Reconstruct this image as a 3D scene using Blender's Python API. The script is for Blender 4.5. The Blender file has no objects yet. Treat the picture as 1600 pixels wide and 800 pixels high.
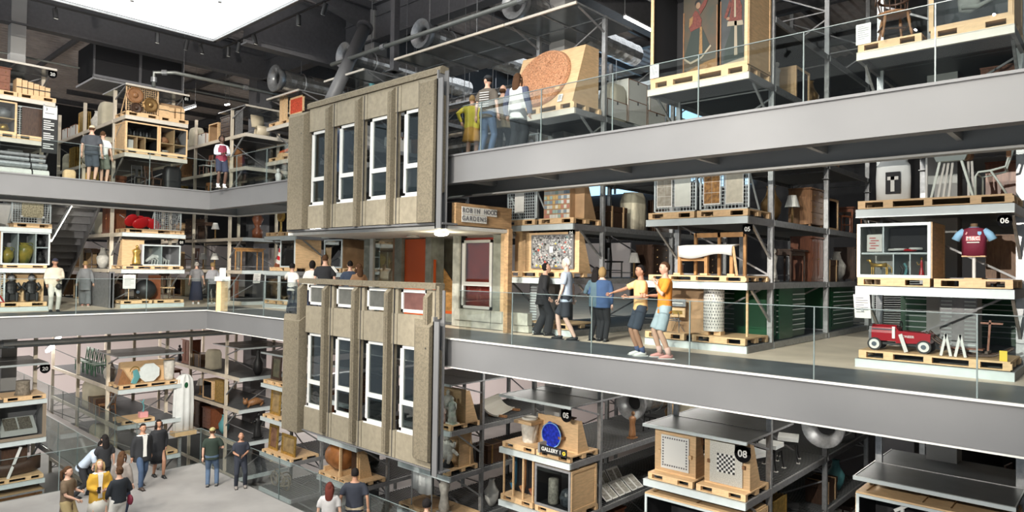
import bpy, math, random
from mathutils import Vector, Matrix
C = bpy.context.scene.collection
PI = math.pi
rnd = random.Random(7)
# ---------------------------------------------------------------- camera (solved from the photograph's vanishing points)
CAM = (1067.0, 0.83151, 0.01954, 0.01468, 1.6)
def cam_axes():
    f, yaw, pi_, ro, h = CAM
    F = Vector((-math.cos(yaw)*math.cos(pi_), math.sin(yaw)*math.cos(pi_), math.sin(pi_)))
    r = F.cross(Vector((0,0,1))).normalized(); u = r.cross(F)
    c, s = math.cos(ro), math.sin(ro)
    return F, c*r+s*u, -s*r+c*u
CF, CR, CU = cam_axes()
CP = Vector((0,0,CAM[4]))
def at(px, py, X=None, Y=None, z=None):
    """a pixel of the 1600x800 photograph carried to the real plane X=, Y= or z="""
    d = CF + CR*((px-800)/CAM[0]) - CU*((py-400)/CAM[0])
    t = (z-CP.z)/d.z if z is not None else (X/d.x if X is not None else Y/d.y)
    return CP + d*t
cd = bpy.data.cameras.new('camera'); cam = bpy.data.objects.new('camera', cd); C.objects.link(cam)
cd.sensor_width = 36; cd.lens = CAM[0]/1600*36; cd.clip_start = .05; cd.clip_end = 300
m = Matrix((CR, CU, -CF)).transposed().to_4x4(); m.translation = CP; cam.matrix_world = m
S = bpy.context.scene; S.camera = cam
S.view_settings.view_transform = 'Standard'; S.view_settings.look = 'None'
S.view_settings.gamma = 1; S.view_settings.use_curve_mapping = False
S.view_settings.exposure = 0.0
w = bpy.data.worlds.new('world'); S.world = w; w.use_nodes = True
w.node_tree.nodes['Background'].inputs[0].default_value = (.80,.90,1,1)
w.node_tree.nodes['Background'].inputs[1].default_value = .45
S.cycles.max_bounces = 6; S.cycles.transparent_max_bounces = 12
def area(name, loc, rot, sx, sy, power, col=(1,1,1)):
    l = bpy.data.lights.new(name, 'AREA'); l.shape = 'RECTANGLE'; l.size = sx; l.size_y = sy
    l.energy = power; l.color = col
    o = bpy.data.objects.new(name, l); C.objects.link(o); o.location = loc; o.rotation_euler = rot
    return o
LIGHTC = 2.2           # the luminous ceiling over the atrium
# general lighting under the roof of every storey among the racks (rows of fittings)
LAMPS = []
for X in (-34, -41): LAMPS.append(area('storage_light', (X, 6, 3.0), (0,0,0), 1.2, 16, 90, (1,.95,.88)))
for x in (-27, -13, -1.5):
    area('storage_light', (x, 18, 3.2), (0,0,0), 6, .4, 75, (1,.96,.9))
    area('storage_light', (x, 22, -1.0), (0,0,0), 8, .4, 20, (1,.96,.9))
# added unseen spotlights on the near side of the atrium, brightening the rack fronts
SPOTS = [((-3,-2.5,9.2),(-2.4,13,2.2)),((-5,-2.5,9.2),(-6.8,13,3.2)),((-8,-2.5,9.2),(-11,13,3.4)),((-4,-2.5,9.2),(-6.8,13,-2.5)),((-9,-2.5,9.2),(-11,13,-3)),((-13,-2.5,9.2),(-15,12,-3)),
  ((-17,-2.5,9.2),(-19,12,-4)),((-5,-2.5,9.2),(-23.5,13,2)),((-5,-2.5,9.2),(-27,10,6.5)),((-5,-1.5,9.2),(-27,8,1.5)),((-6,-1.5,9.2),(-27,8,-3)),((-3,-2.5,9.2),(-2.4,13,6)),((-6,-2.5,9.2),(-8.5,13,6.3)),((-12,-2.5,9.2),(-18,6,-4.7))]
def spot(loc, aim, power=1500, size=.75):
    l = bpy.data.lights.new('exhibition_spot', 'SPOT'); l.energy = power; l.spot_size = size; l.spot_blend = .7; l.shadow_soft_size = .03; l.color = (1,.94,.84)
    o = bpy.data.objects.new('exhibition_spot', l); C.objects.link(o); o.location = loc
    o.rotation_euler = (Vector(aim)-Vector(loc)).to_track_quat('-Z','Y').to_euler()
for a_, b_ in SPOTS: spot(a_, b_, 3200*max(1, min(2.4, ((Vector(a_)-Vector(b_)).length/17)**2)))
# second row of added spotlights on the near side, unseen frontal fill for racks
LOWSPOTS = [((-3,-3.2,3.6),(-2.4,13,2.4)),((-5,-3.2,3.6),(-6.8,13,2.5)),((-8,-3.2,3.6),(-11.3,13,2.5)),((-6,-3.2,3.6),(-6.8,13,-2.8)),((-10,-3.2,3.6),(-11.3,13,-3.2)),((-3,-3.2,3.6),(-15.0,13,-3.6)),((-7,-3.2,3.6),(-24,13,1.8)),((-7,-3.2,3.6),(-27,9.5,1.8)),((-7,-3.2,3.6),(-27,5.4,1.8)),((-7,-3.2,3.6),(-27,9,-3.5)),((-7,-3.2,3.6),(-27,5.4,-3.5)),((-13,-3.2,3.6),(-23,13,-4)),((-3,-3.2,3.6),(-2.4,13,-3)),((-7,-3.2,3.6),(-27,9,6.6)),((-3,-3.2,3.6),(-11,13,6.5)),((-2,-3.2,3.6),(-6.8,13,6.8))]
for i_, (a_, b_) in enumerate(LOWSPOTS): spot(a_, b_, 5500 if i_ < 3 or i_ == 12 else (6500 if i_ < 5 else 2900*max(1, min(1.3, ((Vector(a_)-Vector(b_)).length/17)**2))), .5)
for x_ in (-4.6, -9.0, -13.4): area('storage_light', (x_, 16.5, -1.05), (0,0,0), .3, 5, 60, (1,.95,.88))  # added fill to brighten the dim lower aisles
area('storage_light', (-40, 8, -1.1), (0,0,0), 14, 14, 1500, (1,.93,.9))
area('storage_light', (-36, 24, -1.1), (0,0,0), 14, 8, 1200, (1,.93,.9))
area('storage_light', (-16, 20, 9.6), (0,0,0), 10, 4, 160, (.9,.95,1))  # added to brighten the dark ducts behind the upper walkway, no fitting
area('storage_light', (-34, 10, 9.0), (0,0,0), 10, 10, 250, (1,.97,.94))

# ---------------------------------------------------------------- materials
MATS = {}
def mat(name, col, rough=.6, metal=0, var=0, scale=8, bump=0, bscale=60, stretch=None, emit=None, es=1, col2=None, spec=None):
    if name in MATS: return MATS[name]
    M = bpy.data.materials.new(name); M.use_nodes = True; N = M.node_tree.nodes; L = M.node_tree.links
    b = N['Principled BSDF']; b.inputs['Base Color'].default_value = (*col, 1)
    b.inputs['Roughness'].default_value = rough; b.inputs['Metallic'].default_value = metal
    if spec is not None: b.inputs['Specular IOR Level'].default_value = spec
    if emit: b.inputs['Emission Color'].default_value = (*emit,1); b.inputs['Emission Strength'].default_value = es
    if var or bump or col2:
        tc = N.new('ShaderNodeTexCoord'); src = tc.outputs['Object']
        if stretch:
            mp = N.new('ShaderNodeMapping'); mp.inputs['Scale'].default_value = stretch; L.new(src, mp.inputs[0]); src = mp.outputs[0]
    if var or col2:
        n = N.new('ShaderNodeTexNoise'); n.inputs['Scale'].default_value = scale; n.inputs['Detail'].default_value = 5
        L.new(src, n.inputs['Vector'])
        r = N.new('ShaderNodeValToRGB'); r.color_ramp.elements[0].position = .3; r.color_ramp.elements[1].position = .7
        c2 = col2 or tuple(min(1,c*(1+var)) for c in col)
        c1 = col if col2 else tuple(c*(1-var) for c in col)
        r.color_ramp.elements[0].color = (*c1,1); r.color_ramp.elements[1].color = (*c2,1)
        L.new(n.outputs['Fac'], r.inputs[0]); L.new(r.outputs[0], b.inputs['Base Color'])
    if bump:
        n2 = N.new('ShaderNodeTexNoise'); n2.inputs['Scale'].default_value = bscale; L.new(src, n2.inputs['Vector'])
        bp = N.new('ShaderNodeBump'); bp.inputs['Strength'].default_value = bump; bp.inputs['Distance'].default_value = .02
        L.new(n2.outputs['Fac'], bp.inputs['Height']); L.new(bp.outputs[0], b.inputs['Normal'])
    MATS[name] = M; return M
def glassmat(name, tint, refl=.5, rough=.0):
    M = bpy.data.materials.new(name); M.use_nodes = True; N = M.node_tree.nodes; L = M.node_tree.links
    N.remove(N['Principled BSDF']); out = N['Material Output']
    t = N.new('ShaderNodeBsdfTransparent'); t.inputs[0].default_value = (*tint,1)
    g = N.new('ShaderNodeBsdfGlossy'); g.inputs['Roughness'].default_value = rough
    lw = N.new('ShaderNodeFresnel'); lw.inputs[0].default_value = 1.45
    mu = N.new('ShaderNodeMath'); mu.operation = 'MULTIPLY'; mu.inputs[1].default_value = refl; L.new(lw.outputs[0], mu.inputs[0])
    mx = N.new('ShaderNodeMixShader'); L.new(mu.outputs[0], mx.inputs[0]); L.new(t.outputs[0], mx.inputs[1]); L.new(g.outputs[0], mx.inputs[2])
    L.new(mx.outputs[0], out.inputs[0]); MATS[name] = M; return M
beam_grey = mat('beam grey paint', (.148,.149,.154), .45, var=.03, scale=1.5)
soffit_m = mat('soffit grey', (.42,.42,.41), .6, var=.04, scale=2)
dark_steel = mat('dark grey steel', (.15,.15,.16), .5, var=.1)
roof_m = mat('roof deck', (.62,.57,.56), .55, var=.12, scale=3)
galv = mat('galvanised steel', (.40,.41,.42), .38, .55, var=.18, scale=14)
galv_dull = mat('dull galvanised steel', (.30,.30,.31), .5, .35, var=.15, scale=10)
shelf_white = mat('pale grey shelf beam', (.58,.64,.65), .42, .0, var=.05, scale=6)
warm_beam = mat('warm white shelf beam', (.64,.595,.52), .42, .0, var=.05, scale=6)
shelf_cream = mat('cream shelf beam', (.74,.66,.54), .5, .1, var=.06, scale=6)
deckm = mat('shelf grating', (.11,.115,.12), .5, .4)
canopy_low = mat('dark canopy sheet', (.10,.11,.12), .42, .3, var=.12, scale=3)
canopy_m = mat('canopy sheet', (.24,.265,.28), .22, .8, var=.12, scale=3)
concrete = mat('facade concrete', (.165,.14,.098), .9, var=.25, scale=26, bump=.35, bscale=120)
concrete2 = mat('facade panel concrete', (.25,.218,.16), .9, var=.13, scale=7, bump=.2, bscale=90)
conc_flat = mat('old grey concrete', (.26,.27,.23), .85, var=.28, scale=4, bump=.3)
conc_light = mat('pale worn concrete', (.47,.47,.41), .85, var=.25, scale=5, bump=.3)
floor_dark = mat('dark walkway vinyl', (.115,.125,.135), .42, var=.22, scale=1.3)
floor_beige = mat('beige screed', (.82,.70,.56), .5, var=.12, scale=1.2)
floor_l0 = mat('grey concrete slab', (.315,.30,.29), .5, var=.16, scale=.9)
floor_low = mat('basement slab', (.32,.31,.30), .6, var=.12, scale=.8)
ply = mat('plywood', (.66,.45,.25), .6, var=.14, scale=5, stretch=(1,1,6))
ply_dark = mat('brown board', (.38,.24,.13), .65, var=.15, scale=4)
pine = mat('pine', (.72,.49,.27), .6, var=.16, scale=6, stretch=(1,4,4))
wood_mid = mat('mid brown wood', (.27,.13,.055), .45, var=.3, scale=6, stretch=(6,6,1))
wood_dark = mat('dark wood', (.060,.032,.020), .4, var=.35, scale=6, stretch=(6,6,1))
wood_red = mat('reddish wood', (.22,.075,.035), .35, var=.25, scale=6, stretch=(6,6,1))
timber_beam = mat('timber beam', (.42,.26,.13), .6, var=.3, scale=3, stretch=(4,1,6))
white_p = mat('white paint', (.66,.66,.64), .45)
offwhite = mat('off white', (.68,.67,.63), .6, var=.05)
black_m = mat('black', (.015,.015,.016), .5)
black_matt = mat('matt black', (.008,.008,.009), .95, spec=.05)
black_in = mat('dark lining', (.022,.022,.025), .8)
grey_lining = mat('grey lining', (.42,.40,.42), .8)
paper = mat('paper', (.80,.80,.77), .7)
cloth_w = mat('white cloth', (.74,.76,.75), .8, var=.06, scale=3, bump=.5, bscale=7)
cloth_c = mat('cream dust sheet', (.60,.55,.42), .85, var=.1, scale=3, bump=.5, bscale=6)
stone = mat('pale stone', (.60,.58,.53), .7, var=.2, scale=9, bump=.5, bscale=25)
bronze = mat('bronze', (.30,.18,.07), .35, .6, var=.2)
gold = mat('gilt', (.55,.36,.10), .35, .7, var=.3, scale=12)
terracotta = mat('terracotta relief', (.52,.26,.14), .85, var=.45, scale=30, bump=1.0, bscale=38)
red_m = mat('red lacquer', (.50,.012,.018), .3)
car_red = mat('car red', (.33,.012,.020), .22)
orange_m = mat('orange panel', (.62,.10,.015), .5)
darkred = mat('dark red curtain', (.30,.035,.022), .6, var=.2, scale=3)
green_m = mat('dark green enamel', (.012,.085,.035), .35)
chrome = mat('chrome', (.7,.7,.72), .12, 1)
pipe_m = mat('pipe', (.36,.38,.36), .4, .5)
duct_m = mat('spiral duct', (.58,.58,.57), .25, .85, var=.2, scale=10)
brown_card = mat('brown card edging', (.25,.10,.04), .7)
blue_m = mat('cobalt glass', (.01,.03,.45), .15, var=.6, scale=14)
pink_m = mat('pink', (.75,.35,.36), .6)
yellow_m = mat('yellow', (.8,.6,.05), .5)
teal_m = mat('teal', (.10,.30,.32), .5)
wall_white = mat('white storage wall', (.86,.79,.78), .8)
wall_dark = mat('dark wall', (.045,.045,.05), .8)
lampm = mat('lamp glow', (1,1,1), .5, emit=(1,.97,.90), es=14)
lampw = mat('warm lamp glow', (1,1,1), .5, emit=(1,.93,.75), es=18)
skylightm = mat('luminous ceiling fabric', (.9,.9,.9), .6, emit=(.97,1,.985), es=LIGHTC)
blue_win = mat('bright window', (.3,.3,.3), .5, emit=(.42,.72,1), es=1.7)
glass_bal = glassmat('balustrade glass', (.86,.89,.885), .28)
glass_win = glassmat('window glass', (.62,.66,.66), .6)
glass_flat = glassmat('flat window glass', (.86,.88,.87), .3)
glass_dark = glassmat('case glass', (.8,.82,.82), .5)
glass_frost = mat('wired obscure glass', (.11,.11,.10), .25, var=.15, scale=5)
glass_frost_red = mat('obscure glass before red', (.13,.06,.052), .25, var=.15, scale=5)
edge_glass = mat('glass edge', (.16,.20,.20), .3)

# ---------------------------------------------------------------- mesh builder
class MB:
    def __init__(s): s.v = []; s.f = []
    def add(s, vs, fs):
        o = len(s.v); s.v += [tuple(v) for v in vs]; s.f += [tuple(i+o for i in f) for f in fs]; return s
    def box(s, x0, y0, z0, x1, y1, z1):
        return s.add([(x0,y0,z0),(x1,y0,z0),(x1,y1,z0),(x0,y1,z0),(x0,y0,z1),(x1,y0,z1),(x1,y1,z1),(x0,y1,z1)],
              [(0,3,2,1),(4,5,6,7),(0,1,5,4),(1,2,6,5),(2,3,7,6),(3,0,4,7)])
    def cbox(s, cx, cy, cz, sx, sy, sz): return s.box(cx-sx/2, cy-sy/2, cz-sz/2, cx+sx/2, cy+sy/2, cz+sz/2)
    def bar(s, p, q, w, h=None, up=(0,0,1)):
        h = h or w; p, q = Vector(p), Vector(q); d = (q-p).normalized(); u = Vector(up)
        if abs(d.dot(u)) > .98: u = Vector((0,1,0))
        a = d.cross(u).normalized()*w/2; b = a.cross(d).normalized()*h/2
        return s.add([p-a-b,p+a-b,p+a+b,p-a+b,q-a-b,q+a-b,q+a+b,q-a+b],
              [(0,1,2,3),(7,6,5,4),(4,5,1,0),(5,6,2,1),(6,7,3,2),(7,4,0,3)])
    def loft(s, rings, cap=True):
        n = len(rings[0]); o = len(s.v)
        for r in rings: s.v += [tuple(v) for v in r]
        for k in range(len(rings)-1):
            for i in range(n):
                j = (i+1) % n; s.f.append((o+k*n+i, o+k*n+j, o+(k+1)*n+j, o+(k+1)*n+i))
        if cap: s.f.append(tuple(o+i for i in reversed(range(n)))); s.f.append(tuple(o+(len(rings)-1)*n+i for i in range(n)))
        return s
    def tube(s, pts, rad, n=8, ry=None):
        pts = [Vector(p) for p in pts]; rs = []
        if not hasattr(rad, '__len__'): rad = [rad]*len(pts)
        ry = ry or rad
        ref = None
        for k, p in enumerate(pts):
            d = (pts[min(k+1,len(pts)-1)] - pts[max(k-1,0)]).normalized()
            if ref is None: ref = Vector((1,0,0)) if abs(d.x) < .9 else Vector((0,1,0))
            a = (ref - d*ref.dot(d)).normalized(); b = d.cross(a); ref = a
            rs.append([p + a*math.cos(2*PI*i/n)*rad[k] + b*math.sin(2*PI*i/n)*ry[k] for i in range(n)])
        return s.loft(rs)
    def cyl(s, p, q, r, n=12, r2=None): return s.tube([p,q], [r, r if r2 is None else r2], n)
    def lathe(s, prof, n=16, c=(0,0,0), axis='z', sx=1, sy=1, wob=0, seed=1):
        R = random.Random(seed); rs = []
        for r, z in prof:
            ring = []
            for i in range(n):
                a = 2*PI*i/n; rr = r*(1+wob*R.uniform(-1,1)); x, y = rr*math.cos(a)*sx, rr*math.sin(a)*sy
                ring.append((c[0]+x, c[1]+y, c[2]+z) if axis == 'z' else (c[0]+x, c[1]-z, c[2]+y))
            rs.append(ring)
        return s.loft(rs)
    def ell(s, c, r, n=12, m_=8, f=None):
        rs = []
        for k in range(m_+1):
            t = PI*k/m_; t = min(max(t,.02),PI-.02); ring = []
            for i in range(n):
                a = 2*PI*i/n; p = Vector((math.sin(t)*math.cos(a), math.sin(t)*math.sin(a), -math.cos(t)))
                if f: p = f(p)
                ring.append((c[0]+p.x*r[0], c[1]+p.y*r[1], c[2]+p.z*r[2]))
            rs.append(ring)
        return s.loft(rs)
    def prism(s, poly, a, b, axis='y'):
        """poly of 2-D points (x,z) extruded along y (axis y), or (y,z) along x, or (x,y) along z"""
        def P(u, v, t): return (u,t,v) if axis == 'y' else ((t,u,v) if axis == 'x' else (u,v,t))
        n = len(poly); return s.loft([[P(u,v,a) for u,v in poly],[P(u,v,b) for u,v in poly]])
    def ring(s, c, R, r, n=20, k=6, axis='y', a0=0, a1=2*PI):
        rs = []; full = abs(a1-a0-2*PI) < 1e-6
        for i in range(n+1):
            a = a0+(a1-a0)*i/n; d = Vector((math.cos(a),0,math.sin(a))); y = Vector((0,1,0))
            if axis == 'z': d = Vector((math.cos(a),math.sin(a),0)); y = Vector((0,0,1))
            if axis == 'x': d = Vector((0,math.cos(a),math.sin(a))); y = Vector((1,0,0))
            rs.append([Vector(c)+d*(R+r*math.cos(2*PI*j/k))+y*r*math.sin(2*PI*j/k) for j in range(k)])
        return s.loft(rs, cap=not full)
    def xf(s, M): s.v = [tuple(M @ Vector(v)) for v in s.v]; return s
    def mesh(s, name):
        me = bpy.data.meshes.new(name); me.from_pydata(s.v, [], s.f); me.validate(); me.update(); return me
def smooth(me):
    for p in me.polygons: p.use_smooth = True
    return me
CACHE = {}
def part(name, mb, m_, parent=None, loc=None, rot=None, key=None, sm=False, label=None, kind=None):
    """link one mesh object; mb is an MB, a mesh, or a function giving an MB when key is not cached yet"""
    if key is not None and (key, m_.name) in CACHE: me = CACHE[(key, m_.name)]
    else:
        if callable(mb): mb = mb()
        me = mb.mesh(name) if isinstance(mb, MB) else mb
        if not me.materials: me.materials.append(m_)
        if sm: smooth(me)
        if key is not None: CACHE[(key, m_.name)] = me
    o = bpy.data.objects.new(name, me); C.objects.link(o)
    if parent is not None: o.parent = parent
    if loc is not None: o.location = loc
    if rot is not None: o.rotation_euler = rot
    if label: o['label'] = label
    if kind: o['kind'] = kind
    return o
LABELS = {}
GROUPS = {'pallet':'pallets under the displayed objects','storage_rack':'storage racks around the atrium','spotlight':'spotlights on the ceiling track','strip_light':'strip lights among the racks','glass_balustrade':'glass balustrades around the atrium','steel_column':'steel columns of the hall','ventilation_duct':'spiral ventilation ducts','sprinkler_pipe':'pipes under the roof and walkways','shelf_number':'round rack number signs','open_crate':'open crates on the racks','plywood_board':'plywood display boards','mesh_panel':'white mesh panels','chest_of_drawers':'chests of drawers in the racks','cupboard':'cupboards in the racks','dining_chair':'chairs in the racks','side_table':'tables in the racks','travel_trunk':'trunks in the racks','dust_sheet':'pieces under dust sheets','archive_box':'white archive boxes','bottle':'tiny bottles in the upper crate','label_card':'white label cards','rolled_textile':'rolled textiles on the racks','stacked_frames':'stacks of framed works','carved_figure':'small carved figures in the racks','vase':'vases on the racks','table_lamp':'lamps in the racks','plan_chest':'green plan chests','carved_roundel':'carved roundels on the cream mesh','strapped_parcel':'strapped parcels under sign 01','porcelain_figure':'painted porcelain figures','framed_picture':'framed pictures on the racks','wallpaper_sheet':'wallpaper sheets on the mesh panels','inlaid_panel':'inlaid panels below sign 08','display_board':'tilted display boards','tall_stool':'black legged chairs with white pads','seated_armour':'seated suits of armour','figure_painting':'paintings in the tall crate','pointed_board':'pale pointed boards','wire_shape':'wire shapes on the mesh panel','person':'visitors in the hall','concrete_facade':'storeys of the concrete facade','draped_figure':'draped figures beside the facade'}
def tag(o, label, cat, group=None):
    group = group or GROUPS.get(o.name.split('.')[0])
    o['label'] = label; o['category'] = cat
    if group: o['group'] = group
    n = len(label.split())
    if not 4 <= n <= 16: print('LABELLEN', n, label)
    import re as _re; k_ = _re.sub(r'[0-9]+','#',label)
    if k_ in LABELS: print('DUPLABEL', label, '|', LABELS[k_])
    LABELS[k_] = label
    return o
def thing(name, label, cat, loc=(0,0,0), rz=0, group=None):
    o = bpy.data.objects.new(name, None); o.empty_display_size = .1; C.objects.link(o)
    o.location = loc; o.rotation_euler = (0,0,rz); return tag(o, label, cat, group)
def struct(name, mb, m_, **k):
    return part(name, mb, m_, kind='structure', **k)
TXT = {}
def text_mesh(s, size, depth=.004):
    k = (s, size)
    if k not in TXT:
        cu = bpy.data.curves.new('lettering', 'FONT'); cu.body = s; cu.size = size; cu.extrude = depth
        cu.align_x = 'CENTER'; cu.align_y = 'CENTER'; cu.offset = size*.02; cu.resolution_u = 3
        o = bpy.data.objects.new('lettering', cu); C.objects.link(o)
        dg = bpy.context.evaluated_depsgraph_get(); TXT[k] = bpy.data.meshes.new_from_object(o.evaluated_get(dg))
        bpy.data.objects.remove(o)
    me = TXT[k].copy(); me.materials.clear(); return me
def lettering(s, size, m_, parent, loc, rot=(PI/2,0,0)):
    return part('lettering', text_mesh(s, size), m_, parent, loc, rot)
def Rz(a): return Matrix.Rotation(a, 4, 'Z')
# ================================================================ LARGE STRUCTURE
L1, L2, L0 = 0.0, 4.21, -4.75
GROUND = -7.6
XC, YC, YR = -24.28, 10.64, 13.1        # atrium corner, atrium side, front line of the racks of the right side
XR, YL = -26.8, None                     # front line of the racks of the left side
X1, Y1 = 4.0, 33.0; X0 = -50.0; YN = -8.0
# floors
def slab(name, m_, x0, y0, x1, y1, z, t=.12): return struct(name, MB().box(x0,y0,z-t,x1,y1,z), m_)
WB = 12.46
slab('floor', floor_dark, XC-1.9, YC+.075, X1, WB, L1)
slab('floor', floor_dark, XC-1.9, YN, XC-.075, YC+.075, L1)
slab('floor', floor_beige, X0, WB, X1, Y1, L1)
slab('floor', floor_beige, X0, YN, XC-1.9, WB, L1)
slab('floor', floor_dark, XC-1.9, YC+.075, X1, WB, L2)
slab('floor', floor_dark, XC-1.9, YN, XC-.075, YC+.075, L2)
struct('floor', MB().box(X0,YN,GROUND-.2,X1,Y1,GROUND), floor_low)
struct('floor', MB().box(-22.2,-3,L0-.35,-8.6,9.62,L0), floor_l0)
struct('floor', MB().box(X0,6.75,L0-.25,-22.2,8.35,L0), floor_l0)
struct('floor', MB().box(X0,6.75,-7.0,X0+13,8.35,L0-.25), floor_l0)
# walls
struct('wall_back', MB().box(X0,Y1,GROUND,X1,Y1+.2,12.5), wall_dark)
struct('wall_left', MB().box(X0-.2,YN,GROUND,X0,Y1,12.5), wall_dark)
struct('wall_right', MB().box(X1,YN,GROUND,X1+.2,Y1,12.5), wall_dark)
struct('wall_left', MB().box(X0,YN,GROUND,X0+.1,Y1,-.75), wall_white)
struct('wall_left', MB().box(X0,YN,L1,X0+.1,Y1,3.0), wall_white)
struct('wall_back', MB().box(X0,Y1-.1,GROUND,-20,Y1,-.75), wall_white)
struct('wall_back', MB().box(-44,Y1-.1,L1,-21,Y1,3.2), wall_white)
struct('wall_partition', MB().box(-3.95,19.0,GROUND,-3.85,Y1,-.75), wall_dark)
struct('wall_partition', MB().box(-4.6,18.4,GROUND,-3.85,18.5,-.75), wall_dark)
# the tall bright window in the far wall on the top storey
bw = struct('window_1', MB().box(-24,Y1-.16,6.0,-14,Y1-.1,11.2), blue_win)
for i in range(6): part('window_frame', MB().box(-24+i*2-.06,Y1-.22,6.0,-24+i*2+.06,Y1-.12,11.2), dark_steel, bw)
# roof: corrugated deck, beams, girders
ZR = 11.6
mb = MB(); x = X0
while x < X1:
    mb.add([(x,YN,ZR),(x+.15,YN,ZR),(x+.2,YN,ZR-.07),(x+.35,YN,ZR-.07),(x+.4,YN,ZR),(x,Y1,ZR),(x+.15,Y1,ZR),(x+.2,Y1,ZR-.07),(x+.35,Y1,ZR-.07),(x+.4,Y1,ZR)],
           [(0,1,6,5),(1,2,7,6),(2,3,8,7),(3,4,9,8)]); x += .4
ce = struct('ceiling', mb, roof_m)
struct('ceiling', MB().box(X0,YN,ZR+.02,X1,Y1,ZR+.2), dark_steel)
for i, y in enumerate((YC+4.7, YC+9.4, YC+14.1, YC+18.8)):      # purlins and primary beams
    b = MB().box(X0,y-.12,ZR-.62,X1,y+.12,ZR-.58).box(X0,y-.12,ZR-.14,X1,y+.12,ZR-.10).box(X0,y-.02,ZR-.6,X1,y+.02,ZR-.1)
    struct('trim_%d' % (10+i), b, dark_steel)
n = 20
for x in range(-48, 4, 3):
    b = MB().box(x-.06,YC+.8,ZR-.36,x+.06,Y1,ZR-.33).box(x-.01,YC+.8,ZR-.34,x+.01,Y1,ZR-.09)
    struct('trim_%d' % n, b, dark_steel); n += 1
for x in range(-48, -25, 3):
    for y in range(-6, 11, 4):
        pass
for y in range(-6, 11, 3):
    struct('trim_%d' % n, MB().box(X0,y-.06,ZR-.36,XC-.6,y+.06,ZR-.33).box(X0,y-.01,ZR-.34,XC-.6,y+.01,ZR-.09), dark_steel); n += 1
# deep plate girders that ring the light well, with tapering ends at the columns
def girder(x0, x1, y, z0, z1, ax):
    mb = MB()
    if ax == 'x': mb.box(x0,y-.03,z0,x1,y+.03,z1).box(x0,y-.22,z0-.06,x1,y+.22,z0).box(x0,y-.22,z1,x1,y+.22,z1+.06)
    else: mb.box(y-.03,x0,z0,y+.03,x1,z1).box(y-.22,x0,z0-.06,y+.22,x1,z0).box(y-.22,x0,z1,y+.22,x1,z1+.06)
    return mb
struct('trim_1', girder(-29.4, X1, 15.3, 10.1, 11.4, 'x'), dark_steel)
struct('trim_2', girder(YN, Y1, -29.4, 10.1, 11.4, 'y'), dark_steel)
for i, x in enumerate((-23.0, -12.1, -2.7)):
    struct('trim_%d' % (60+i), girder(YC+.5, Y1, x, 9.4+.3*i, 11.4, 'y'), dark_steel)
for x_, zc in ((-30.2, 10.4), (-21.3, 10.5)):
    struct('trim_%d' % (70 if x_ < -25 else 71), MB().prism([(YC+.9,11.45),(YC+.9,zc+.85),(15.5,zc),(20.1,zc+.85),(20.1,11.45)], x_-.03, x_+.03, axis='x').bar((x_,YC+.9,zc+.82),(x_,15.5,zc-.03),.4,.06).bar((x_,15.5,zc-.03),(x_,20.1,zc+.82),.4,.06), dark_steel)
# luminous ceiling over the atrium, in stretched panels, with black edge and spotlights
ZL = 9.66
lc = thing('luminous_ceiling', 'huge white luminous stretched ceiling above the atrium', 'ceiling light', (0,0,0))
pw = 3.55
xs = [XC]
while xs[-1] < 2: xs.append(min(xs[-1]+pw, 3.0))
ys = [YC, YC-4.6, YC-9.2, YC-13.8, YN+.2]
for i in range(len(xs)-1):
    for j in range(len(ys)-1):
        part('light_panel', MB().box(xs[i]+.012, ys[j+1]+.012, ZL, xs[i+1]-.012, ys[j]-.012, ZL+.05), skylightm, lc)
part('edge_frame', MB().box(XC-.14,YN+.2,ZL-.06,XC,YC+.14,ZL+.5).box(XC-.14,YC,ZL-.06,3,YC+.16,ZL+.5), dark_steel, lc)
part('lip', MB().box(XC-.02,YN+.2,ZL-.09,XC+.02,YC+.02,ZL-.03).box(XC-.02,YC-.02,ZL-.09,3,YC+.02,ZL-.03), galv, lc)
part('smoke_head', MB().cyl((-22.6,7.4,ZL-.05),(-22.6,7.4,ZL),.06), galv, lc); part('smoke_head', MB().cyl((-20.6,9.2,ZL-.05),(-20.6,9.2,ZL),.06), galv, lc)
tr = thing('spotlight_track', 'black ceiling track following the edge of the luminous ceiling', 'light track', (0,0,0))
part('rail', MB().bar((XC-.35,YN+1,ZL-.12),(XC-.35,YC+.5,ZL-.12),.05).bar((XC-.35,YC+.5,ZL-.12),(2,YC+.5,ZL-.12),.05), black_m, tr)
for i, (px, py) in enumerate([(88,14),(246,50),(290,62),(316,68),(357,68),(372,62),(400,48),(467,20),(505,4)]):
    X, Y = (XC-.35, None) if px < 330 else (None, YC+.5)
    P = at(px, py, X=X) if X else at(px, py, Y=YC+.5)
    P.z = min(P.z, ZL-.35)
    side = ['leftmost', 'second', 'third', 'fourth', 'fifth', 'sixth', 'seventh', 'eighth', 'rightmost'][i]
    t = thing('spotlight', side + ' of the black spotlights hanging from the light track', 'spotlight', P)
    tilt = .3*((i%3)-1)
    part('housing', MB().cyl((0,0,-.16),(tilt*.5,0,.16),.075,14), black_m, t)
    part('hanger', MB().cyl((tilt*.5,0,.15),(0,0,ZL-.12-P.z),.02,6), black_m, t)
    part('lens', MB().cyl((-.004,0,-.168),(0,0,-.16),.06,12), offwhite, t)
t = thing('spotlight_track', 'black ceiling track with spotlights on the near side of the atrium', 'light track', (0,0,0))  # added track and heads, out of view, carrying the fill spotlights
part('rail', MB().box(-24,-2.55,9.5,3,-2.5,ZL-.02), black_m, t)
part('rail', MB().box(-16,-3.25,3.85,0,-3.2,3.9).box(-16,-3.25,3.85,-15.95,-3.2,9.5).box(-.05,-3.25,3.85,0,-3.2,9.5), black_m, t)
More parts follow.
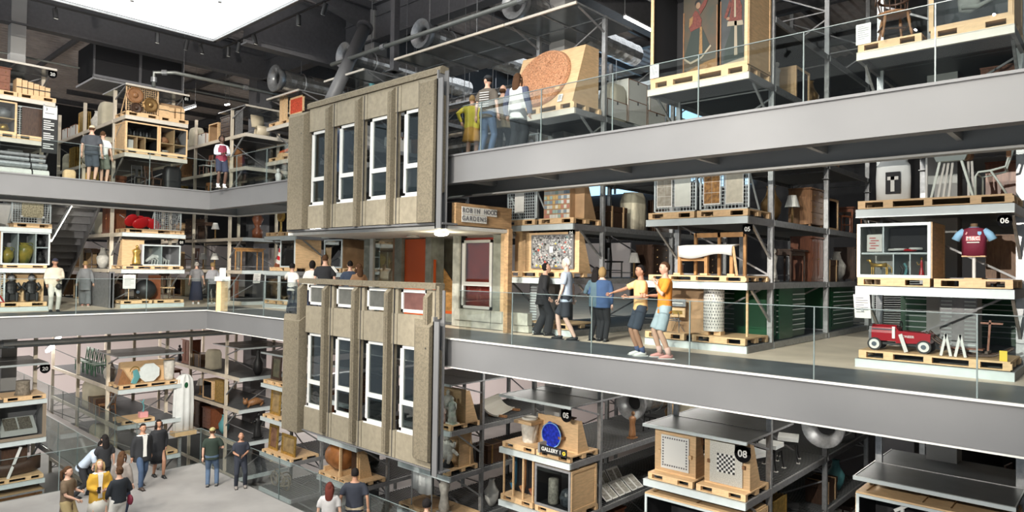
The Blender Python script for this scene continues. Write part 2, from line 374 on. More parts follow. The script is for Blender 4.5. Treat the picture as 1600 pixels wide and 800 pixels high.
for i, (a_, b_) in enumerate(SPOTS+LOWSPOTS):
    d_ = (Vector(b_)-Vector(a_)).normalized(); c_ = Vector(a_)
    part('lamp_head', MB().cyl(c_-d_*.3, c_-d_*.04, .075, 12).cyl(c_-d_*.2, (c_.x-d_.x*.2, c_.y-.02, c_.z+.3), .02, 6), black_m, t)
# atrium edge beams (channels with flanges)
def edge_beam(name, zt, zb, m_):
    mb = MB()
    mb.box(XC-.02,YC+.02,zb,X1,YC+.06,zt-.02)
    mb.box(XC-.06,YN,zb,XC-.02,YC+.06,zt-.02)
    f = .02
    mb.box(XC-.02,YC-f,zt-.03,X1,YC+.10,zt+.012); mb.box(XC-.1,YN,zt-.03,XC+f,YC+.1,zt+.012)
    mb.box(XC-.02,YC-f,zb-.02,X1,YC+.25,zb+.012); mb.box(XC-.25,YN,zb-.02,XC+f,YC+.1,zb+.012)
    return struct(name, mb, m_)
edge_beam('trim_3', L2, 3.58, beam_grey)
edge_beam('trim_4', L1, -.64, beam_grey)
struct('trim_8', MB().box(XC,YC-.028,-.022,X1,YC-.021,.014).box(XC,YC-.028,-.665,X1,YC-.021,-.640).box(XC+.021,YN,-.022,XC+.028,YC,.014), offwhite)  # pale strips imitate light catching the beam's top and bottom edges
# second beams under the inner edge of the walkways and cross ribs
for zt, zb, nm in ((L2-.12, 3.52, 5), (L1-.12, -.6, 6)):
    struct('trim_%d' % nm, MB().box(XC-1.8,12.5,zb,X1,12.54,zt).box(XC-1.8,12.4,zb-.02,X1,12.62,zb+.01).box(XC-1.84,YN,zb,XC-1.8,12.5,zt).box(XC-1.95,YN,zb-.02,XC-1.7,12.5,zb+.01), soffit_m)
mb = MB()
for x in range(-22, 4, 2):
    for zt, zb in ((L2-.12,3.7),(L1-.12,-.45)): mb.box(x-.04,YC+.1,zb,x+.04,12.5,zt)
for y in range(-7, 11, 2):
    for zt, zb in ((L2-.12,3.7),(L1-.12,-.45)): mb.box(XC-1.8,y-.04,zb,XC-.1,y+.04,zt)
struct('trim_7', mb, soffit_m)
# glass balustrades: run > pane
def balustrade(label, pts, z, h=1.1, panel=2.05, m_=glass_bal, off=0):
    t = thing('glass_balustrade', label, 'balustrade', (pts[0][0],pts[0][1],z))
    o = Vector((pts[0][0],pts[0][1],z))
    for a, b in zip(pts[:-1], pts[1:]):
        a, b = Vector((*a,z)), Vector((*b,z)); d = (b-a); Ln = d.length; d.normalize()
        k = off; cuts = [0] + ([off] if off else [])
        while k+panel < Ln: k += panel; cuts.append(k)
        cuts.append(Ln)
        for c0, c1 in zip(cuts[:-1], cuts[1:]):
            if c1-c0 < .05: continue
            part('glass_pane', MB().bar(a-o+d*(c0+.008)+Vector((0,0,h/2)), a-o+d*(c1-.008)+Vector((0,0,h/2)), .018, h), m_, t)
            part('pane_edge', MB().bar(a-o+d*(c1)+Vector((0,0,0)), a-o+d*(c1)+Vector((0,0,h)), .018), edge_glass, t)
        part('top_edge', MB().bar(a-o+Vector((0,0,h+.004)), b-o+Vector((0,0,h+.004)), .02, .012), edge_glass, t)
    return t
balustrade('glass balustrade along the first walkway right of the concrete facade', [(-11.35,YC+.06),(X1,YC+.06)], L1, off=1.63)
balustrade('glass balustrade along the first walkway left of the concrete facade', [(-18.3,YC+.06),(XC-.08,YC+.06),(XC-.08,YN)], L1)
balustrade('glass balustrade of the upper walkway beneath the terracotta roundel', [(-11.35,YC+.06),(X1,YC+.06)], L2, off=.6, panel=1.75)
balustrade('glass balustrade of the upper walkway left of the concrete facade', [(-18.3,YC+.06),(XC-.08,YC+.06),(XC-.08,YN)], L2)
balustrade('glass balustrade around the lower concrete platform', [(-9,9.6),(-22.15,9.6),(-22.15,8.4)], L0)
balustrade('glass balustrade beside the lower aisle, away from the crouching man', [(-22.15,8.4),(-46,8.4)], L0)
balustrade('glass balustrade on the near side of the lower aisle', [(-22.15,-2.5),(-22.15,6.7),(-46,6.7)], L0)
# columns
def column(px_label, x, y, z0, z1, s=.5, m_=soffit_m):
    t = thing('steel_column', px_label, 'column', (x,y,z0))
    h = z1-z0
    part('casing', MB().box(-s/2,-s/2,0,s/2,s/2,h), m_, t); part('base_plate', MB().box(-s/2-.1,-s/2-.1,0,s/2+.1,s/2+.1,.04), m_, t)
    return t
column('grey steel column running up through rack 06', -2.7, 15.3, GROUND, ZR, .5)
column('pale steel column behind rack 04 and the roundel', -12.1, 15.3, GROUND, ZR, .55)
column('tall steel column rising behind the concrete facade', -21.3, 15.5, GROUND, ZR, .6)
column('slim dark steel post right of the tall column behind the facade', -18.45, 14.2, 8.2, ZR, .22, dark_steel)
column('dark steel column at the far corner of the atrium', -30.2, 15.5, GROUND, ZR, .75, dark_steel)
p = at(26, 80, X=-31)
column('pale steel column behind the upper left rack', -29.5, at(26,80,X=-29.5).y, GROUND, ZR, .45)
t = thing('raking_strut', 'sloping round steel strut rising beside the tall column behind the facade', 'strut', (0,0,0))
a = at(523,145,Y=12.7); b = at(569,45,Y=14.4); a = a + (a-b)*.12
part('tube', MB().cyl(a, b, .22, 18), beam_grey, t, sm=True)
part('end_plate', MB().cyl(b, b+(b-a).normalized()*.12, .3, 18), dark_steel, t)
# ducts with open bell ends
def ring_lathe(prof, n):
    return MB().loft([[(r*math.cos(2*PI*i/n),-z,r*math.sin(2*PI*i/n)) for i in range(n)] for r,z in prof], cap=False)
def duct(label, x, y0, z, r, ln):
    t = thing('ventilation_duct', label, 'duct', (x,y0,z))
    mb = MB(); ps = []
    part('tube', lambda: MB().tube([(0,.3+k*.25,0) for k in range(int(ln/.25))], [r*(1 if k%2 else .96) for k in range(int(ln/.25))], 20), duct_m, t)
    part('bell_mouth', ring_lathe([(r*1.28,.0),(r*1.3,-.05),(r,-.3),(r*.5,-.3),(r*.72,-.08),(r*1.2,-.01),(r*1.28,.0)], 24), galv, t, sm=True)
    part('inner_core', MB().cyl((0,.25,0),(0,.3,0), r*.6, 14), black_m, t)
    for k in (1.2, 3.2): part('hanger', MB().cyl((0,k,r),(0,k,(ZR if z > 0 else -.15)-z),.015,5).ring((0,k,0), r+.01, .02, 16, 4), galv, t)
for px, py, lb in ((656,52,'large spiral duct with open end above the concrete facade'),(536,86,'spiral duct with open end left of the sloping strut'),(428,122,'spiral duct with open end above the far left rack'),(803,3,'spiral duct at the top edge above the roundel')):
    P = at(px, py, Y=13.6); duct(lb, P.x, 13.6, P.z, .36 if px != 428 else .42, 6)
for px, py, lb in ((985,630,'spiral duct under the walkway left of rack 08'),(1285,668,'round duct mouth under the walkway right of rack 08'),(480,600,'spiral duct under the walkway behind the paintings rack')):
    P = at(px, py, Y=17.0); duct(lb, P.x, 17.0, min(P.z,-1.05), .38, 4)
# pipes
def pipe(label, pts, r, m_=pipe_m):
    t = thing('sprinkler_pipe', label, 'pipe', (0,0,0))
    part('tube', MB().tube(pts, r, 10), m_, t, sm=True)
    for a, b in zip(pts[:-1], pts[1:]):
        mid = (Vector(a)+Vector(b))/2; d = (Vector(b)-Vector(a)).normalized()
        part('coupling', MB().cyl(mid-d*.09, mid+d*.09, r*1.5, 10), galv, t)
    return t
pipe('long green grey pipe crossing above the canopies', [(-21,13.4,8.75),(-15,13.4,8.75),(-9,13.4,8.75),(-2,13.4,8.75)], .07)
pipe('grey sprinkler pipe bending down onto the upper left rack', [(-27.4,9.8,8.3),(-27.4,9.8,8.85),(-27.0,10.4,8.9),(-27.0,16,8.9)], .07)
pipe('thin conduit crossing under the roof at the far left', [(-32,-4,9.6),(-32,20,9.6)], .04)
pipe('pale pipe under the first walkway at the lower left', [(-26,-2,-.95),(-26,12,-.95)], .07, offwhite)
pipe('second pipe under the first walkway at the lower left', [(-27,-2,-1.15),(-27,13,-1.15),(-24,14,-1.15)], .05)
pipe('pair of conduits above the chests at the right aisle', [(-9.6,14.6,8.9),(-9.6,24,8.9)], .05, galv)
pipe('thin sprinkler pipe hanging above rack 04 at the lower level', [(-20,14,-1.0),(-10,14,-1.0)], .045)
for i_, (y_, z_, r_, x0_, x1_) in enumerate(((16.2,7.3,.28,-20,-12.8),(18.0,6.3,.35,-21,-12.8),(20.5,7.8,.4,-24,-10.5))):
    t = thing('ventilation_duct', ['slim silver duct crossing behind the four upper walkway visitors','wide silver duct crossing low behind the four upper walkway visitors','large silver duct crossing far behind the upper visitors'][i_], 'duct', (x0_,y_,z_))
    n_ = int((x1_-x0_)/.25); part('tube', MB().tube([(k_*.25,0,0) for k_ in range(n_)], [r_*(1 if k_%2 else .95) for k_ in range(n_)], 18), duct_m, t)
    for k_ in range(1, n_, 8): part('hanger', MB().cyl((k_*.25,0,r_),(k_*.25,0,ZR-z_),.012,5), galv, t)
t = thing('cable_tray', 'perforated cable tray crossing behind the upper visitors', 'cable tray', (-20,15.0,6.9)); part('tray', MB().box(0,0,0,9,.3,.02).box(0,0,0,9,.02,.08).box(0,.28,0,9,.3,.08), galv, t)
for k_ in (1,4,7): part('hanger', MB().cyl((k_,.15,0),(k_,.15,4.7),.012,5), galv, t)
t = thing('wide_canopy', 'wide galvanised sheet canopy above the four upper walkway visitors', 'canopy', (-17.0,13.1,8.12))
for i_ in range(4):
    for j_ in range(2): part('canopy_sheet', MB().box(i_*1.16+.02,.03+j_*1.25,-.03,i_*1.16+1.14,1.25+j_*1.25,-.02), canopy_m, t)
part('canopy_edge', MB().box(-.02,-.02,-.075,4.66,.03,-.01), shelf_cream, t)
for i_ in range(5): part('canopy_rib', MB().box(i_*1.16-.02,.03,-.08,i_*1.16+.02,2.5,-.02), galv, t)
for x_, y_ in ((.1,1.3),(2.3,1.3),(4.5,1.3)): part('hanger', MB().cyl((x_,y_,0),(x_,y_,ZR-8.12),.02,6), galv, t)
# dark plant cabinet hung under the roof at the left
P = at(150,62,X=-30); Q = at(285,100,X=-30)
t = thing('plant_enclosure', 'dark glazed enclosure hung under the roof at the upper left', 'enclosure', (-30,P.y,8.9))
Wd = Q.y-P.y
part('panel', MB().box(-2.2,0,.1,-.06,Wd*.5-.06,1.45), black_in, t); part('panel', MB().box(-2.2,Wd*.5+.06,.1,-.06,Wd,1.45), black_in, t)
part('frame', MB().box(-.08,-.06,0,0,0,1.5).box(-.08,Wd,0,0,Wd+.06,1.5).box(-.08,Wd*.5-.05,0,0,Wd*.5+.05,1.5).box(-.12,-.06,-.02,.06,Wd+.06,.08).box(-.08,-.06,1.45,0,Wd+.06,1.5), dark_steel, t)
part('soffit', MB().box(-2.2,-.06,-.1,0,Wd+.06,-.02), galv_dull, t)
# strip lights
def strip(label, a, b, r=.05, m_=lampm):
    t = thing('strip_light', label, 'lamp', (0,0,0))
    part('tube', MB().bar(a, b, r*1.4, r), m_, t)
    if a[2] > 4: 
        for e_ in (a, b): part('hanger', MB().cyl((e_[0],e_[1],e_[2]+r), (e_[0],e_[1],ZR), .01, 5), galv, t)
    if 1.5 < a[2] <= 4:
        for e_ in (a, b): part('hanger', MB().cyl((e_[0],e_[1],e_[2]+r), (e_[0],e_[1],4.0), .01, 5), galv, t)
    o = Vector((0,0,r)); part('housing', MB().bar(Vector(a)+o, Vector(b)+o, r*1.8, r), galv, t)
strip('bright diagonal strip light under the dark staircase', at(113,318,X=-28.2), at(79,377,X=-28.2), .06, lampw)
strip('upper of two short strip lights below the first walkway', at(93,526,X=-31), at(86,535,X=-33.5), .09)
strip('lower of two short strip lights below the first walkway', at(82,541,X=-34), at(74,549,X=-37.5), .1)
strip('strip light right of the sign 01 on the upper level', at(286,172,X=-29), at(305,166,X=-31.5), .06)
strip('small strip light over the two women on the first walkway', at(292,358,Y=15), at(313,358,Y=15), .04)
strip('white strip light above the crates left of the flat', at(455,356,Y=16), at(555,360,Y=16), .04)
strip('short lamp under the canopy at the far corner', at(352,164,Y=15), at(358,163,Y=15), .05)
for x in (-1.6, -6.4, -10.8):
    strip('strip light above the upper racks near x %d metres' % -x if 0 else ['strip light glowing above the windsor chair rack','strip light glowing above the painting crate rack','strip light glowing above the roundel rack'][[-1.6,-6.4,-10.8].index(x)], (x,16.5,8.9), (x,18.0,8.9), .05)
for i_, x_ in enumerate((-4.6,-9.0,-13.4)): strip(['strip light under the walkway in the aisle left of the wide crate','strip light under the walkway in the aisle left of the inlaid panels','strip light under the walkway in the aisle left of the blue dish'][i_], (x_,14.2,-.95), (x_,19,-.95), .05)  # added strips hidden behind the beam, brightening the lower aisles
# staircase between the two left racks
t = thing('staircase', 'dark steel staircase seen from below between the left racks', 'staircase', (-28.0,6.8,0))
for i in range(14):
    z = 3.9-i*.26; part('tread', MB().box(-i*.36-.40,0,z-.05,-i*.36,1.5,z), dark_steel, t, key=None)
    part('riser', MB().box(-i*.36-.40,0,z-.28,-i*.36-.37,1.5,z-.05), dark_steel, t)
part('stringer', MB().bar((.2,1.5,4.1),(-5,1.5,.2),.06,.4), dark_steel, t); part('stringer', MB().bar((.2,0,4.1),(-5,0,.2),.06,.4), dark_steel, t)
t = thing('screen_panel', 'low dark metal screen beside the base of rack 01', 'screen', (-27.3,8.45,0))
part('panel', MB().box(-2.6,-.03,0,.2,.03,1.25), galv_dull, t); part('end_post', MB().box(.1,-.08,0,.2,.08,1.3), dark_steel, t)
# ================================================================ STORAGE RACKS
class Frame:
    """local frame of a rack: u across its front, v into its depth, z world height"""
    def __init__(s, O, rz, desc): s.O = Vector(O); s.rz = rz; s.desc = desc
    def w(s, u, v, z): return s.O + Rz(s.rz) @ Vector((u,v,0)) + Vector((0,0,z))
FR = {}
BAYS = [1.32, 4.85, 8.4]
def upright_mb(h):
    mb = MB().box(-.05,-.035,0,.05,.035,h); mb.box(-.055,-.045,0,-.035,.045,h).box(.035,-.045,0,.055,.045,h).box(-.08,-.08,0,.08,.08,.012)
    z = .12
    while z < h-.1: mb.box(-.015,-.039,z,.015,.039,z+.035); z += .2
    return mb
def rack(key, desc_, O, rz, W, z0, z1, levels, side_m=galv, front_m=shelf_white, canopy=None, nb=3, front=True, ground=None, see='R', rails=()):
    """levels: tops of the shelves. canopy: top of the roof sheet."""
    desc = desc_; f = Frame((O[0],O[1],0), rz, desc); f.W = W; FR[key] = f
    t = thing('storage_rack', 'galvanised rack holding ' + desc, 'storage rack', (O[0],O[1],z0), rz)
    h = z1-z0; by = BAYS[:nb]
    for v in by:
        for u in (.06, W-.06):
            part('upright', lambda: upright_mb(h), galv if side_m is galv else side_m, t, (u,v,0), key=('upr', round(h,2)))
        zz = .3
        part('lattice_brace', lambda: brace_mb(W, h), galv_dull, t, (0,v,0), key=('brace', round(W,2), round(h,2)))
    for lz in levels:
        z = lz-z0
        if front:
            part('front_beam', lambda: MB().box(0,0,-.155,W,.06,-.012).box(0,-.008,-.155,W,0,-.145).box(0,-.008,-.022,W,0,-.012), front_m, t, (0,0,z), key=('fb', round(W,2)))
            for u, lab in ((0.0,0),(W-.06,1)):
                part('arm_beam', lambda: MB().box(0,.06,-.155,.06,BAYS[0],-.012), galv_dull if side_m is galv else side_m, t, (u,0,z), key='armb')
            part('shelf_deck', lambda: deck_mb(W, .06, BAYS[0]), deckm, t, (0,0,z), key=('dk', round(W,2), 0))
        if lz - z0 > .6 and front and lz < z1-.3:
            for u in (.06, W-.06):
                part('strut', lambda: MB().bar((0,.35,-.16),(0,BAYS[0],-.85),.045), galv, t, (u,0,z), key='strut')
        for k in range(nb-1):
            for u in (0.0, W-.05):
                part('side_beam', lambda: MB().box(0,.05,-.14,.05,BAYS[1]-BAYS[0]-.05,-.012).box(-.004,.05,-.14,.054,.16,-.012).box(-.004,BAYS[1]-BAYS[0]-.16,-.14,.054,BAYS[1]-BAYS[0]-.05,-.012), side_m, t, (u,by[k],z), key='sideb')
            part('shelf_deck', lambda: deck_mb(W, 0, BAYS[1]-BAYS[0]), deckm, t, (0,by[k],z), key=('dk', round(W,2), 1))
    for lz in rails:
        for u in (0.0, W-.05):
            for k in range(nb-1): part('side_beam', lambda: MB().box(0,.05,-.14,.05,BAYS[1]-BAYS[0]-.05,-.012).box(-.004,.05,-.14,.054,.16,-.012).box(-.004,BAYS[1]-BAYS[0]-.16,-.14,.054,BAYS[1]-BAYS[0]-.05,-.012), side_m, t, (u,by[k],lz-z0), key='sideb')
        for k in range(nb-1): part('shelf_deck', lambda: deck_mb(W, 0, BAYS[1]-BAYS[0]), deckm, t, (0,by[k],lz-z0), key=('dk', round(W,2), 1))
    if canopy:
        z = canopy-z0
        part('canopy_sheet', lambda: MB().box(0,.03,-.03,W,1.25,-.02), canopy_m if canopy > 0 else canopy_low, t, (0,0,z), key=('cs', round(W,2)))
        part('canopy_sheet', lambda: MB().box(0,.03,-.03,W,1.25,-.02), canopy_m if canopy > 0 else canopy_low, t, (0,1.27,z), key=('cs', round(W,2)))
        part('canopy_edge', lambda: MB().box(-.02,-.02,-.075,W+.02,.03,-.01), front_m, t, (0,0,z), key=('ce', round(W,2)))
        part('canopy_rim', lambda: MB().box(-.02,.03,-.05,.0,2.5,-.01).box(W,.03,-.05,W+.02,2.5,-.01).box(0,1.25,-.05,W,1.27,-.01).box(W/2-.02,.03,-.05,W/2+.02,2.5,-.03), galv, t, (0,0,z), key=('cr', round(W,2)))
        for u in (.06, W-.06): part('canopy_bracket', lambda: MB().bar((0,.2,-.06),(0,1.3,-.4),.04), galv_dull, t, (u,0,z), key='cb')
    return f
def brace_mb(W, h):
    mb = MB(); z = .2; s = 0
    while z+1.2 < h:
        a, b = (.08, W-.08) if s % 2 == 0 else (W-.08, .08)
        mb.bar((a,0,z),(b,0,z+1.15),.035); mb.bar((.08,0,z),(W-.08,0,z),.03); z += 1.35; s += 1
    return mb
def deck_mb(W, v0, v1):
    mb = MB(); v = v0+.04
    mb.box(.05,v0+.01,-.05,W-.05,v1-.01,-.03)
    while v < v1-.05: mb.box(.05,v,-.03,W-.05,v+.055,-.004); v += .12
    return mb
def plate(key, n, u, v, z, sz=.14, off=True):
    f = FR[key]; P = f.w(u, v, z)
    t = thing('shelf_number', 'black disc numbered %s on the rack of %s' % (n, f.desc.replace(', first walkway','').replace(', upper walkway','').replace(', lower level','')), 'sign', P, f.rz)
    part('disc', MB().cyl((0,-.006,0),(0,.006,0), sz, 24).box(-sz*.95,-.006,0,sz*.95,.006,sz*.9), black_matt, t)
    lettering(n, sz*1.15, white_p, t, (0,-.012,0))
    return t
# levels
UP = [.15, 1.41, 2.74]; TOP = [5.62, 6.98]; LOW = [-2.92, -4.2, -5.55]
def stack(key, name, O, rz, W, up=UP, top=TOP, low=LOW, ctop=8.12, clow=-1.72, side=galv, front=shelf_white, nb=3, rails=()):
    LOWN = {'06':'the wide crate and large wheel','05':'the two inlaid panels','04':'the blue glass dish','02':'the brown barrel','01':'the gilt framed pictures','11':'the octagonal marble slab','20':'the open book and boat model','31':'the carved animal'}
    UPN = {'06':'the windsor chair','05':'the tall painting crate','04':'the terracotta roundel','02':'things left of the tall column','01':'the pointed boards','11':'the two carved roundels','20':'the black information banner','31':'the cream moulded chair'}
    if up: rack(key+'u', name+', first walkway', O, rz, W, 0, 3.95, up, side, front, nb=nb)
    if top: rack(key+'t', UPN[key]+', upper walkway', O, rz, W, 3.98, 8.14 if ctop or not rails else 9.7, [4.38]+top, side, warm_beam, canopy=ctop, nb=nb, rails=rails)
    if low: rack(key+'l', LOWN[key]+', lower level', O, rz, W, GROUND, -.8, low+[-6.9], side, front, canopy=clow, nb=nb)
# right side of the atrium
stack('06', 'the pedal car and football shirt', (-3.6,12.85), 0, 2.25, top=[5.5], ctop=None, rails=(7.1,), low=[-3.2,-4.5,-5.8], clow=-1.88, nb=3)
stack('05', 'the wallpaper panels and wooden frame', (-7.96,YR), 0, 2.31, low=[-2.92,-4.25,-5.6], top=[5.62], ctop=None, rails=(7.1,))
stack('04', 'the paper collage', (-12.3,YR), 0, 2.32, low=[-3.03,-4.4,-5.8], clow=-1.66, top=[5.55])
rack('03l', 'the porcelain figures and cherub, lower level', (-16.5,YR), 0, 2.31, GROUND, -.8, [-2.98,-4.25,-5.62], canopy=-1.66)
stack('02', 'crates left of the orange door', (-20.95,YR), 0, 2.31, low=[-2.92,-4.25,-5.6], nb=2)
stack('01', 'the gilt clock and striped pole', (-25.0,YR), 0, 2.3, top=[5.62,6.98], nb=2)
# left side of the atrium
HP = PI/2
stack('11', 'the red petal chair and black sphere', (XR,8.66), HP, 2.2, side=shelf_cream, nb=3)
stack('20', 'the yellow jars and seated armours', (XR,4.3), HP, 2.2, side=shelf_cream, nb=3)
stack('31', 'the carved figure at the far corner', (XR+.3,13.0), HP, 2.2, side=shelf_cream, up=[.15,1.41,2.74], nb=3)
plate('04u','04', 2.05, .3, 2.52, .10); plate('05u','05', 2.18, .3, 2.48, .11); plate('06u','06', 2.12, .06, 2.46, .10)
plate('05l','08', 2.2, .1, -2.0, .17); plate('06l','09', 2.02, .1, -2.3, .17); plate('04l','05', 2.1, .12, -1.93, .16)
plate('11t','01', 2.16, .1, 7.95, .13); plate('20t','20', 2.12, .1, 7.93, .13); plate('20l','20', 2.14, .1, -1.95, .15); plate('11u','01', 2.1, .1, 2.44, .13)
# ================================================================ THE CONCRETE FACADE AND THE FLAT
YP = 10.3; bayx = [-17.2, -15.83, -14.46, -13.09, -11.72]
def window_unit(parent, x0, x1, z0, z1, y, transom=None, glass=glass_win, mat_=white_p):
    w = .075
    fr = part('window_frame', MB().box(x0,y-.03,z0,x0+w,y+.05,z1).box(x1-w,y-.03,z0,x1,y+.05,z1).box(x0,y-.03,z0,x1,y+.05,z0+w).box(x0,y-.03,z1-w,x1,y+.05,z1), mat_, parent)
    zs = [z0+w, z1-w]
    if transom:
        part('transom', MB().box(x0+w,y-.04,transom-.055,x1-w,y+.05,transom+.055), mat_, fr)
        zs = [z0+w, transom-.055, transom+.055, z1-w]
        part('sash_stile', MB().box(x0+w,y-.02,zs[2],x0+w+.035,y+.03,z1-w), mat_, fr); part('sash_stile', MB().box(x1-w-.035,y-.02,zs[2],x1-w,y+.03,z1-w), mat_, fr)
        part('pane', MB().box(x0+w,y,zs[2],x1-w,y+.008,zs[3]), glass, fr)
    part('pane', MB().box(x0+w,y,zs[0],x1-w,y+.008,zs[1]), glass, fr)
def fin(t, x, z0, z1, chamf=.12):
    part('fin', MB().prism([(YP-.13,z0),(YP+.1,z0),(YP+.1,z1),(YP+.0,z1),(YP-.13,z1-chamf)], x, x+.15, axis='x').box(x+.05,YP-.14,z0+.02,x+.1,YP-.12,z1-chamf-.05), concrete, t)
def pier(t, x0, x1, z0, z1, slope=.16):
    c = .22; y0 = YP-.17
    bot = [(x0,YP+.1),(x0,YP-.02),(x0+c,y0),(x1,y0),(x1,YP+.1)]
    r0 = [(x,y,z0) for x,y in bot]; r1 = [(x,y,z1-(slope if y < YP-.1 else 0)) for x,y in bot]
    part('pier', MB().loft([r0,r1]), concrete, t)
    for zz in (z0+(z1-z0)*.8,): part('bolt_hole', MB().cyl((x1-.12,y0-.004,zz),(x1-.12,y0,zz),.022,10), black_m, t)
def joint(t, x, z0, z1): part('joint_seal', MB().box(x-.015,YP-.004,z0,x+.015,YP+.01,z1), black_in, t)
# upper unit
t = thing('concrete_facade', 'upper storey of the salvaged concrete facade with four tall white windows', 'facade', (0,0,0))
ZB = 2.64
for i in range(4):
    a, b = bayx[i], bayx[i+1]
    part('spandrel_panel', MB().box(a+.012,YP,ZB+.02,b-.012,YP+.12,3.29), concrete2, t)
    part('head_panel', MB().box(a+.012,YP,5.38,b-.012,YP+.12,6.03), concrete2, t)
    part('sill', MB().box(a+.06,YP+.0,3.29,b-.30,YP+.12,3.32), white_p, t)
    window_unit(t, a+.09, b-.33, 3.32, 5.37, YP+.07, 4.03)
    part('mullion_post', MB().box(b-.33,YP+.02,3.3,b-.15,YP+.12,5.38), concrete2, t)
    part('bracket', MB().box(b-.31,YP,3.7,b-.22,YP+.03,3.77), galv_dull, t); part('bracket', MB().box(b-.31,YP,4.7,b-.22,YP+.03,4.77), galv_dull, t)
    if i < 3: fin(t, b-.37, ZB, 6.0)
    joint(t, b-.13 if i < 3 else b, ZB, 6.0)
pier(t, -18.25, -17.22, ZB, 6.02); pier(t, -12.42, -11.70, ZB, 6.02)
part('coping', MB().prism([(YP-.05,6.035),(YP+.2,6.035),(YP+.2,6.2),(YP+.02,6.22),(YP-.05,6.17)], -17.25, -11.62, axis='x'), concrete, t)
part('side_frame', MB().box(-11.68,YP-.1,2.5,-11.64,YP+.12,6.1).box(-11.68,YP-.1,2.5,-11.48,YP-.07,5.9).box(-11.68,YP+.08,2.5,-11.50,YP+.11,6.1), beam_grey, t)
part('broken_edge', MB().prism([(YP+.0,3.3),(YP+.12,3.35),(YP+.11,5.5),(YP-.02,5.55),(YP-.04,4.5)], -11.70, -11.56, axis='x'), concrete, t)
part('base_angle', MB().box(-18.2,YP-.06,ZB-.05,-11.46,YP+.4,ZB-.005), beam_grey, t)
# lower unit
t = thing('concrete_facade', 'lower storey of the salvaged concrete facade hanging below the parapet', 'facade', (0,0,0))
ZB = -2.95
for i in range(4):
    a, b = bayx[i], bayx[i+1]
    part('base_panel', MB().box(a+.012,YP,ZB,b-.012,YP+.12,-2.31), concrete2, t)
    part('spandrel_panel', MB().box(a+.012,YP,-.24,b-.012,YP+.12,.50), concrete2, t)
    part('sill', MB().box(a+.06,YP+.0,-2.31,b-.30,YP+.12,-2.28), white_p, t)
    window_unit(t, a+.09, b-.33, -2.28, -.25, YP+.07, -1.6)
    part('mullion_post', MB().box(b-.33,YP+.02,-2.3,b-.15,YP+.12,-.24), concrete2, t)
    part('bracket', MB().box(b-.31,YP,-1.9,b-.22,YP+.03,-1.83), galv_dull, t); part('bracket', MB().box(b-.31,YP,-.6,b-.22,YP+.03,-.53), galv_dull, t)
    window_unit(t, a+.09, b-.33, .54, 1.09, YP+.07, None, glass_frost if i < 3 else glass_frost_red)
    part('mullion_post', MB().box(b-.33,YP+.02,.5,b-.0,YP+.12,1.1), concrete2, t)
    if i < 3: fin(t, b-.37, -2.85, 1.1)
    joint(t, b-.13 if i < 3 else b, ZB, 1.1)
pier(t, -18.3, -17.25, -3.05, .22); pier(t, -12.42, -11.72, -2.75, .42)
fin(t, -17.45, .1, 1.1); fin(t, -12.0, .3, 1.05)
part('coping', MB().box(-17.5,YP-.06,1.12,-14.47,YP+.22,1.26), concrete, t); part('coping', MB().box(-14.45,YP-.06,1.12,-11.66,YP+.22,1.26), concrete, t)
part('side_frame', MB().box(-11.68,YP-.1,-3.05,-11.64,YP+.12,.5).box(-11.68,YP-.1,-3.05,-11.48,YP-.07,.4).box(-11.68,YP+.08,-3.05,-11.5,YP+.11,1.1), beam_grey, t)
part('broken_edge', MB().prism([(YP+.0,.45),(YP+.14,.5),(YP+.12,1.15),(YP-.02,1.2)], -11.70, -11.58, axis='x').prism([(YP+.0,-2.2),(YP+.12,-2.1),(YP+.12,-.3),(YP-.03,-.2)], -11.70, -11.56, axis='x'), concrete, t)
part('base_angle', MB().box(-18.2,YP-.02,-2.99,-11.46,YP+.3,-2.955), beam_grey, t)
# flat behind it
fl = thing('flat_interior', 'salvaged flat front with an orange door behind the concrete parapet', 'flat front', (0,0,0))
YF = 13.0
part('soffit', MB().box(-18.5,YP+.15,2.50,-11.52,12.62,2.58).box(-18.5,12.62,2.50,-12.45,YF+1.8,2.58), offwhite, fl)
part('slab_edge', MB().box(-18.5,10.66,2.58,-12.45,YF+1.5,2.66), galv_dull, fl)
part('timber_beam', MB().box(-11.66,10.70,2.60,-11.52,12.6,3.12), timber_beam, fl)
part('timber_post', MB().box(-11.62,12.45,0.02,-11.48,12.6,2.6), timber_beam, fl)
def X_(px, y=YF): return at(px, 430, Y=y).x
def seg(nm, p0, p1, z0, z1, m_, d=.12, off=0, par=None): return part(nm, MB().box(X_(p0),YF+off,z0,X_(p1),YF+off+d,z1), m_, par or fl)
seg('concrete_pier', 568, 577, .02, 2.5, conc_flat, .5)
seg('door_frame', 577, 582, .02, 2.5, offwhite, .1); seg('door_frame', 613, 616, .02, 2.5, wood_mid, .1)
dg = seg('glazed_screen', 582, 613, .02, 2.5, pine, .05, .28)
part('pane', MB().box(X_(583),YF+.04,.1,X_(612),YF+.05,2.45), glass_flat, dg)
part('inner_shelf', MB().box(X_(585),YF+.1,2.1,X_(608),YF+.27,2.14), wood_mid, dg)
seg('concrete_pier', 616, 627, .02, 2.5, conc_flat, .5)
seg('orange_door', 628, 664, .02, 2.46, orange_m, .06, .1)
seg('concrete_pier', 664, 673, .02, 2.5, conc_flat, .5)
seg('orange_reveal', 672, 675, .02, 1.85, orange_m, .05, .1)
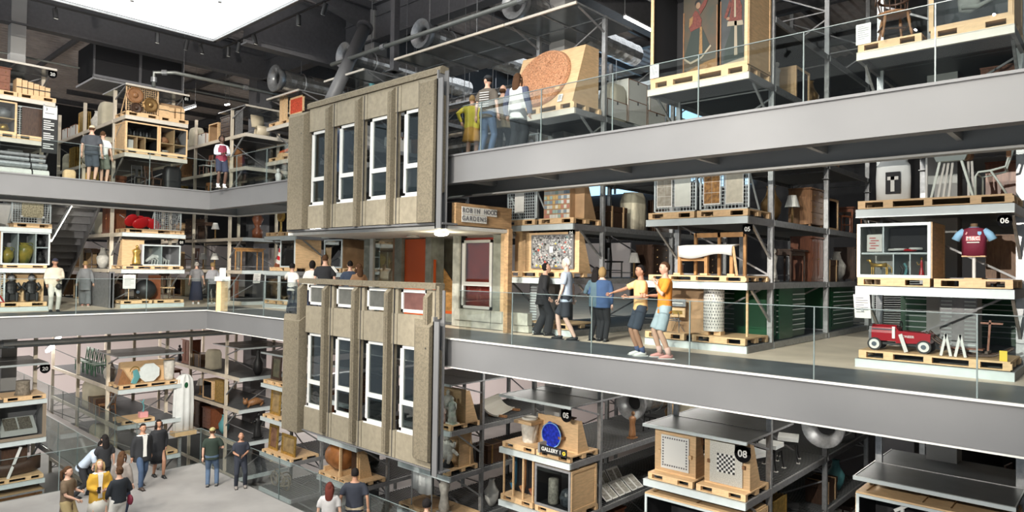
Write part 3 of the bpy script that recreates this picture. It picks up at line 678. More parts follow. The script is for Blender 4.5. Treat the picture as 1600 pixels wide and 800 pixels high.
# stair wall with sloping timber balustrade in a recess
part('stair_wall', MB().box(X_(655,YF+1.3),YF+1.3,.02,X_(724,YF+1.3),YF+1.4,2.5), conc_flat, fl)
part('stair_floor', MB().box(X_(655,YF+1.3),YF+.1,.02,X_(712),YF+1.3,.05), floor_dark, fl)
a = at(674,392,Y=YF+.5); b = at(716,452,Y=YF+.5)
part('stair_panel', MB().prism([(a.x,.33),(b.x+.25,.33),(b.x+.25,b.z-.28),(a.x,a.z)], YF+.5, YF+.54), mat('honey timber',(.45,.24,.08),.4,var=.35,scale=5,stretch=(1,1,3)), fl)
part('stair_skirting', MB().box(a.x,YF+.48,.28,b.x+.25,YF+.55,.36), orange_m, fl)
part('stair_base', MB().box(a.x,YF+.48,.02,b.x+.25,YF+.56,.28), conc_flat, fl)
part('handrail', MB().bar((a.x,YF+1.4,a.z+.75),(b.x+.3,YF+1.4,b.z+.2),.05,.22), orange_m, fl)
seg('pale_post', 709, 719, .02, 2.5, conc_light, .25, -.05); seg('shadow_gap', 716, 720, .02, 2.5, black_in, .2, .02)
wr = seg('window_box', 718, 771, .5, 2.45, darkred, .06, .16)
window_unit(wr, X_(721), X_(768), .52, 2.38, YF+.04, 1.19, glass_flat)
seg('concrete_pier', 770, 783, .02, 2.5, conc_flat, .3)
part('spandrel_block', MB().box(X_(716),YF-.12,.20,X_(772),YF+.2,.5), conc_light, fl)
part('spandrel_block', MB().box(X_(773),YF-.12,.20,X_(790),YF+.2,.5), conc_light, fl); part('spandrel_block', MB().box(X_(791),YF-.12,.20,X_(830),YF+.06,.5), conc_light, fl)
part('plinth_block', MB().box(X_(712),YF-.08,.02,X_(770),YF+.2,.19), conc_light, fl); part('plinth_block', MB().box(X_(771),YF-.08,.02,X_(830),YF+.06,.19), conc_light, fl)
part('side_board', MB().box(X_(786),YF-.1,.5,X_(793),YF+.02,2.6), ply, fl)
P = at(690,361,Y=11.3)
l = thing('bulkhead_light', 'glowing oval bulkhead light under the soffit of the flat', 'lamp', (P.x,11.3,2.5))
part('diffuser', MB().ell((0,0,-.05),(.24,.1,.055),16,8), lampw, l, sm=True); part('base', MB().box(-.2,-.09,-.03,.2,.09,0), white_p, l)
pl = bpy.data.lights.new('bulkhead_glow','POINT'); pl.energy = 45; pl.color = (1,.9,.65); pl.shadow_soft_size = .15
po = bpy.data.objects.new('bulkhead_glow', pl); C.objects.link(po); po.location = (P.x,11.3,2.3)
l = thing('ceiling_lamp', 'small grey ceiling lamp under the soffit beside the orange door', 'lamp', (at(645,371,Y=12.2).x,12.2,2.5))
part('dish', MB().lathe([(.12,-.06),(.2,-.04),(.16,0)],16), offwhite, l)
# sign, one tile per letter
sg = thing('building_sign', 'white lettered tiles reading ROBIN HOOD GARDENS on the timber beam', 'sign', (-11.50,0,0))
s = .118
for r, word in enumerate(('ROBIN HOOD', 'GARDENS')):
    for i, ch in enumerate(word):
        yy = 10.86+i*s; zz = 2.955-r*.185
        tl = part('letter_tile', lambda: MB().box(0,.003,-.088,.012,s-.003,.088), offwhite, sg, (0,yy,zz), key='ltile')
        if ch != ' ': lettering(ch, .15, dark_steel, tl, (.014,s/2,0), (PI/2,0,PI/2))
# ================================================================ KINDS OF THINGS (each builder: label, world place, turn, sizes)
def put(f, u, v, z): return f.w(u, v, z)
def pallet(label, loc, rz, w=1.1, d=1.15, h=.14, group=None, m_=pine):
    t = thing('pallet', label, 'pallet', loc, rz, group)
    kw, kd = round(w,2), round(d,2)
    part('deck_board', lambda: MB().box(-w/2,0,h-.03,w/2,d,h), m_, t, key=('pd',kw,kd,h))
    for x in (-w/2, -.09, w/2-.1):
        for y in (0, d-.1):
            part('block', lambda: MB().box(0,0,.018,.1 if w < 1.7 else .12,.1,h-.03), m_, t, (x,y,0), key=('pb',h,w<1.7))
    if w > 1.7:
        for x in (-w/4-.15, w/4): part('block', lambda: MB().box(0,0,.018,.15,.1,h-.03), m_, t, (x,0,0), key=('pb2',h))
    else:
        part('block', lambda: MB().box(-w*.17,0.002,.019,w*.17,.09,h-.031), m_, t, key=('pc',kw,h))
    for x in (-w/2, w/2-.1): part('block', lambda: MB().box(0,0,.018,.1,.16,h-.03), m_, t, (x,d/2-.08,0), key=('ps',h))
    for y in (0, d-.1): part('skid', lambda: MB().box(-w/2,0,0,w/2,.1,.018), m_, t, (0,y,0), key=('sk',kw,h))
    return t
def board(label, loc, rz, w, h, d=.5, m_=ply, cat='display board'):
    """upright plywood board with triangular gussets behind"""
    t = thing('plywood_board', label, cat, loc, rz)
    part('panel', MB().box(-w/2,0,0,w/2,.03,h), m_, t)
    for x in (-w/2, w/2-.025): part('gusset', MB().prism([(.03,0),(d,0),(.03+.12,h*.97),(.03,h*.97)], x, x+.025, axis='x'), m_, t)
    return t
def crate(label, loc, rz, w, h, d, front_m=offwhite, m_=ply, lining=black_in, cells=None, glass=True, closed=False, cat='crate', bars=.05):
    t = thing('open_crate', label, cat, loc, rz)
    part('side_panel', MB().box(-w/2,.03,0,-w/2+.02,d,h), m_, t); part('side_panel', MB().box(w/2-.02,.03,0,w/2,d,h), m_, t)
    part('top_panel', MB().box(-w/2,.03,h-.02,w/2,d,h), m_, t); part('bottom_panel', MB().box(-w/2,.03,0,w/2,d,.02), m_, t)
    part('back_panel', MB().box(-w/2+.02,d-.02,.02,w/2-.02,d,h-.02), lining, t)
    part('lining', MB().box(-w/2+.02,.05,.02,-w/2+.026,d-.02,h-.02).box(w/2-.026,.05,.02,w/2-.02,d-.02,h-.02).box(-w/2+.02,.05,h-.026,w/2-.02,d-.02,h-.02).box(-w/2+.02,.05,.02,w/2-.02,d-.02,.026), lining, t)
    b = bars
    part('front_frame', MB().box(-w/2,0,0,-w/2+b,.03,h).box(w/2-b,0,0,w/2,.03,h).box(-w/2+b,0,0,w/2-b,.03,b).box(-w/2+b,0,h-b,w/2-b,.03,h), front_m, t)
    for x, s_ in ((-w/2-.015,-1),(w/2,1)):
        part('side_batten', MB().box(x,.03,0,x+.015,.1,h).box(x,d-.07,0,x+.015,d,h).box(x,.1,0,x+.015,d-.07,.07).box(x,.1,h-.07,x+.015,d-.07,h), m_, t)
    if glass: part('glass_front', MB().box(-w/2+b,.012,b,w/2-b,.016,h-b), glass_dark, t)
    if cells:
        for (x0,z0,x1,z1) in cells: part('divider', MB().box(x0,.04,z0,x1,d-.03,z1), front_m if cells and lining is not black_in else m_, t)
    return t
def mesh_mb(w, h, s=.07, r=.004, y=0):
    mb = MB(); x = -w/2+.03
    while x < w/2-.02: mb.box(x-r,y-r,.03,x+r,y+r,h-.03); x += s
    z = .03
    while z < h-.02: mb.box(-w/2+.03,y-r,z-r,w/2-.03,y+r,z+r); z += s
    return mb
def mesh_panel(label, loc, rz, w, h, m_=shelf_white, legs=True, s=.075, r=.006):
    t = thing('mesh_panel', label, 'mesh panel', loc, rz)
    part('frame', MB().box(-w/2,-.02,0,-w/2+.035,.02,h).box(w/2-.035,-.02,0,w/2,.02,h).box(-w/2,-.02,0,w/2,.02,.035).box(-w/2,-.02,h-.035,w/2,.02,h), m_, t)
    part('wire_grid', mesh_mb(w, h, s, r), m_, t, kind='stuff')
    if legs:
        for x in (-w/2+.03, w/2-.03): part('stay', MB().bar((x,.02,h*.8),(x,.55,.02),.03).bar((x,.02,.015),(x,.55,.015),.03), m_, t)
    return t
def framed(label, loc, rz, w, h, frame_m, art_m, lean=.0, cat='picture', fw=.06, y=0):
    t = thing('framed_picture', label, cat, loc, rz); R = Matrix.Rotation(-lean,4,'X')
    part('frame', MB().box(-w/2,y-.03,0,-w/2+fw,y+.01,h).box(w/2-fw,y-.03,0,w/2,y+.01,h).box(-w/2+fw,y-.03,0,w/2-fw,y+.01,fw).box(-w/2+fw,y-.03,h-fw,w/2-fw,y+.01,h).xf(R), frame_m, t)
    part('picture_surface', MB().box(-w/2+fw,y-.006,fw,w/2-fw,y+.006,h-fw).xf(R), art_m, t)
    return t
def chest(label, loc, rz, w=.9, h=.8, d=.5, m_=wood_dark, rows=3, cat='chest of drawers', nm='chest_of_drawers'):
    t = thing(nm, label, cat, loc, rz)
    part('carcass', MB().box(-w/2,.02,.06,w/2,d,h-.03), m_, t, key=('ch',w,h,d))
    part('top', MB().box(-w/2-.03,-.02,h-.03,w/2+.03,d+.01,h), m_, t, key=('cht',w,h,d))
    hh = (h-.12)/rows
    for k in range(rows):
        dr = part('drawer', MB().box(-w/2+.03,.0,.08+k*hh,w/2-.03,.02,.08+(k+1)*hh-.02), m_, t, key=('cd',w,h,rows,k))
        for x in (-w/4, w/4): part('knob', lambda: MB().ell((0,0,0),(.018,.018,.018),8,5), bronze, dr, (x,-.01,.08+(k+.5)*hh), key='knob')
    for x in (-w/2+.03, w/2-.07):
        for y in (.03, d-.07): part('foot', lambda: MB().box(0,0,0,.05,.05,.06), m_, t, (x,y,0), key='foot')
    return t
def cabinet(label, loc, rz, w=.9, h=1.0, d=.45, m_=wood_mid):
    t = thing('cupboard', label, 'cupboard', loc, rz)
    part('carcass', MB().box(-w/2,.02,.05,w/2,d,h-.03), m_, t, key=('cb',w,h,d))
    part('cornice', MB().box(-w/2-.04,-.03,h-.05,w/2+.04,d,h), m_, t, key=('cbt',w,h,d))
    part('plinth', MB().box(-w/2-.02,-.01,0,w/2+.02,d,.06), m_, t, key=('cbp',w,h,d))
    for s_ in (-1,1):
        dr = part('door', MB().box(.01,.0,.08,w/2-.02,.02,h-.07).box(.06,-.012,.14,w/2-.07,0,h*.5-.03).box(.06,-.012,h*.5+.02,w/2-.07,0,h-.13), m_, t, (0 if s_ > 0 else -w/2+.01,0,0), key=('cbd',w,h))
        part('knob', lambda: MB().ell((0,0,0),(.018,.018,.018),8,5), bronze, dr, (.04 if s_ > 0 else w/2-.05,-.02,h*.5), key='knob')
    return t
def chair(label, loc, rz, m_=wood_mid, seat_m=None, h=.9, w=.45, sh=.45, cat='chair'):
    t = thing('dining_chair', label, cat, loc, rz)
    part('seat', lambda: MB().prism([(-w/2,0),(w/2,0),(w/2-.03,.42),(-w/2+.03,.42)], sh-.04, sh, axis='z'), seat_m or m_, t, key=('cs',w,sh))
    for x in (-w/2+.03, w/2-.03): part('leg', lambda: MB().cyl((0,.03,0),(0,.03,sh-.03),.02,8), m_, t, (x,0,0), key=('cl',sh))
    for x in (-w/2+.05, w/2-.05): part('leg', lambda: MB().tube([(0,.44,0),(0,.40,sh),(0,.46,h)],.02,8), m_, t, (x,0,0), key=('cr',sh,h))
    part('back_rail', lambda: MB().box(-w/2+.04,.44,h-.14,w/2-.04,.47,h), m_, t, key=('cbr',w,h))
    part('back_splat', lambda: MB().box(-.05,.42,sh+.05,.05,.44,h-.14), m_, t, key=('cbs',w,h,sh))
    part('stretcher', lambda: MB().bar((-w/2+.03,.03,.2),(w/2-.03,.03,.2),.02), m_, t, key=('cst',w)); part('stretcher', lambda: MB().bar((-w/2+.04,.42,.2),(w/2-.04,.42,.2),.02), m_, t, key=('cst2',w))
    return t
def table(label, loc, rz, w=1.1, h=.72, d=.6, m_=wood_dark):
    t = thing('side_table', label, 'table', loc, rz)
    part('table_top', MB().box(-w/2,0,h-.04,w/2,d,h), m_, t, key=('tt',w,h,d)); part('apron', MB().box(-w/2+.06,.05,h-.14,w/2-.06,d-.05,h-.04), m_, t, key=('ta',w,h,d))
    for x in (-w/2+.07, w/2-.07):
        for y in (.07, d-.07): part('leg', lambda: MB().lathe([(.03,0),(.018,.08),(.03,.2),(.02,.4),(.035,h-.14)],8), m_, t, (x,y,0), key=('tl',h))
    return t
def trunk(label, loc, rz, w=.9, h=.5, d=.5, m_=wood_mid, band=bronze):
    t = thing('travel_trunk', label, 'trunk', loc, rz)
    part('body', MB().box(-w/2,0,0,w/2,d,h*.72), m_, t, key=('trb',w,h,d)); part('lid', MB().box(-w/2-.01,-.01,h*.74,w/2+.01,d+.01,h), m_, t, key=('trl',w,h,d))
    for x in (-w*.3, w*.3): part('strap', MB().box(x-.03,-.016,0,x+.03,d+.01,h+.006), band, t, key=('trs',w,h,d,x>0))
    return t
def sheeted(label, loc, rz, w=.8, h=1.0, d=.5, m_=cloth_w, cat='covered object'):
    R = random.Random(label); n = 28; rs = []
    for k in range(9):
        z = h*k/8; sc = 1.0 if k < 7 else (.93 if k == 7 else .75); ring = []
        for i in range(n):
            a = 2*PI*i/n; c, s_ = math.cos(a), math.sin(a)
            e = (abs(c)**6+abs(s_)**6)**(-1/6); fold = 1+.05*math.sin(i*2.7+k*.15)*(1-k/9)+R.uniform(-.012,.012)
            ring.append((c*e*w/2*sc*fold, d/2+s_*e*d/2*sc*fold, z))
        rs.append(ring)
    t = part('dust_sheet', MB().loft(rs), m_, None, loc, (0,0,rz), sm=True); return tag(t, label, cat)
def archive_box(label, loc, rz, w=.6, h=.3, d=.4, group=None):
    t = thing('archive_box', label, 'box', loc, rz, group)
    part('body', lambda: MB().box(-w/2,0,0,w/2,d,h), offwhite, t, key=('ab',w,h,d))
    part('edging', lambda: MB().box(-w/2-.004,-.004,0,-w/2+.02,0,h).box(w/2-.02,-.004,0,w/2+.004,0,h).box(-w/2,-.004,h-.02,w/2,0,h+.003).box(w/2,0,h-.02,w/2+.004,d,h+.003).box(w/2,-.004,0,w/2+.004,.02,h).box(w/2,d-.02,0,w/2+.004,d,h), brown_card, t, key=('ae',w,h,d))
    part('clasp', lambda: MB().box(-.03,-.008,h-.1,.03,-.003,h-.02).box(w/2+.003,d/2-.03,h-.1,w/2+.008,d/2+.03,h-.02), black_m, t, key=('ac',w,h,d))
    return t
def vessel(label, loc, rz, prof, m_, cat='vase', n=18, name='vase', base=None, handles=None):
    t = thing(name, label, cat, loc, rz)
    part('body', MB().lathe(prof, n), m_, t, sm=True)
    if handles:
        R, zc, r0 = handles
        for s_ in (-1,1): part('handle', MB().ring((s_*r0,0,zc), R, R*.22, 12, 6), m_, t, sm=True)
    return t
def statue(label, loc, rz, h, m_, robe=True, seed=1, arms=True, base_m=None, name='statue', wid=1.0):
    """carved standing figure: base, draped body, head, arms"""
    t = thing(name, label, 'statue', loc, rz); s = h/1.0; k = s*wid
    part('base', MB().box(-.17*k,-.13*k,0,.17*k,.13*k,.05*s), base_m or m_, t)
    prof = [(.15*k,.05*s),(.15*k,.15*s),(.12*k,.35*s),(.11*k,.5*s),(.13*k,.62*s),(.15*k,.74*s),(.10*k,.8*s),(.04*k,.83*s)]
    part('draped_body', MB().lathe(prof, 20, sy=.8, wob=.12 if robe else .04, seed=seed), m_, t, sm=True)
    part('head', MB().ell((.01*s,-.02*s,.905*s),(.062*s,.07*s,.09*s),12,8, lambda p: Vector((p.x*(1-.15*max(0,-p.z)), p.y-(.12 if (p.y<-.8 and abs(p.x)<.3) else 0), p.z))), m_, t, sm=True)
    if arms:
        part('arm', MB().tube([(.13*k,0,.75*s),(.2*k,-.05*s,.58*s),(.08*k,-.15*s,.5*s)],[.045*s,.038*s,.028*s],8), m_, t, sm=True)
        part('arm', MB().tube([(-.13*k,0,.75*s),(-.22*k,-.04*s,.62*s),(-.16*k,-.15*s,.72*s)],[.045*s,.038*s,.028*s],8), m_, t, sm=True)
    return t
def label_card(label, loc, rz, w=.22, h=.3, tilt=.2, stand=None):
    t = thing('label_card', label, 'label', loc, rz)
    part('card', MB().box(-w/2,-.004,-h/2,w/2,.004,h/2).xf(Matrix.Rotation(tilt,4,'X')), paper, t)
    mb = MB()
    for k in range(7): mb.box(-w*.38,-.008,h*.35-k*h*.1,-w*.38+w*(.75 if k % 3 else .5),-.005,h*.35-k*h*.1+.012)
    part('print', mb.xf(Matrix.Rotation(tilt,4,'X')), galv_dull, t)
    part('bracket', MB().box(-.02,.0,-h*.2,.02,.06,h*.1), galv, t)
    return t
def roll(label, loc, rz, L_=2, r=.12, m_=offwhite, group=None):
    t = thing('rolled_textile', label, 'roll', loc, rz, group)
    part('roll', MB().cyl((-L_/2,0,r),(L_/2,0,r), r, 14), m_, t, sm=False)
    for x in (-L_*.3, L_*.3): part('tie', MB().cyl((x-.02,0,r),(x+.02,0,r), r*1.06, 14), black_m, t)
    return t
def lamp_obj(label, loc, rz, h=.6, m_=bronze):
    t = thing('table_lamp', label, 'lamp', loc, rz)
    part('base', MB().lathe([(.1,0),(.1,.02),(.03,.05),(.03,h*.6)],12), m_, t); part('shade', MB().lathe([(.17,h*.6),(.09,h)],16), offwhite, t); return t
def frame_stack(label, loc, rz, n=5, w=.7, h=.8, m_=wood_mid):
    t = thing('stacked_frames', label, 'frames', loc, rz)
    for i in range(n):
        y = i*.07; part('frame', lambda: MB().box(-w/2,0,0,-w/2+.05,.03,h).box(w/2-.05,0,0,w/2,.03,h).box(-w/2,0,0,w/2,.03,.05).box(-w/2,0,h-.05,w/2,.03,h).box(-w/2+.05,.01,.05,w/2-.05,.02,h-.05), m_, t, (0,y,0), key=('fs',w,h))
    return t
def wheel_thing(label, loc, rz, R_=.3, m_=black_m):
    t = thing('spoked_wheel', label, 'wheel', loc, rz)
    part('rim', MB().ring((0,0,R_), R_, .02, 24, 5), m_, t); mb = MB()
    for i in range(10): a = 2*PI*i/10; mb.bar((0,0,R_),(R_*math.cos(a),0,R_+R_*math.sin(a)),.01)
    part('spokes', mb, chrome, t); part('hub', MB().cyl((0,-.04,R_),(0,.04,R_),.035), chrome, t); return t
# ================================================================ WHAT STANDS ON THE FRONT SHELVES
def on(k, u, v, z): return FR[k].w(u, v, z)
def rzf(k): return FR[k].rz
def pal(k, u, z, label, w=1.1, d=1.15, h=.14): return pallet(label, on(k,u,.05,z+.001), rzf(k), w, d, h)
PH = .142
def sub(nm, mb, m_, t, **k): return part(nm, mb, m_, t, **k)
# ---------- rack 06
k = '06u'
pal(k, 1.12, .15, 'long pine pallet carrying the red pedal car and the sled', 2.15)
t = thing('pedal_car', 'red toy pedal car with whitewall wheels on the long pallet', 'toy car', on(k,.62,.42,.15+PH), 0)
def carbody(x0, x1, y0, y1, z0, z1, r=.05):
    poly = [(y0,z0),(y1,z0),(y1,z1-r),(y1-r,z1),(y0+r,z1),(y0,z1-r)]
    return MB().prism(poly, x0, x1, axis='x')
sub('bonnet', MB().loft([[(x,(y*.15),.17+z*.27) for y,z in [(-1,0),(1,0),(1.05,.5),(.85,.85),(.4,1),(-.4,1),(-.85,.85),(-1.05,.5)]] for x in (-.43,-.05)]), car_red, t)
sub('radiator', MB().loft([[(x,(y*.155),.16+z*.285) for y,z in [(-1,0),(1,0),(1.05,.5),(.85,.85),(.4,1),(-.4,1),(-.85,.85),(-1.05,.5)]] for x in (-.47,-.43)]), dark_steel, t)
sub('tub', MB().prism([(-.05,.14),(.46,.16),(.47,.33),(.0,.35),(-.05,.42)], -.15, .15), car_red, t)
sub('chrome_strip', MB().box(-.42,-.163,.36,-.05,-.158,.375), chrome, t)
lettering('PIONEER', .055, white_p, t, (.12,-.153,.26))
sub('chassis', MB().box(-.42,-.1,.10,.4,.1,.14), black_m, t)
for x in (-.37,.38):
    for y in (-.19,.19):
        wl = sub('wheel', MB().cyl((x,y-.02,.11),(x,y+.02,.11),.11,20), black_m, t)
        s_ = -1 if y < 0 else 1
        sub('whitewall', MB().cyl((x,y+s_*.018,.11),(x,y+s_*.024,.11),.082,20), white_p, wl); sub('hubcap', MB().cyl((x,y+s_*.02,.11),(x,y+s_*.035,.11),.04,16), chrome, wl)
sub('steering_wheel', MB().ring((-.0,0,.43),.08,.01,14,5,axis='x').cyl((-.1,0,.38),(0,0,.43),.01), black_m, t)
sub('tag', MB().box(-.10,-.18,.22,-.055,-.175,.42), paper, t)
sub('support_strap', MB().bar((.03,-.2,.30),(.13,-.24,.01),.006,.07), white_p, t)
t = thing('wooden_sled', 'dark brown wooden sled with upturned runners beside the pedal car', 'sled', on(k,1.55,.35,.15+PH), 0)
for y in (0,.3): sub('runner', MB().tube([(-.55,y,.36),(-.4,y,.22),(-.2,y,.08),(.1,y,.02),(.4,y,.05),(.62,y,.16)],[.022]*6,6), wood_dark, t)
for x in (-.3,0,.3): sub('crossbar', MB().bar((x,-.03,.09),(x,.33,.09),.04), wood_dark, t)
sub('seat', MB().box(-.35,.03,.11,.25,.27,.13), wood_red, t); sub('post', MB().bar((.3,.15,.1),(.33,.15,.6),.03).bar((.2,.15,.55),(.5,.15,.55),.03), wood_red, t)
t = thing('prop_frame', 'pair of white trestle props standing over the sled', 'props', on(k,1.42,.2,.15+PH), 0)
for x in (-.1,.1):
    sub('prop', MB().bar((x-.07,0,0),(x,0,.36),.04,.03).bar((x+.07,0,0),(x,0,.36),.04,.03), white_p, t)
t = part('yellow_tag', MB().box(-.05,-.01,0,.05,.01,.16), yellow_m, None, on(k,2.1,.1,.15+PH)); tag(t, 'small yellow card at the right end of the long pallet', 'card')
z = 1.41
pal(k, .57, z, 'pale pallet under the white compartment cabinet of rack 06')
W_, H_ = 1.12, .97; H_ = .93
t = crate('white fronted compartment crate holding a bronze dog on rack 06', on(k,.57,.06,z+PH), 0, W_, H_, 1.05, front_m=shelf_white, lining=offwhite, cells=[(-.50,.40,.50,.43),(-.17,.43,-.145,.88),(-.01,.06,.01,.40),(.24,.06,.26,.40)])
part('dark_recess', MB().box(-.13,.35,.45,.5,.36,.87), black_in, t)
zz = z+PH
t = thing('bronze_dog', 'small bronze leopard figure in the lower left compartment', 'figurine', on(k,.57-.27,.3,zz+.05), 0)
sub('body', MB().tube([(-.13,0,.17),(0,0,.16),(.12,0,.17)],[.035,.032,.04],8), gold, t, sm=True)
for x in (-.12,-.09,.11,.13): sub('leg', MB().cyl((x,.01,.15),(x,.01,0),.013,6,r2=.01), gold, t)
sub('head', MB().tube([(-.12,0,.18),(-.15,0,.25),(-.2,0,.25)],[.025,.028,.015],8), gold, t, sm=True); sub('tail', MB().tube([(.13,0,.18),(.2,0,.12),(.2,0,.03)],[.01,.008,.008],6), gold, t)
t = thing('dark_figure', 'small dark blue group of figures in the lower middle compartment', 'figurine', on(k,.57+.12,.3,zz+.05), 0)
for i,(a,b) in enumerate([(-.04,.16),(.02,.2),(.06,.13)]): sub('figure', MB().tube([(a,0,0),(a+.02,0,b*.6),(a-.02,0,b)],[.025,.02,.02],7), teal_m if i == 1 else black_m, t)
t = thing('red_figure', 'small red standing figure in the lower right compartment', 'figurine', on(k,.57+.38,.3,zz+.05), 0)
sub('gown', MB().lathe([(.045,0),(.02,.12),(.02,.22),(.01,.26)],10), red_m, t); sub('head', MB().ell((0,0,.28),(.022,.022,.028)), gold, t); sub('arm', MB().tube([(0,0,.2),(-.05,0,.17),(-.07,0,.22)],.008,5), gold, t)
t = thing('beaded_necklaces', 'heap of white and red beaded necklaces in the upper compartment', 'necklaces', on(k,.57+.17,.2,zz+.44), 0)
R = random.Random(3)
for i in range(5): sub('strand', MB().ring((R.uniform(-.2,.2),R.uniform(0,.1),.03+R.uniform(0,.04)), .09, .018, 14, 5, axis='z'), [paper,red_m,offwhite,bronze,paper][i], t)
t = thing('red_lattice', 'small framed red lattice print in the upper left compartment', 'print', on(k,.57-.33,.25,zz+.45), 0)
sub('frame', MB().box(-.12,-.01,0,.12,.01,.3), offwhite, t)
for i in range(5): sub('bar', MB().box(-.08+.02*(i%2),-.016,.05+i*.045,.02+.05*(i%2),-.01,.065+i*.045), red_m, t)
pal(k, 1.7, z, 'low pine pallet under the football shirt', 1.05)
t = thing('football_shirt', 'claret football shirt with pale blue sleeves on a white stand', 'shirt', on(k,1.66,.5,z+PH), 0)
claret = mat('claret cloth', (.17,.012,.035), .7, bump=.2); sky = mat('sky blue cloth', (.28,.52,.75), .7)
sub('stand', MB().cyl((0,0,0),(0,0,.5),.03,12), white_p, t); sub('stand_base', MB().box(-.14,-.12,0,.14,.12,.02), pine, t)
sub('shirt_body', MB().loft([[(x*w_,y*.09,z_) for x,y in [(-1,0),(-.7,-.9),(0,-1.1),(.7,-.9),(1,0),(.7,.9),(0,1),(-.7,.9)]] for z_,w_ in [(.45,.20),(.7,.20),(.92,.215),(.98,.17),(1.0,.08)]]), claret, t, sm=True)
for s_ in (-1,1): sub('sleeve', MB().tube([(s_*.15,0,.94),(s_*.24,0,.87),(s_*.30,0,.76)],[.07,.07,.075],10), sky, t, sm=True)
sub('hem', MB().box(-.19,-.085,.43,.19,.085,.455), ply, t); sub('collar', MB().ring((0,0,1.0),.075,.015,16,5,axis='z'), sky, t)
sub('sponsor_panel', MB().box(-.115,-.112,.74,.115,-.106,.83), red_m, t); lettering('M&C', .10, white_p, t, (0,-.116,.785)); sub('small_print', MB().box(-.10,-.110,.70,.10,-.104,.72), offwhite, t)
sub('crest', MB().prism([(.07,.92),(.13,.92),(.13,.87),(.1,.84),(.07,.87)],-.104,-.098), sky, t); sub('badge', MB().prism([(-.13,.87),(-.105,.92),(-.09,.9),(-.11,.86)],-.103,-.098), pink_m, t); sub('neck_cap', MB().cyl((0,0,1.0),(0,0,1.08),.06,12), ply_dark, t); t.scale = (.86,.86,.84)
z = 2.74
pal(k, 1.12, z, 'long pale pallet carrying the white trestle and veiled garment', 2.2)
gz = z+PH
t = thing('veiled_garment', 'garment under a translucent white cover with a photograph pinned on', 'garment', on(k,.48,.45,gz), 0)
sub('cover', MB().loft([[(math.cos(2*PI*i/20)*a*(1+.06*math.sin(5*i)),math.sin(2*PI*i/20)*.12,zz) for i in range(20)] for zz,a in [(.0,.27),(.4,.28),(.62,.27),(.72,.2),(.82,.08)]]), cloth_w, t, sm=True)
sub('shoulder', MB().lathe([(.09,.5),(.09,.72),(.05,.84),(.02,.86)],12,c=(-.12,0,0)).lathe([(.07,.5),(.08,.72),(.05,.85),(.02,.87)],12,c=(.15,0,0)), cloth_w, t, sm=True)
sub('photograph', MB().box(-.08,-.17,.12,.15,-.165,.5), black_in, t); sub('photo_figure', MB().box(0,-.175,.16,.06,-.171,.42).box(-.05,-.175,.36,.12,-.171,.42), offwhite, t)
t = thing('white_rod', 'thin white rod standing between the garment and the trestle', 'rod', on(k,.98,.5,gz), 0)
sub('rod', MB().lathe([(.04,0),(.02,.05),(.018,.6),(.012,.8)],10), white_p, t)
t = thing('white_trestle', 'pale painted trestle with splayed legs and a stack of slats', 'trestle', on(k,1.35,.4,gz), 0)
pale = mat('pale green white paint', (.66,.72,.66), .5)
sub('head_beam', MB().prism([(-.24,.72),(-.20,.62),(.2,.62),(.24,.72),(.24,.78),(-.24,.78)],-.06,.06), pale, t); sub('end_block', MB().cyl((.2,.0,.70),(.2,.3,.72),.08,14), wood_mid, t)
for a,b in ((-.15,-.28),(.15,.32)): sub('leg', MB().bar((a,-.02,.64),(b,-.04,0),.05,.035), pale, t)
for a in (-.12,-.06,.0,.22,.27): sub('slat', MB().bar((a,.16,.62),(a-.05+a*.3,.1,0),.035,.02), offwhite, t)
t = thing('tubular_chair', 'pale bent tube chair frame with a wooden arm above sign 06', 'chair', on(k,1.9,.35,gz), 0)
sub('tube_frame', MB().tube([(-.2,0,0),(-.2,0,.33),(-.16,0,.4),(0,0,.41),(.2,0,.46),(.24,0,.62),(.25,0,.8)],.018,8), pale, t, sm=True)
sub('tube_frame', MB().tube([(-.16,.4,0),(-.16,.4,.36),(.15,.4,.42),(.26,.4,.8)],.018,8), pale, t, sm=True)
sub('tube_leg', MB().tube([(.0,0,.41),(.12,0,.2),(.22,0,0)],.016,8), pale, t, sm=True); sub('arm_pad', MB().box(.21,-.04,.6,.27,.03,.78), wood_mid, t)
sub('seat_rail', MB().bar((-.18,.02,.38),(-.18,.4,.36),.02).bar((.18,.0,.45),(.18,.4,.43),.02), pale, t)
k = '06t'; z = 5.5
pal(k, .5, z, 'orange pine pallet under the windsor chair', .98, .9)
t = thing('windsor_chair', 'brown turned wood windsor chair on the orange pallet', 'chair', on(k,.55,.15,z+PH), .5)
sub('seat', MB().lathe([(.02,.40),(.22,.41),(.24,.44),(.2,.46),(.02,.45)],18,sx=1.1), wood_mid, t, sm=True)
for x,y in ((-.17,-.15),(.17,-.15),(-.14,.15),(.14,.15)):
    sub('leg', MB().tube([(x*1.35,y*1.3,0),(x*1.25,y*1.22,.1),(x*1.2,y*1.18,.14),(x*1.1,y*1.1,.28),(x,y,.41)],[.016,.026,.016,.028,.018],8), wood_mid, t, sm=True)

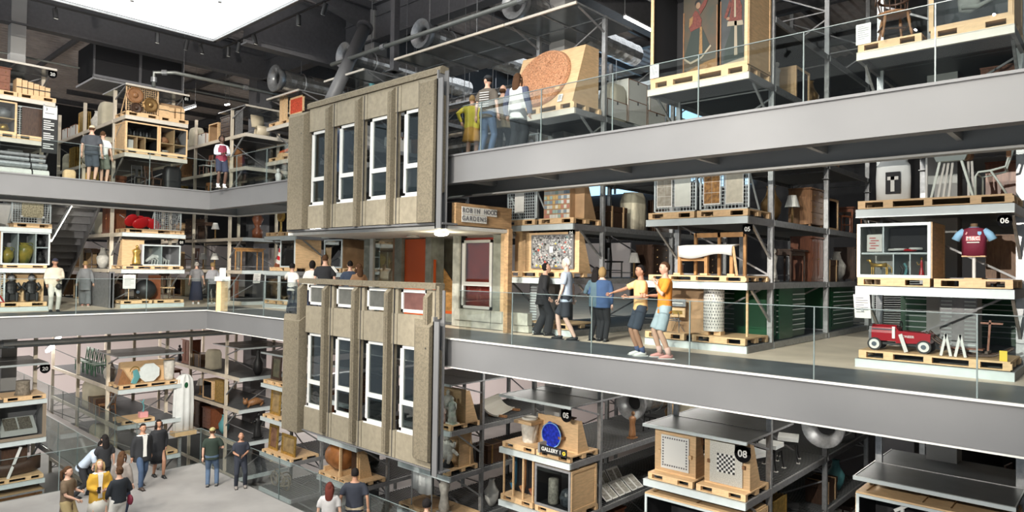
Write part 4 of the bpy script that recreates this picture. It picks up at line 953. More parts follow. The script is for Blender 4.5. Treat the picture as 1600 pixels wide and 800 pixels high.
for a_,b_ in (((-.2,-.0,.2),(.2,0,.2)),((-.2,-.17,.2),(-.2,.17,.2)),((.2,-.17,.2),(.2,.17,.2))): sub('stretcher', MB().bar(a_,b_,.025), wood_dark, t)
for i in range(9): a = PI*i/8; sub('spindle', MB().cyl((.2*math.cos(a),.17*math.sin(a),.45),(.24*math.cos(a),.06+.2*math.sin(a),.8 if 1 < i < 7 else .68),.01,6), wood_dark, t)
sub('arm_bow', MB().tube([(.24*math.cos(PI*i/10),.04+.2*math.sin(PI*i/10)-.12*(abs(i-5)/5)**3,.68) for i in range(11)],.022,8), wood_dark, t, sm=True)
sub('back_bow', MB().tube([(.23*math.cos(PI*i/10),.24,.68+.4*math.sin(PI*i/10)) for i in range(11)],.016,8), wood_dark, t, sm=True)
label_card('white label card left of the windsor chair', on(k,.1,.04,z+PH+.17), 0, .24, .36, 0)
t = pal(k, 1.68, z, 'cream pallet under the crate with the plaster figure', 1.12)
crate('large pale crate with dark glazed front above the windsor chair pallet', on(k,1.66,.06,z+PH), 0, 1.12, 1.5, 1.1, front_m=ply, lining=mat('slate lining',(.075,.085,.10),.7), bars=.06)
t = thing('plaster_relief', 'white plaster figure relief inside the dark upper right crate', 'sculpture', on(k,1.62,.35,z+PH+.26), 0)
sub('plaster', MB().lathe([(.02,.0),(.17,.05),(.15,.2),(.18,.35),(.14,.55),(.05,.62)],16,wob=.16,sy=.4), stone, t, sm=True); sub('drape', MB().tube([(-.1,-.05,.1),(.12,-.08,.06),(.28,-.05,.12),(.2,-.02,.2)],.04,8), stone, t, sm=True)
t = thing('boat_gunwale', 'curved dark red wooden boat rim low on the upper walkway rack', 'boat', on(k,1.45,.3,4.52), 0)
sub('rim', MB().tube([(-.5,0,.0),(-.35,0,.16),(0,0,.24),(.35,0,.2),(.6,0,.1)],.03,8).tube([(-.45,.3,.0),(-.3,.3,.12),(0,.3,.2),(.35,.3,.16),(.6,.3,.08)],.03,8), wood_red, t, sm=True)
for x in (-.2,0,.2,.4): sub('rib', MB().bar((x,0,0),(x,0,.2),.03), wood_red, t)
sub('keel', MB().box(-.5,0,-.12,.6,.3,.02), wood_red, t)
for u in (.85,1.98): tag(part('wood_block', MB().box(-.05,-.05,0,.05,.05,.3), pine, None, on(k,u,.12,4.39)), 'small pine chock %s of the dark red boat rim' % ('left' if u < 1 else 'right'), 'wood block')
k = '06l'
crate('wide pale crate with open slatted lid below canopy 09', on(k,1.12,.02,-3.19), 0, 2.2, 1.0, 1.15, front_m=shelf_white, m_=pine, glass=False)
t = thing('crate_lid', 'open pine lid grid lying on the wide crate below canopy 09', 'lid', on(k,1.12,.02,-2.185), 0)
sub('batten', MB().box(-1.1,0,0,1.1,.16,.03), pine, t); sub('batten', MB().box(-1.1,.95,0,1.1,1.15,.03), pine, t)
for x in (-1.1,-.25,.15,.98): sub('batten', MB().box(x,.16,0,x+.12,.95,.03), pine, t)
wheel_thing('large dark wheel inside the wide crate under sign 09', on(k,.75,.3,-3.1), 0, .36)
t = thing('hand_crank', 'white upright handle beside the wheel in the wide crate', 'handle', on(k,.7,.2,-3.1), 0); sub('stem', MB().cyl((0,0,0),(0,0,.85),.03), white_p, t); sub('grip', MB().bar((-.12,0,.7),(.1,0,.85),.05), white_p, t)
# ---------- rack 05
k = '05u'
pal(k, .45, .15, 'pallet under the brown board beside the orange shirt man', .95); pal(k, 1.68, .15, 'pale pallet under the perforated white cylinder', 1.15)
t = board('brown plywood board with small framed works, bottom of rack 05', on(k,.75,.45,.15+PH), 0, .95, 1.12, .5, ply_dark)
framed('small grey framed work on the brown board', on(k,.62,.30,.85), 0, .42, .16, galv, offwhite); framed('small yellow panel below the grey framed work', on(k,.62,.30,.62), 0, .4, .2, pine, gold)
t = thing('wire_chair', 'grey wire chair frame standing against the brown board', 'chair', on(k,.6,.15,.15+PH), 0)
for x in (-.15,.15): sub('wire_side', MB().tube([(x,0,0),(x,.0,.3),(x*.5,.1,.42),(x*.2,.2,.2),(x,.25,0)],.01,6), chrome, t)
sub('wire_seat', MB().bar((-.15,0,.3),(.15,0,.3),.015).bar((-.15,.1,.25),(.15,.1,.25),.015).bar((-.1,0,.0),(.1,0,.0),.015), chrome, t)
t = thing('perforated_cylinder', 'white perforated tall cylinder at the bottom of rack 05', 'cylinder', on(k,1.42,.4,.15+PH), 0)
sub('drum', MB().cyl((0,0,.08),(0,0,1.13),.21,24), offwhite, t, sm=False); mb = MB()
for i in range(24):
    for j in range(14): a = 2*PI*(i+.5*(j%2))/24; P_ = Vector((.212*math.cos(a),.212*math.sin(a),.16+j*.066)); mb.bar(P_*1.0, P_+Vector((math.cos(a)*.004,math.sin(a)*.004,0)), .018,.03)
sub('perforation', mb, dark_steel, t, kind='stuff'); sub('foot_block', MB().box(-.2,-.15,0,-.05,.1,.08), pine, t); sub('foot_block', MB().box(.05,-.1,0,.2,.1,.08), pine, t)
t = thing('slim_post', 'slim wooden post with little sign at the right end of rack 05', 'post', on(k,2.1,.5,.15+PH), 0)
sub('post', MB().box(-.02,-.02,0,.02,.02,1.2), pine, t); sub('board', MB().box(-.2,-.03,1.0,-.02,0,1.08).box(-.14,-.03,1.16,-.02,0,1.2), wood_mid, t)
z = 1.41; pal(k, 1.15, z, 'long pale pallet under the wooden loom frame', 2.2, 1.15, .12)
t = thing('wooden_bench_frame', 'orange brown wooden frame with a white cloth laid over it', 'frame', on(k,1.3,.25,z+.125), 0)
honey = mat('honey wood', (.42,.22,.08), .5, var=.2)
for x in (-.62,.0,.56):
    sub('post', MB().box(x-.035,0,0,x+.035,.07,.62), honey, t)
for x in (-.5,.05,.62): sub('rear_post', MB().box(x-.03,.5,0,x+.03,.56,.92), honey, t)
sub('rail', MB().box(-.5,.5,.82,.62,.54,.92), honey, t); sub('rail', MB().box(-.6,.02,.3,.0,.05,.36), honey, t)
sub('prop', MB().bar((.6,.0,.6),(.72,-.08,0),.035), pine, t)
sub('foot', MB().box(-.72,-.06,0,-.56,.1,.04).box(-.1,-.06,0,.06,.1,.04).box(.5,-.06,0,.66,.1,.04), pine, t)
sub('cloth', MB().loft([[(x,y,z_) for y,z_ in [(-.07,.40+.05*math.sin(x*5)),(-.08,.62),(.3,.66),(.32,.64),(.0,.58),(-.05,.40+.05*math.sin(x*5))]] for x in [-.6+.1*i for i in range(13)]]), cloth_w, t, sm=True)
z = 2.74
pal(k, .58, z, 'pale pallet under the left wallpaper mesh panel'); pal(k, 1.74, z, 'pale pallet under the right wallpaper mesh panel')
leaf_a = mat('grey leaf wallpaper', (.45,.42,.36), .8, col2=(.25,.22,.17), scale=10); leaf_b = mat('pale mint paper', (.66,.68,.62), .8, var=.05)
leaf_c = mat('orange brown leaf wallpaper', (.52,.27,.08), .8, col2=(.12,.06,.03), scale=14); leaf_d = mat('beige floral wallpaper', (.58,.54,.44), .8, col2=(.44,.41,.33), scale=9)
mesh_panel('left white mesh panel with two wallpaper sheets, third shelf of rack 05', on(k,.60,.2,z+PH), 0, 1.02, .96); mesh_panel('right white mesh panel with two wallpaper sheets, third shelf of rack 05', on(k,1.72,.2,z+PH), 0, 1.08, 1.0)
for u,mm,lb,h_ in ((.36,leaf_a,'grey brown leaf pattern wallpaper sheet on left mesh panel',.70),(.80,leaf_b,'plain pale mint wallpaper sheet on left mesh panel',.72),(1.47,leaf_c,'orange brown leaf wallpaper sheet on right mesh panel',.74),(1.96,leaf_d,'beige floral wallpaper sheet on right mesh panel',.74)):
    t = thing('wallpaper_sheet', lb, 'wallpaper', on(k,u,.16,z+PH+.12), 0)
    sub('mount', MB().box(-.19,-.006,0,.19,.006,h_), paper, t)
    if mm in (leaf_a, leaf_c):
        for i in range(2):
            for j in range(3): sub('tile', MB().box(-.17+i*.172,-.012,.03+j*(h_-.06)/3,-.17+i*.172+.165,-.006,.03+(j+1)*(h_-.06)/3-.008), mm, t)
    else: sub('sheet', MB().box(-.175,-.012,.02,.175,-.006,h_-.02), mm, t)
k = '05t'; z = 5.62
t = pal(k, 1.15, z, 'pine pallet under the tall crate with two paintings', 2.2, 1.15, .16)
crate('tall dark lined crate holding two painted arched panels', on(k,1.15,.05,z+.162), 0, 2.22, 2.25, 1.15, front_m=pine, lining=black_in, bars=.07, glass=False)
label_card('cream label card at the lower left of the tall painting crate', on(k,.16,.02,z+.162+.22), 0, .22, .3, 0)
skin = mat('painted skin', (.30,.18,.11), .6); bg1 = mat('dark green brown oil ground', (.045,.05,.035), .5, col2=(.09,.055,.03), scale=3); bg2 = mat('dark slate oil ground', (.04,.045,.047), .5, var=.3, scale=3)
def painting(lb, u, w, h, arched, flip):
    t = thing('figure_painting', lb, 'painting', on(k,u,.75,z+.2), 0)
    if arched:
        poly = [(-w/2,0),(w/2,0),(w/2,h*.8)]+[(w/2*math.cos(a*PI/10), h*.8+h*.2*math.sin(a*PI/10)) for a in range(1,10)]+[(-w/2,h*.8)]
    else: poly = [(-w/2,0),(w/2,0),(w/2,h),(-w/2,h)]
    sub('panel', MB().prism(poly,0,.04), bg2 if flip else bg1, t)
    rim = MB().box(-w/2,-.015,0,-w/2+.025,.0,h*.8).box(w/2-.025,-.015,0,w/2,.0,h*.8); sub('frame_edge', rim, wood_mid, t)
    s = -1 if flip else 1; P2 = lambda pts, nm, m_, y: sub(nm, MB().prism([(s*a*w/2, b*h) for a,b in (pts if s > 0 else pts[::-1])], -y, -y+.004), m_, t)
    dg = mat('dark green skirt', (.022,.034,.028), .6); rd = mat('painted red coat', (.15,.035,.025), .6, var=.3, scale=20); gd = mat('painted gold braid', (.26,.14,.05), .6, var=.3, scale=25); cr = mat('painted cream', (.34,.29,.21), .6)
    if not flip:
        P2([(-.98,.02),(.95,.02),(.95,.22),(.3,.2),(-.98,.12)], 'painted_ground', gd, .004)
        P2([(-.95,.28),(-.55,.22),(.1,.26),(.6,.36),(.05,.62),(-.5,.58)], 'painted_skirt', dg, .008)
        P2([(-.96,.27),(-.55,.205),(.1,.245),(.66,.36),(.6,.38),(.1,.27),(-.55,.23),(-.93,.29)], 'skirt_hem', cr, .012)
        P2([(-.55,.57),(.05,.6),(.1,.68),(-.15,.78),(-.3,.8),(-.6,.7),(-.65,.62)], 'painted_coat', rd, .012); P2([(-.05,.3),(.15,.3),(.12,.6),(.0,.6)], 'painted_sash', gd, .014)
        P2([(.0,.74),(.3,.82),(.52,.92),(.5,.97),(.2,.88),(-.1,.8)], 'painted_arm', rd, .013); P2([(-.65,.62),(-.45,.66),(-.4,.74),(-.62,.72)], 'painted_sleeve', gd, .015)
    else:
        P2([(-.98,.02),(.95,.02),(.9,.1),(-.98,.12)], 'painted_ground', gd, .004); P2([(-.9,.15),(.8,.1),(.7,.3),(.2,.55),(-.3,.55),(-.4,.35)], 'painted_skirt', dg, .008)
        P2([(-.9,.12),(.8,.08),(.78,.13),(-.86,.17)], 'skirt_hem', cr, .012); P2([(-.35,.5),(.5,.55),(.35,.66),(.3,.8),(-.15,.82),(-.35,.7)], 'painted_coat', rd, .012)
        P2([(-.1,.2),(.1,.2),(.1,.56),(-.05,.56)], 'painted_sash', cr, .014); P2([(-.45,.5),(.55,.52),(.52,.57),(-.4,.55)], 'coat_trim', cr, .014)
        P2([(.3,.74),(.6,.6),(.75,.62),(.4,.8)], 'painted_sleeve', rd, .013); P2([(.0,.6),(.12,.6),(.12,.8),(.02,.8)], 'shirt_front', cr, .015)
    sub('painted_face', MB().ell((s*-.12*w/2,-.012,h*.845),(.055,.008,.075),14,8), skin, t); sub('painted_hair', MB().ell((s*-.14*w/2,-.008,h*.872),(.075,.006,.075),14,8), black_m, t); sub('hand', MB().ell((s*.5*w/2,-.014,h*.95 if not flip else h*.6),(.04,.006,.035),10,6), skin, t)
painting('left painting of a dancer in a dark green skirt inside tall crate', .87, .82, 2.0, False, False)
painting('right arched painting of a figure in red coat inside tall crate', 1.7, .72, 2.05, True, True)
t = thing('coral_sculpture', 'white twisted coral like sculpture on the upper walkway under the tall crate', 'sculpture', on(k,.45,.2,4.4), 0)
R = random.Random(5)
for i in range(7): a = R.uniform(-.4,.4); sub('branch', MB().ring((a,R.uniform(-.1,.1),.14), R.uniform(.08,.15), .03, 12, 5, a0=R.uniform(0,2), a1=R.uniform(3.5,6)), stone, t, sm=True)
t = thing('antler_sculpture', 'white branching horn shapes right of the coral sculpture', 'sculpture', on(k,1.0,.2,4.4), 0)
for i in range(6): a = -.25+i*.1; sub('horn', MB().tube([(a,0,0),(a+.05,0,.14),(a-.04+.02*i,0,.3)],[.035,.03,.01],7), stone, t, sm=True)
k = '05l'; z = -2.92
for u,nm in ((.62,'left'),(1.76,'right')): pal(k, u, z, 'pine pallet under the %s inlaid panel below sign 08' % nm, 1.06)
for u,nm in ((.60,'left'),(1.78,'right')): board('plywood board holding the %s inlaid panel below sign 08' % nm, on(k,u,.3,z+PH), 0, .98, .98, .55)
t = thing('inlaid_panel', 'cream square panel with a dark floral border below sign 08', 'panel', on(k,.62,.25,z+PH+.1), 0)
sub('slab', MB().box(-.33,0,0,.33,.04,.72), paper, t); mb = MB()
for i in range(40):
    a = i/40*4; s_ = a%1; q = int(a); x,y = [(-.28+.56*s_,.07),(.28,.07+.6*s_),(.28-.56*s_,.66),(-.28,.66-.6*s_)][q]; mb.box(x-.018,-.005,y-.014,x+.014,0,y+.02)
sub('floral_border', mb, dark_steel, t, kind='stuff'); sub('clip', MB().box(-.4,-.02,.3,-.33,.03,.38), pine, t); sub('clip', MB().box(.33,-.02,.3,.4,.03,.38), pine, t)
t = thing('inlaid_panel', 'speckled panel inlaid with a black and white chessboard below sign 08', 'panel', on(k,1.78,.25,z+PH+.05), 0)
sub('slab', MB().box(-.35,0,0,.35,.04,.84), mat('speckled inlay',(.78,.77,.71),.5,col2=(.42,.41,.37),scale=60), t); mb = MB(); mw = MB()
for i in range(8):
    for j in range(8): (mb if (i+j)%2 else mw).box(-.19+i*.048,-.006,.23+j*.048,-.19+(i+1)*.048,0,.23+(j+1)*.048)
sub('dark_squares', mb, black_m, t, kind='stuff'); sub('light_squares', mw, paper, t, kind='stuff')
for x in (-.40,.35): sub('clip', MB().box(x,-.02,.38,x+.06,.03,.45), wood_mid, t)
crate('long pale crate under the shelf of the inlaid panels', on(k,1.15,.03,-4.24), 0, 2.25, .98, 1.15, front_m=shelf_white, m_=pine, glass=False)
t = thing('crate_lid', 'open pine lid grid on the long crate below the inlaid panels', 'lid', on(k,1.15,.03,-3.255), 0)
sub('batten', MB().box(-1.12,0,0,1.12,.14,.03), pine, t)
for x in (-1.12,-.1,1.0): sub('batten', MB().box(x,.14,0,x+.12,1.1,.03), pine, t)
# ---------- rack 04
k = '04u'
pal(k, 1.5, .15, 'dark pallet at the bottom of rack 04 behind the visitors', 1.4)
t = thing('grey_tower', 'grey louvred steel tower between the bases of racks 04', 'cabinet', on(k,.9,.5,.16), 0); sub('casing', MB().box(-.35,0,0,.25,.3,1.2), galv_dull, t)
for i in range(16): sub('louvre', MB().box(-.32,-.02,.05+i*.07,-.1,0,.085+i*.07), shelf_white, t)
z = 1.41; pal(k, 1.2, z, 'wide pine pallet under the collage board', 2.1)
board('wide plywood board behind the paper collage', on(k,1.4,.35,z+PH), 0, 1.72, 1.0, .5); board('small plywood step board left of the paper collage', on(k,.3,.45,z+PH), 0, .5, 1.15, .4)
t = thing('paper_collage', 'large collage of torn newsprint scraps with small bright spots', 'collage', on(k,1.45,.28,z+PH+.08), 0)
sub('backing', MB().box(-.68,0,0,.68,.05,.86), mat('collage ground',(.16,.16,.165),.8), t)
cols = [mat('newsprint pale',(.5,.5,.49),.8), mat('newsprint',(.38,.38,.37),.8), galv_dull, black_m, mat('newsprint grey',(.35,.35,.36),.8), yellow_m, mat('scrap red',(.5,.08,.05),.7), teal_m]
R = random.Random(11)
for c_,mm in enumerate(cols):
    mb = MB()
    for i in range([130,110,90,70,110,10,12,12][c_]):
        x,y,w_,h_ = R.uniform(-.64,.60),R.uniform(.02,.80),R.uniform(.02,.07),R.uniform(.015,.06); a = R.uniform(-.4,.4); yy = -.002-R.uniform(0,.012)
        mb.add([(x,yy,y),(x+w_,yy,y+a*w_),(x+w_-a*h_,yy,y+h_+a*w_),(x-a*h_,yy,y+h_)],[(0,1,2,3)])
    sub('paper_scraps', mb, mm, t, kind='stuff')
sub('centre_label', MB().box(-.05,-.03,.4,.06,-.02,.56), paper, t)
z = 2.74
pal(k, .55, z, 'pale pallet under the sign mesh panel of rack 04', 1.05); pal(k, 1.75, z, 'pale pallet under the block of coloured books')
mesh_panel('white mesh panel with a hanging notice, third shelf of rack 04', on(k,.55,.15,z+PH), 0, 1.02, .9)
t = part('notice_sheet', MB().box(-.16,0,0,.16,.01,.55), offwhite, None, on(k,.48,.12,z+PH+.18)); tag(t, 'off white notice sheet hanging on the mesh panel of rack 04', 'notice')
board('plywood box behind the block of coloured books', on(k,1.85,.45,z+PH), 0, .95, .9, .5, ply_dark)
R = random.Random(2)
spines = [mat('spine %d' % i, c, .7) for i,c in enumerate([(.6,.6,.56),(.5,.52,.5),(.3,.4,.36),(.5,.35,.15),(.2,.25,.3),(.62,.6,.5),(.45,.2,.15)])]
t = thing('book_block', 'square block of small coloured booklets packed in rows', 'booklets', on(k,1.62,.25,z+PH), 0); sub('case', MB().box(-.42,.0,0,.42,.2,.74), ply_dark, t)
for r in range(6):
    for c_ in range(9): sub('booklet', MB().box(0,-.012,0,.083,0,.085), spines[R.randrange(7)], t, loc=(-.40+c_*.09,-.001,.02+r*.118), key='bklt')
k = '04t'; z = 5.55
pal(k, 1.15, z, 'wide pine pallet under the terracotta roundel', 2.2, 1.15, .16)
t = thing('wedge_stand', 'large plywood wedge stand carrying the terracotta roundel', 'display stand', on(k,1.12,.1,z+.162), 0)
a_ = .34; Hh = 1.55
sub('face', MB().prism([(0,0),(.04,0),(.04+Hh*math.tan(a_),Hh),(Hh*math.tan(a_),Hh)], -1.05, 1.05, axis='x'), ply, t)
for x in (-1.05,1.02): sub('side_panel', MB().prism([(.04,0),(1.1,0),(1.1,Hh),(.04+Hh*math.tan(a_),Hh)], x, x+.03, axis='x'), ply, t)
t = thing('terracotta_roundel', 'large round carved terracotta relief leaning on the wedge stand', 'relief', on(k,1.02,.1,z+.162), 0)
M_ = Matrix.Translation((0,.27,.82)) @ Matrix.Rotation(-a_,4,'X')
mb = MB(); n = 72; prof = [(.0,-.06),(.25,-.065),(.5,-.06),(.72,-.06),(.75,-.085),(.80,-.085),(.82,-.05),(.84,0)]
R = random.Random(9); rings = []
for r_,y_ in prof: rings.append([(r_*math.cos(2*PI*i/n)*1.03, y_+(R.uniform(-.012,.012) if .1<r_<.74 else 0), r_*math.sin(2*PI*i/n)*.98) for i in range(n)] if r_ > 0 else [(.001*math.cos(2*PI*i/n),y_,.001*math.sin(2*PI*i/n)) for i in range(n)])
rings = rings[::-1]
sub('relief_disc', MB().loft(rings).xf(M_), terracotta, t, sm=False); mb = MB()
for i in range(260):
    r_ = .70*math.sqrt(R.random()); a = R.uniform(0,2*PI); x,z_ = r_*math.cos(a), r_*math.sin(a); s_ = R.uniform(.015,.035); mb.ell((x,-.063,z_),(s_,.02,s_),6,4)
sub('carved_bosses', mb.xf(M_), terracotta, t, kind='stuff')
for x,zz in ((.66,-.45),(-.5,-.72)): sub('clip', MB().cbox(x,-.07,zz,.14,.06,.08).xf(M_), ply, t)
label_card('small white label at the foot of the wedge stand', on(k,1.78,.12,z+.32), 0, .14, .2, -.3)
t = thing('grid_of_discs', 'metal stand with a cluster of dark discs under the terracotta roundel', 'display', on(k,.45,.3,4.4), 0)
for i in range(3):
    for j in range(4): sub('disc', MB().cyl((-.35+j*.2+.1*(i%2),0,.1+i*.2),(-.35+j*.2+.1*(i%2),.05,.1+i*.2),.09,12), dark_steel if (i+j)%3 else stone, t)
sub('stand', MB().box(-.5,.06,0,-.47,.1,.75).box(.47,.06,0,.5,.1,.75).box(-.5,.06,.72,.5,.1,.75), shelf_white, t)
k = '04l'; z = -3.03
pal(k, .62, z, 'pine pallet under the carved stone capital', 1.1); pal(k, 1.76, z, 'pine pallet under the blue glass flower dish', 1.06)
t = thing('carved_capital', 'carved pale stone basket capital with square top on left pallet', 'capital', on(k,.62,.5,z+PH), 0)
sub('basket', MB().lathe([(.18,0),(.19,.04),(.2,.2),(.23,.42),(.25,.5)],24,wob=.05), stone, t); sub('abacus', MB().box(-.3,-.3,.5,.3,.3,.58), ply, t); sub('rim', MB().lathe([(.2,.58),(.22,.6),(.2,.64),(.17,.64),(.16,.6)],20), stone, t)
board('narrow plywood board behind the carved capital', on(k,.95,.7,z+PH), 0, .45, .72, .4); board('plywood board behind the blue glass flower dish', on(k,1.72,.45,z+PH), 0, 1.0, .80, .45)
t = thing('glass_flower_dish', 'cobalt blue glass flower shaped dish with pale rim', 'dish', on(k,1.52,.35,z+PH), 0)
mb = MB(); rings = []
for r_,y_ in ((.02,0),(.12,.02),(.22,-.02),(.30,-.08)): rings.append([(r_*math.cos(2*PI*i/48)*(1+.05*math.sin(8*2*PI*i/48)),y_,.36+1.08*r_*math.sin(2*PI*i/48)*(1+.05*math.sin(8*2*PI*i/48))) for i in range(48)])
sub('dish', mb.loft(rings[::-1],cap=False).loft([[(p[0],p[1]+.015,p[2]) for p in r_] for r_ in rings]), blue_m, t)
for i in range(9): a = 2*PI*i/9; sub('ray', MB().bar((.05*math.cos(a),.0,.36+.05*math.sin(a)),(.24*math.cos(a),-.045,.36+.26*math.sin(a)),.012,.006), mat('pale blue glass',(.25,.5,.8),.2), t)
sub('rim', MB().ring((0,-.08,.36),.30,.012,36,5), mat('pale blue glass',(.25,.5,.8),.2), t); sub('bracket', MB().box(.22,-.08,.3,.34,.05,.36), wood_mid, t); sub('prop', MB().bar((0,.0,.1),(0,.1,.0),.05), wood_mid, t)
P = on(k,2.0,-.25,z+.30)
t = thing('gallery_sign', 'dark projecting sign lettered GALLERY 10 beside the blue dish', 'sign', P, 0)
sub('board', MB().box(-.40,-.012,-.09,.42,.012,.09).xf(Matrix.Rotation(.0,4,'Z')), black_m, t); lettering('GALLERY 1', .125, white_p, t, (-.04,-.018,0)); sub('side_flange', MB().box(-.46,-.012,-.12,-.40,.25,.12), galv_dull, t)
sub('yellow_disc', MB().cyl((.35,-.022,0),(.35,-.014,0),.045,16), yellow_m, t); lettering('0', .07, black_m, t, (.35,-.026,0))
z = -4.4
pal(k, .58, z, 'pine pallet under the tall slatted case at left of rack 04', 1.1); pal(k, 1.76, z, 'pine pallet under the glazed crate of dark vessels', 1.1)
t = thing('slatted_case', 'tall pine case with three dark upright bays holding curved instruments', 'case', on(k,.58,.1,z+PH), 0)
for x in (-.5,-.17,.17,.5): sub('upright_batten', MB().box(x-.02,0,0,x+.02,.04,1.15), pine, t)
sub('back_panel', MB().box(-.5,.4,0,.5,.42,1.15), black_in, t); sub('top_rail', MB().box(-.52,0,1.12,.52,.42,1.16), pine, t)
for x,mm in ((-.33,blue_m),(0,wood_mid),(.33,wood_red)): sub('curved_neck', MB().tube([(x-.08,.2,.25),(x,.2,.1),(x+.06,.2,.3),(x+.06,.2,1.05)],.05,8), mat('petrol blue',(.03,.12,.2),.4) if mm is blue_m else mm, t, sm=True)
crate('glazed crate with plywood side and dark lining under sign GALLERY 10', on(k,1.74,.06,z+PH), 0, 1.12, 1.02, 1.08, front_m=galv_dull, lining=black_in, m_=ply, bars=.06)
vessel('speckled pale cylinder vase inside the glazed crate', on(k,1.56,.35,z+PH+.03), 0, [(.13,0),(.14,.05),(.13,.6),(.12,.62)], mat('speckled glaze',(.35,.33,.28),.5,var=.5,scale=15))
vessel('dark speckled globe vase inside the glazed crate', on(k,2.0,.35,z+PH+.03), 0, [(.08,0),(.17,.1),(.2,.25),(.15,.4),(.06,.46)], mat('dark glaze',(.06,.07,.08),.3,var=.8,scale=15))
# ---------- lower rack right of the facade
k = '03l'; z = -2.98
pal(k, 1.7, z, 'pine pallet under the painted porcelain figures', 1.15)
board('plywood box board behind the porcelain figures', on(k,1.75,.6,z+PH), 0, 1.1, .95, .5)
porc = mat('painted porcelain', (.72,.72,.68), .25, col2=(.35,.45,.38), scale=9); porc2 = mat('rose porcelain', (.74,.70,.66), .25, col2=(.6,.3,.25), scale=10)
for i,(u,v,h_,mm,lb) in enumerate([(1.45,.3,.80,porc2,'rose tinted tall porcelain figure nearest the facade'),(1.72,.45,.92,stone,'white porcelain figure rising behind the others'),(1.80,.2,.52,porc2,'short rose porcelain group at the front'),(2.06,.3,.78,porc,'green and white porcelain figure at the right'),(1.60,.16,.55,porc,'small pale green porcelain figure in front')]):
    statue(lb, on(k,u,v,z+PH), 0, h_, mm, seed=i, name='porcelain_figure', base_m=wood_red if i == 2 else None, wid=1.2)
z = -4.25
pal(k, 1.62, z, 'pine pallet under the stone cherub', 1.2)
t = thing('niche_stand', 'plywood niche with back and side standing round the stone cherub', 'display stand', on(k,1.72,.15,z+PH), 0)
sub('back', MB().box(-.5,.75,0,.5,.78,1.0), ply, t); sub('side', MB().prism([(.35,0),(.95,0),(.8,1.0),(.35,1.0)],.42,.45,axis='x'), ply, t); sub('inner_post', MB().box(.15,.5,0,.2,.55,.75), ply, t)
t = thing('stone_cherub', 'pale stone cherub with raised arms on a small dark base', 'statue', on(k,1.85,.35,z+PH), 0); t.scale = (1.3,1.3,1.3)
sub('base', MB().lathe([(.14,0),(.12,.05),(.06,.16)],12), black_m, t); sub('torso', MB().tube([(0,0,.16),(-.03,0,.3),(.02,0,.48),(0,0,.58)],[.09,.14,.13,.06],12), stone, t, sm=True)
sub('head', MB().ell((-.02,-.02,.68),(.085,.09,.1)), stone, t, sm=True)
for s_ in (-1,1): sub('arm', MB().tube([(s_*.1,0,.52),(s_*.24,-.05,.5),(s_*.3,-.08,.6)],[.05,.045,.03],8), stone, t, sm=True); sub('leg', MB().tube([(s_*.06,0,.3),(s_*.2,-.12,.28),(s_*.14,-.12,.12)],[.07,.06,.035],8), stone, t, sm=True)
sub('drapery', MB().tube([(-.25,.02,.35),(0,.06,.42),(.3,.02,.3)],[.04,.07,.03],8), stone, t, sm=True)
z = -5.62
pal(k, .75, z, 'pine pallet with a brown disc below the white hanging cloth', 1.45); pal(k, 1.9, z, 'pine pallet under the robed stone figure', .9)
statue('grey robed stone figure without arms behind the dark haired visitor', on(k,1.72,.35,z+PH), 0, 1.12, mat('weathered stone',(.42,.40,.36),.8,var=.25,bump=.5), seed=4, arms=False, name='robed_figure')
t = part('brown_disc', MB().lathe([(.01,0),(.48,0),(.5,.03),(.3,.05),(.01,.05)],28), ply_dark, None, on(k,.8,.6,z+PH)); tag(t, 'flat brown disc lying on the pallet below the hanging cloth', 'disc')
t = thing('hanging_cloth', 'white cloth hung on a rail left of the cherub', 'cloth', on(k,.95,.15,-5.62), 0)
sub('rail_post', MB().cyl((-.45,0,0),(-.45,0,1.25),.02), galv, t); sub('rail_post', MB().cyl((.45,0,0),(.45,0,1.25),.02), galv, t); sub('rail', MB().bar((-.45,0,1.25),(.45,0,1.25),.02), galv, t)
sub('cloth', MB().loft([[(x,.03*math.sin(x*17)+.02+dy,z_) for z_,dy in [(1.28,0),(1.28,.015),(.55+.12*(x*2)**2,.015),(.55+.12*(x*2)**2,0)]] for x in [-.42+.06*i for i in range(15)]]), cloth_w, t, sm=True)
k = '03t'
# ---------- rack left of the flat
k = '02u'; z = 1.41
pal(k, .6, z, 'pallet under the white fronted crate left of the flat', 1.1); pal(k, 1.75, z, 'pallet under the brown crate left of the flat', 1.0)
crate('white fronted dark crate with tall brown side, left of the flat', on(k,.65,.05,z+PH), 0, 1.1, .98, 1.1, front_m=shelf_white, lining=black_in, m_=ply_dark)
statue('pale cast inside the white fronted crate left of the flat', on(k,.65,.4,z+PH+.03), 0, .5, stone, seed=8, name='plaster_cast')
k = '02l'; z = -5.6
pal(k, .6, z, 'pine pallet under the brown barrel form', 1.1); pal(k, 1.75, z, 'pine pallet under the carved dark panel', 1.1)
t = thing('brown_barrel', 'large glossy brown barrel shaped wooden body on its pallet', 'barrel', on(k,.68,.5,z+PH), 0)
sub('barrel', MB().tube([(-.5,0,.48),(-.35,0,.52),(0,0,.55),(.35,0,.52),(.5,0,.48)],[.3,.4,.46,.4,.3],24), mat('glossy brown',(.30,.12,.04),.25,var=.25,scale=4), t, sm=True)
for x in (-.3,0,.3): sub('band', MB().ring((x,0,.53),.44-abs(x)*.18,.012,28,5,axis='x'), wood_dark, t)
sub('cradle', MB().box(-.5,-.35,0,-.4,.35,.16).box(.4,-.35,0,.5,.35,.16).box(.48,-.38,0,.54,-.3,1.0), pine, t); sub('clamp', MB().box(-.56,-.1,.9,-.48,0,1.0).box(-.56,-.1,.3,-.48,0,.4), white_p, t)
t = thing('carved_screen', 'dark carved column panel on a plywood stand right of the barrel', 'panel', on(k,1.6,.45,z+PH), 0)
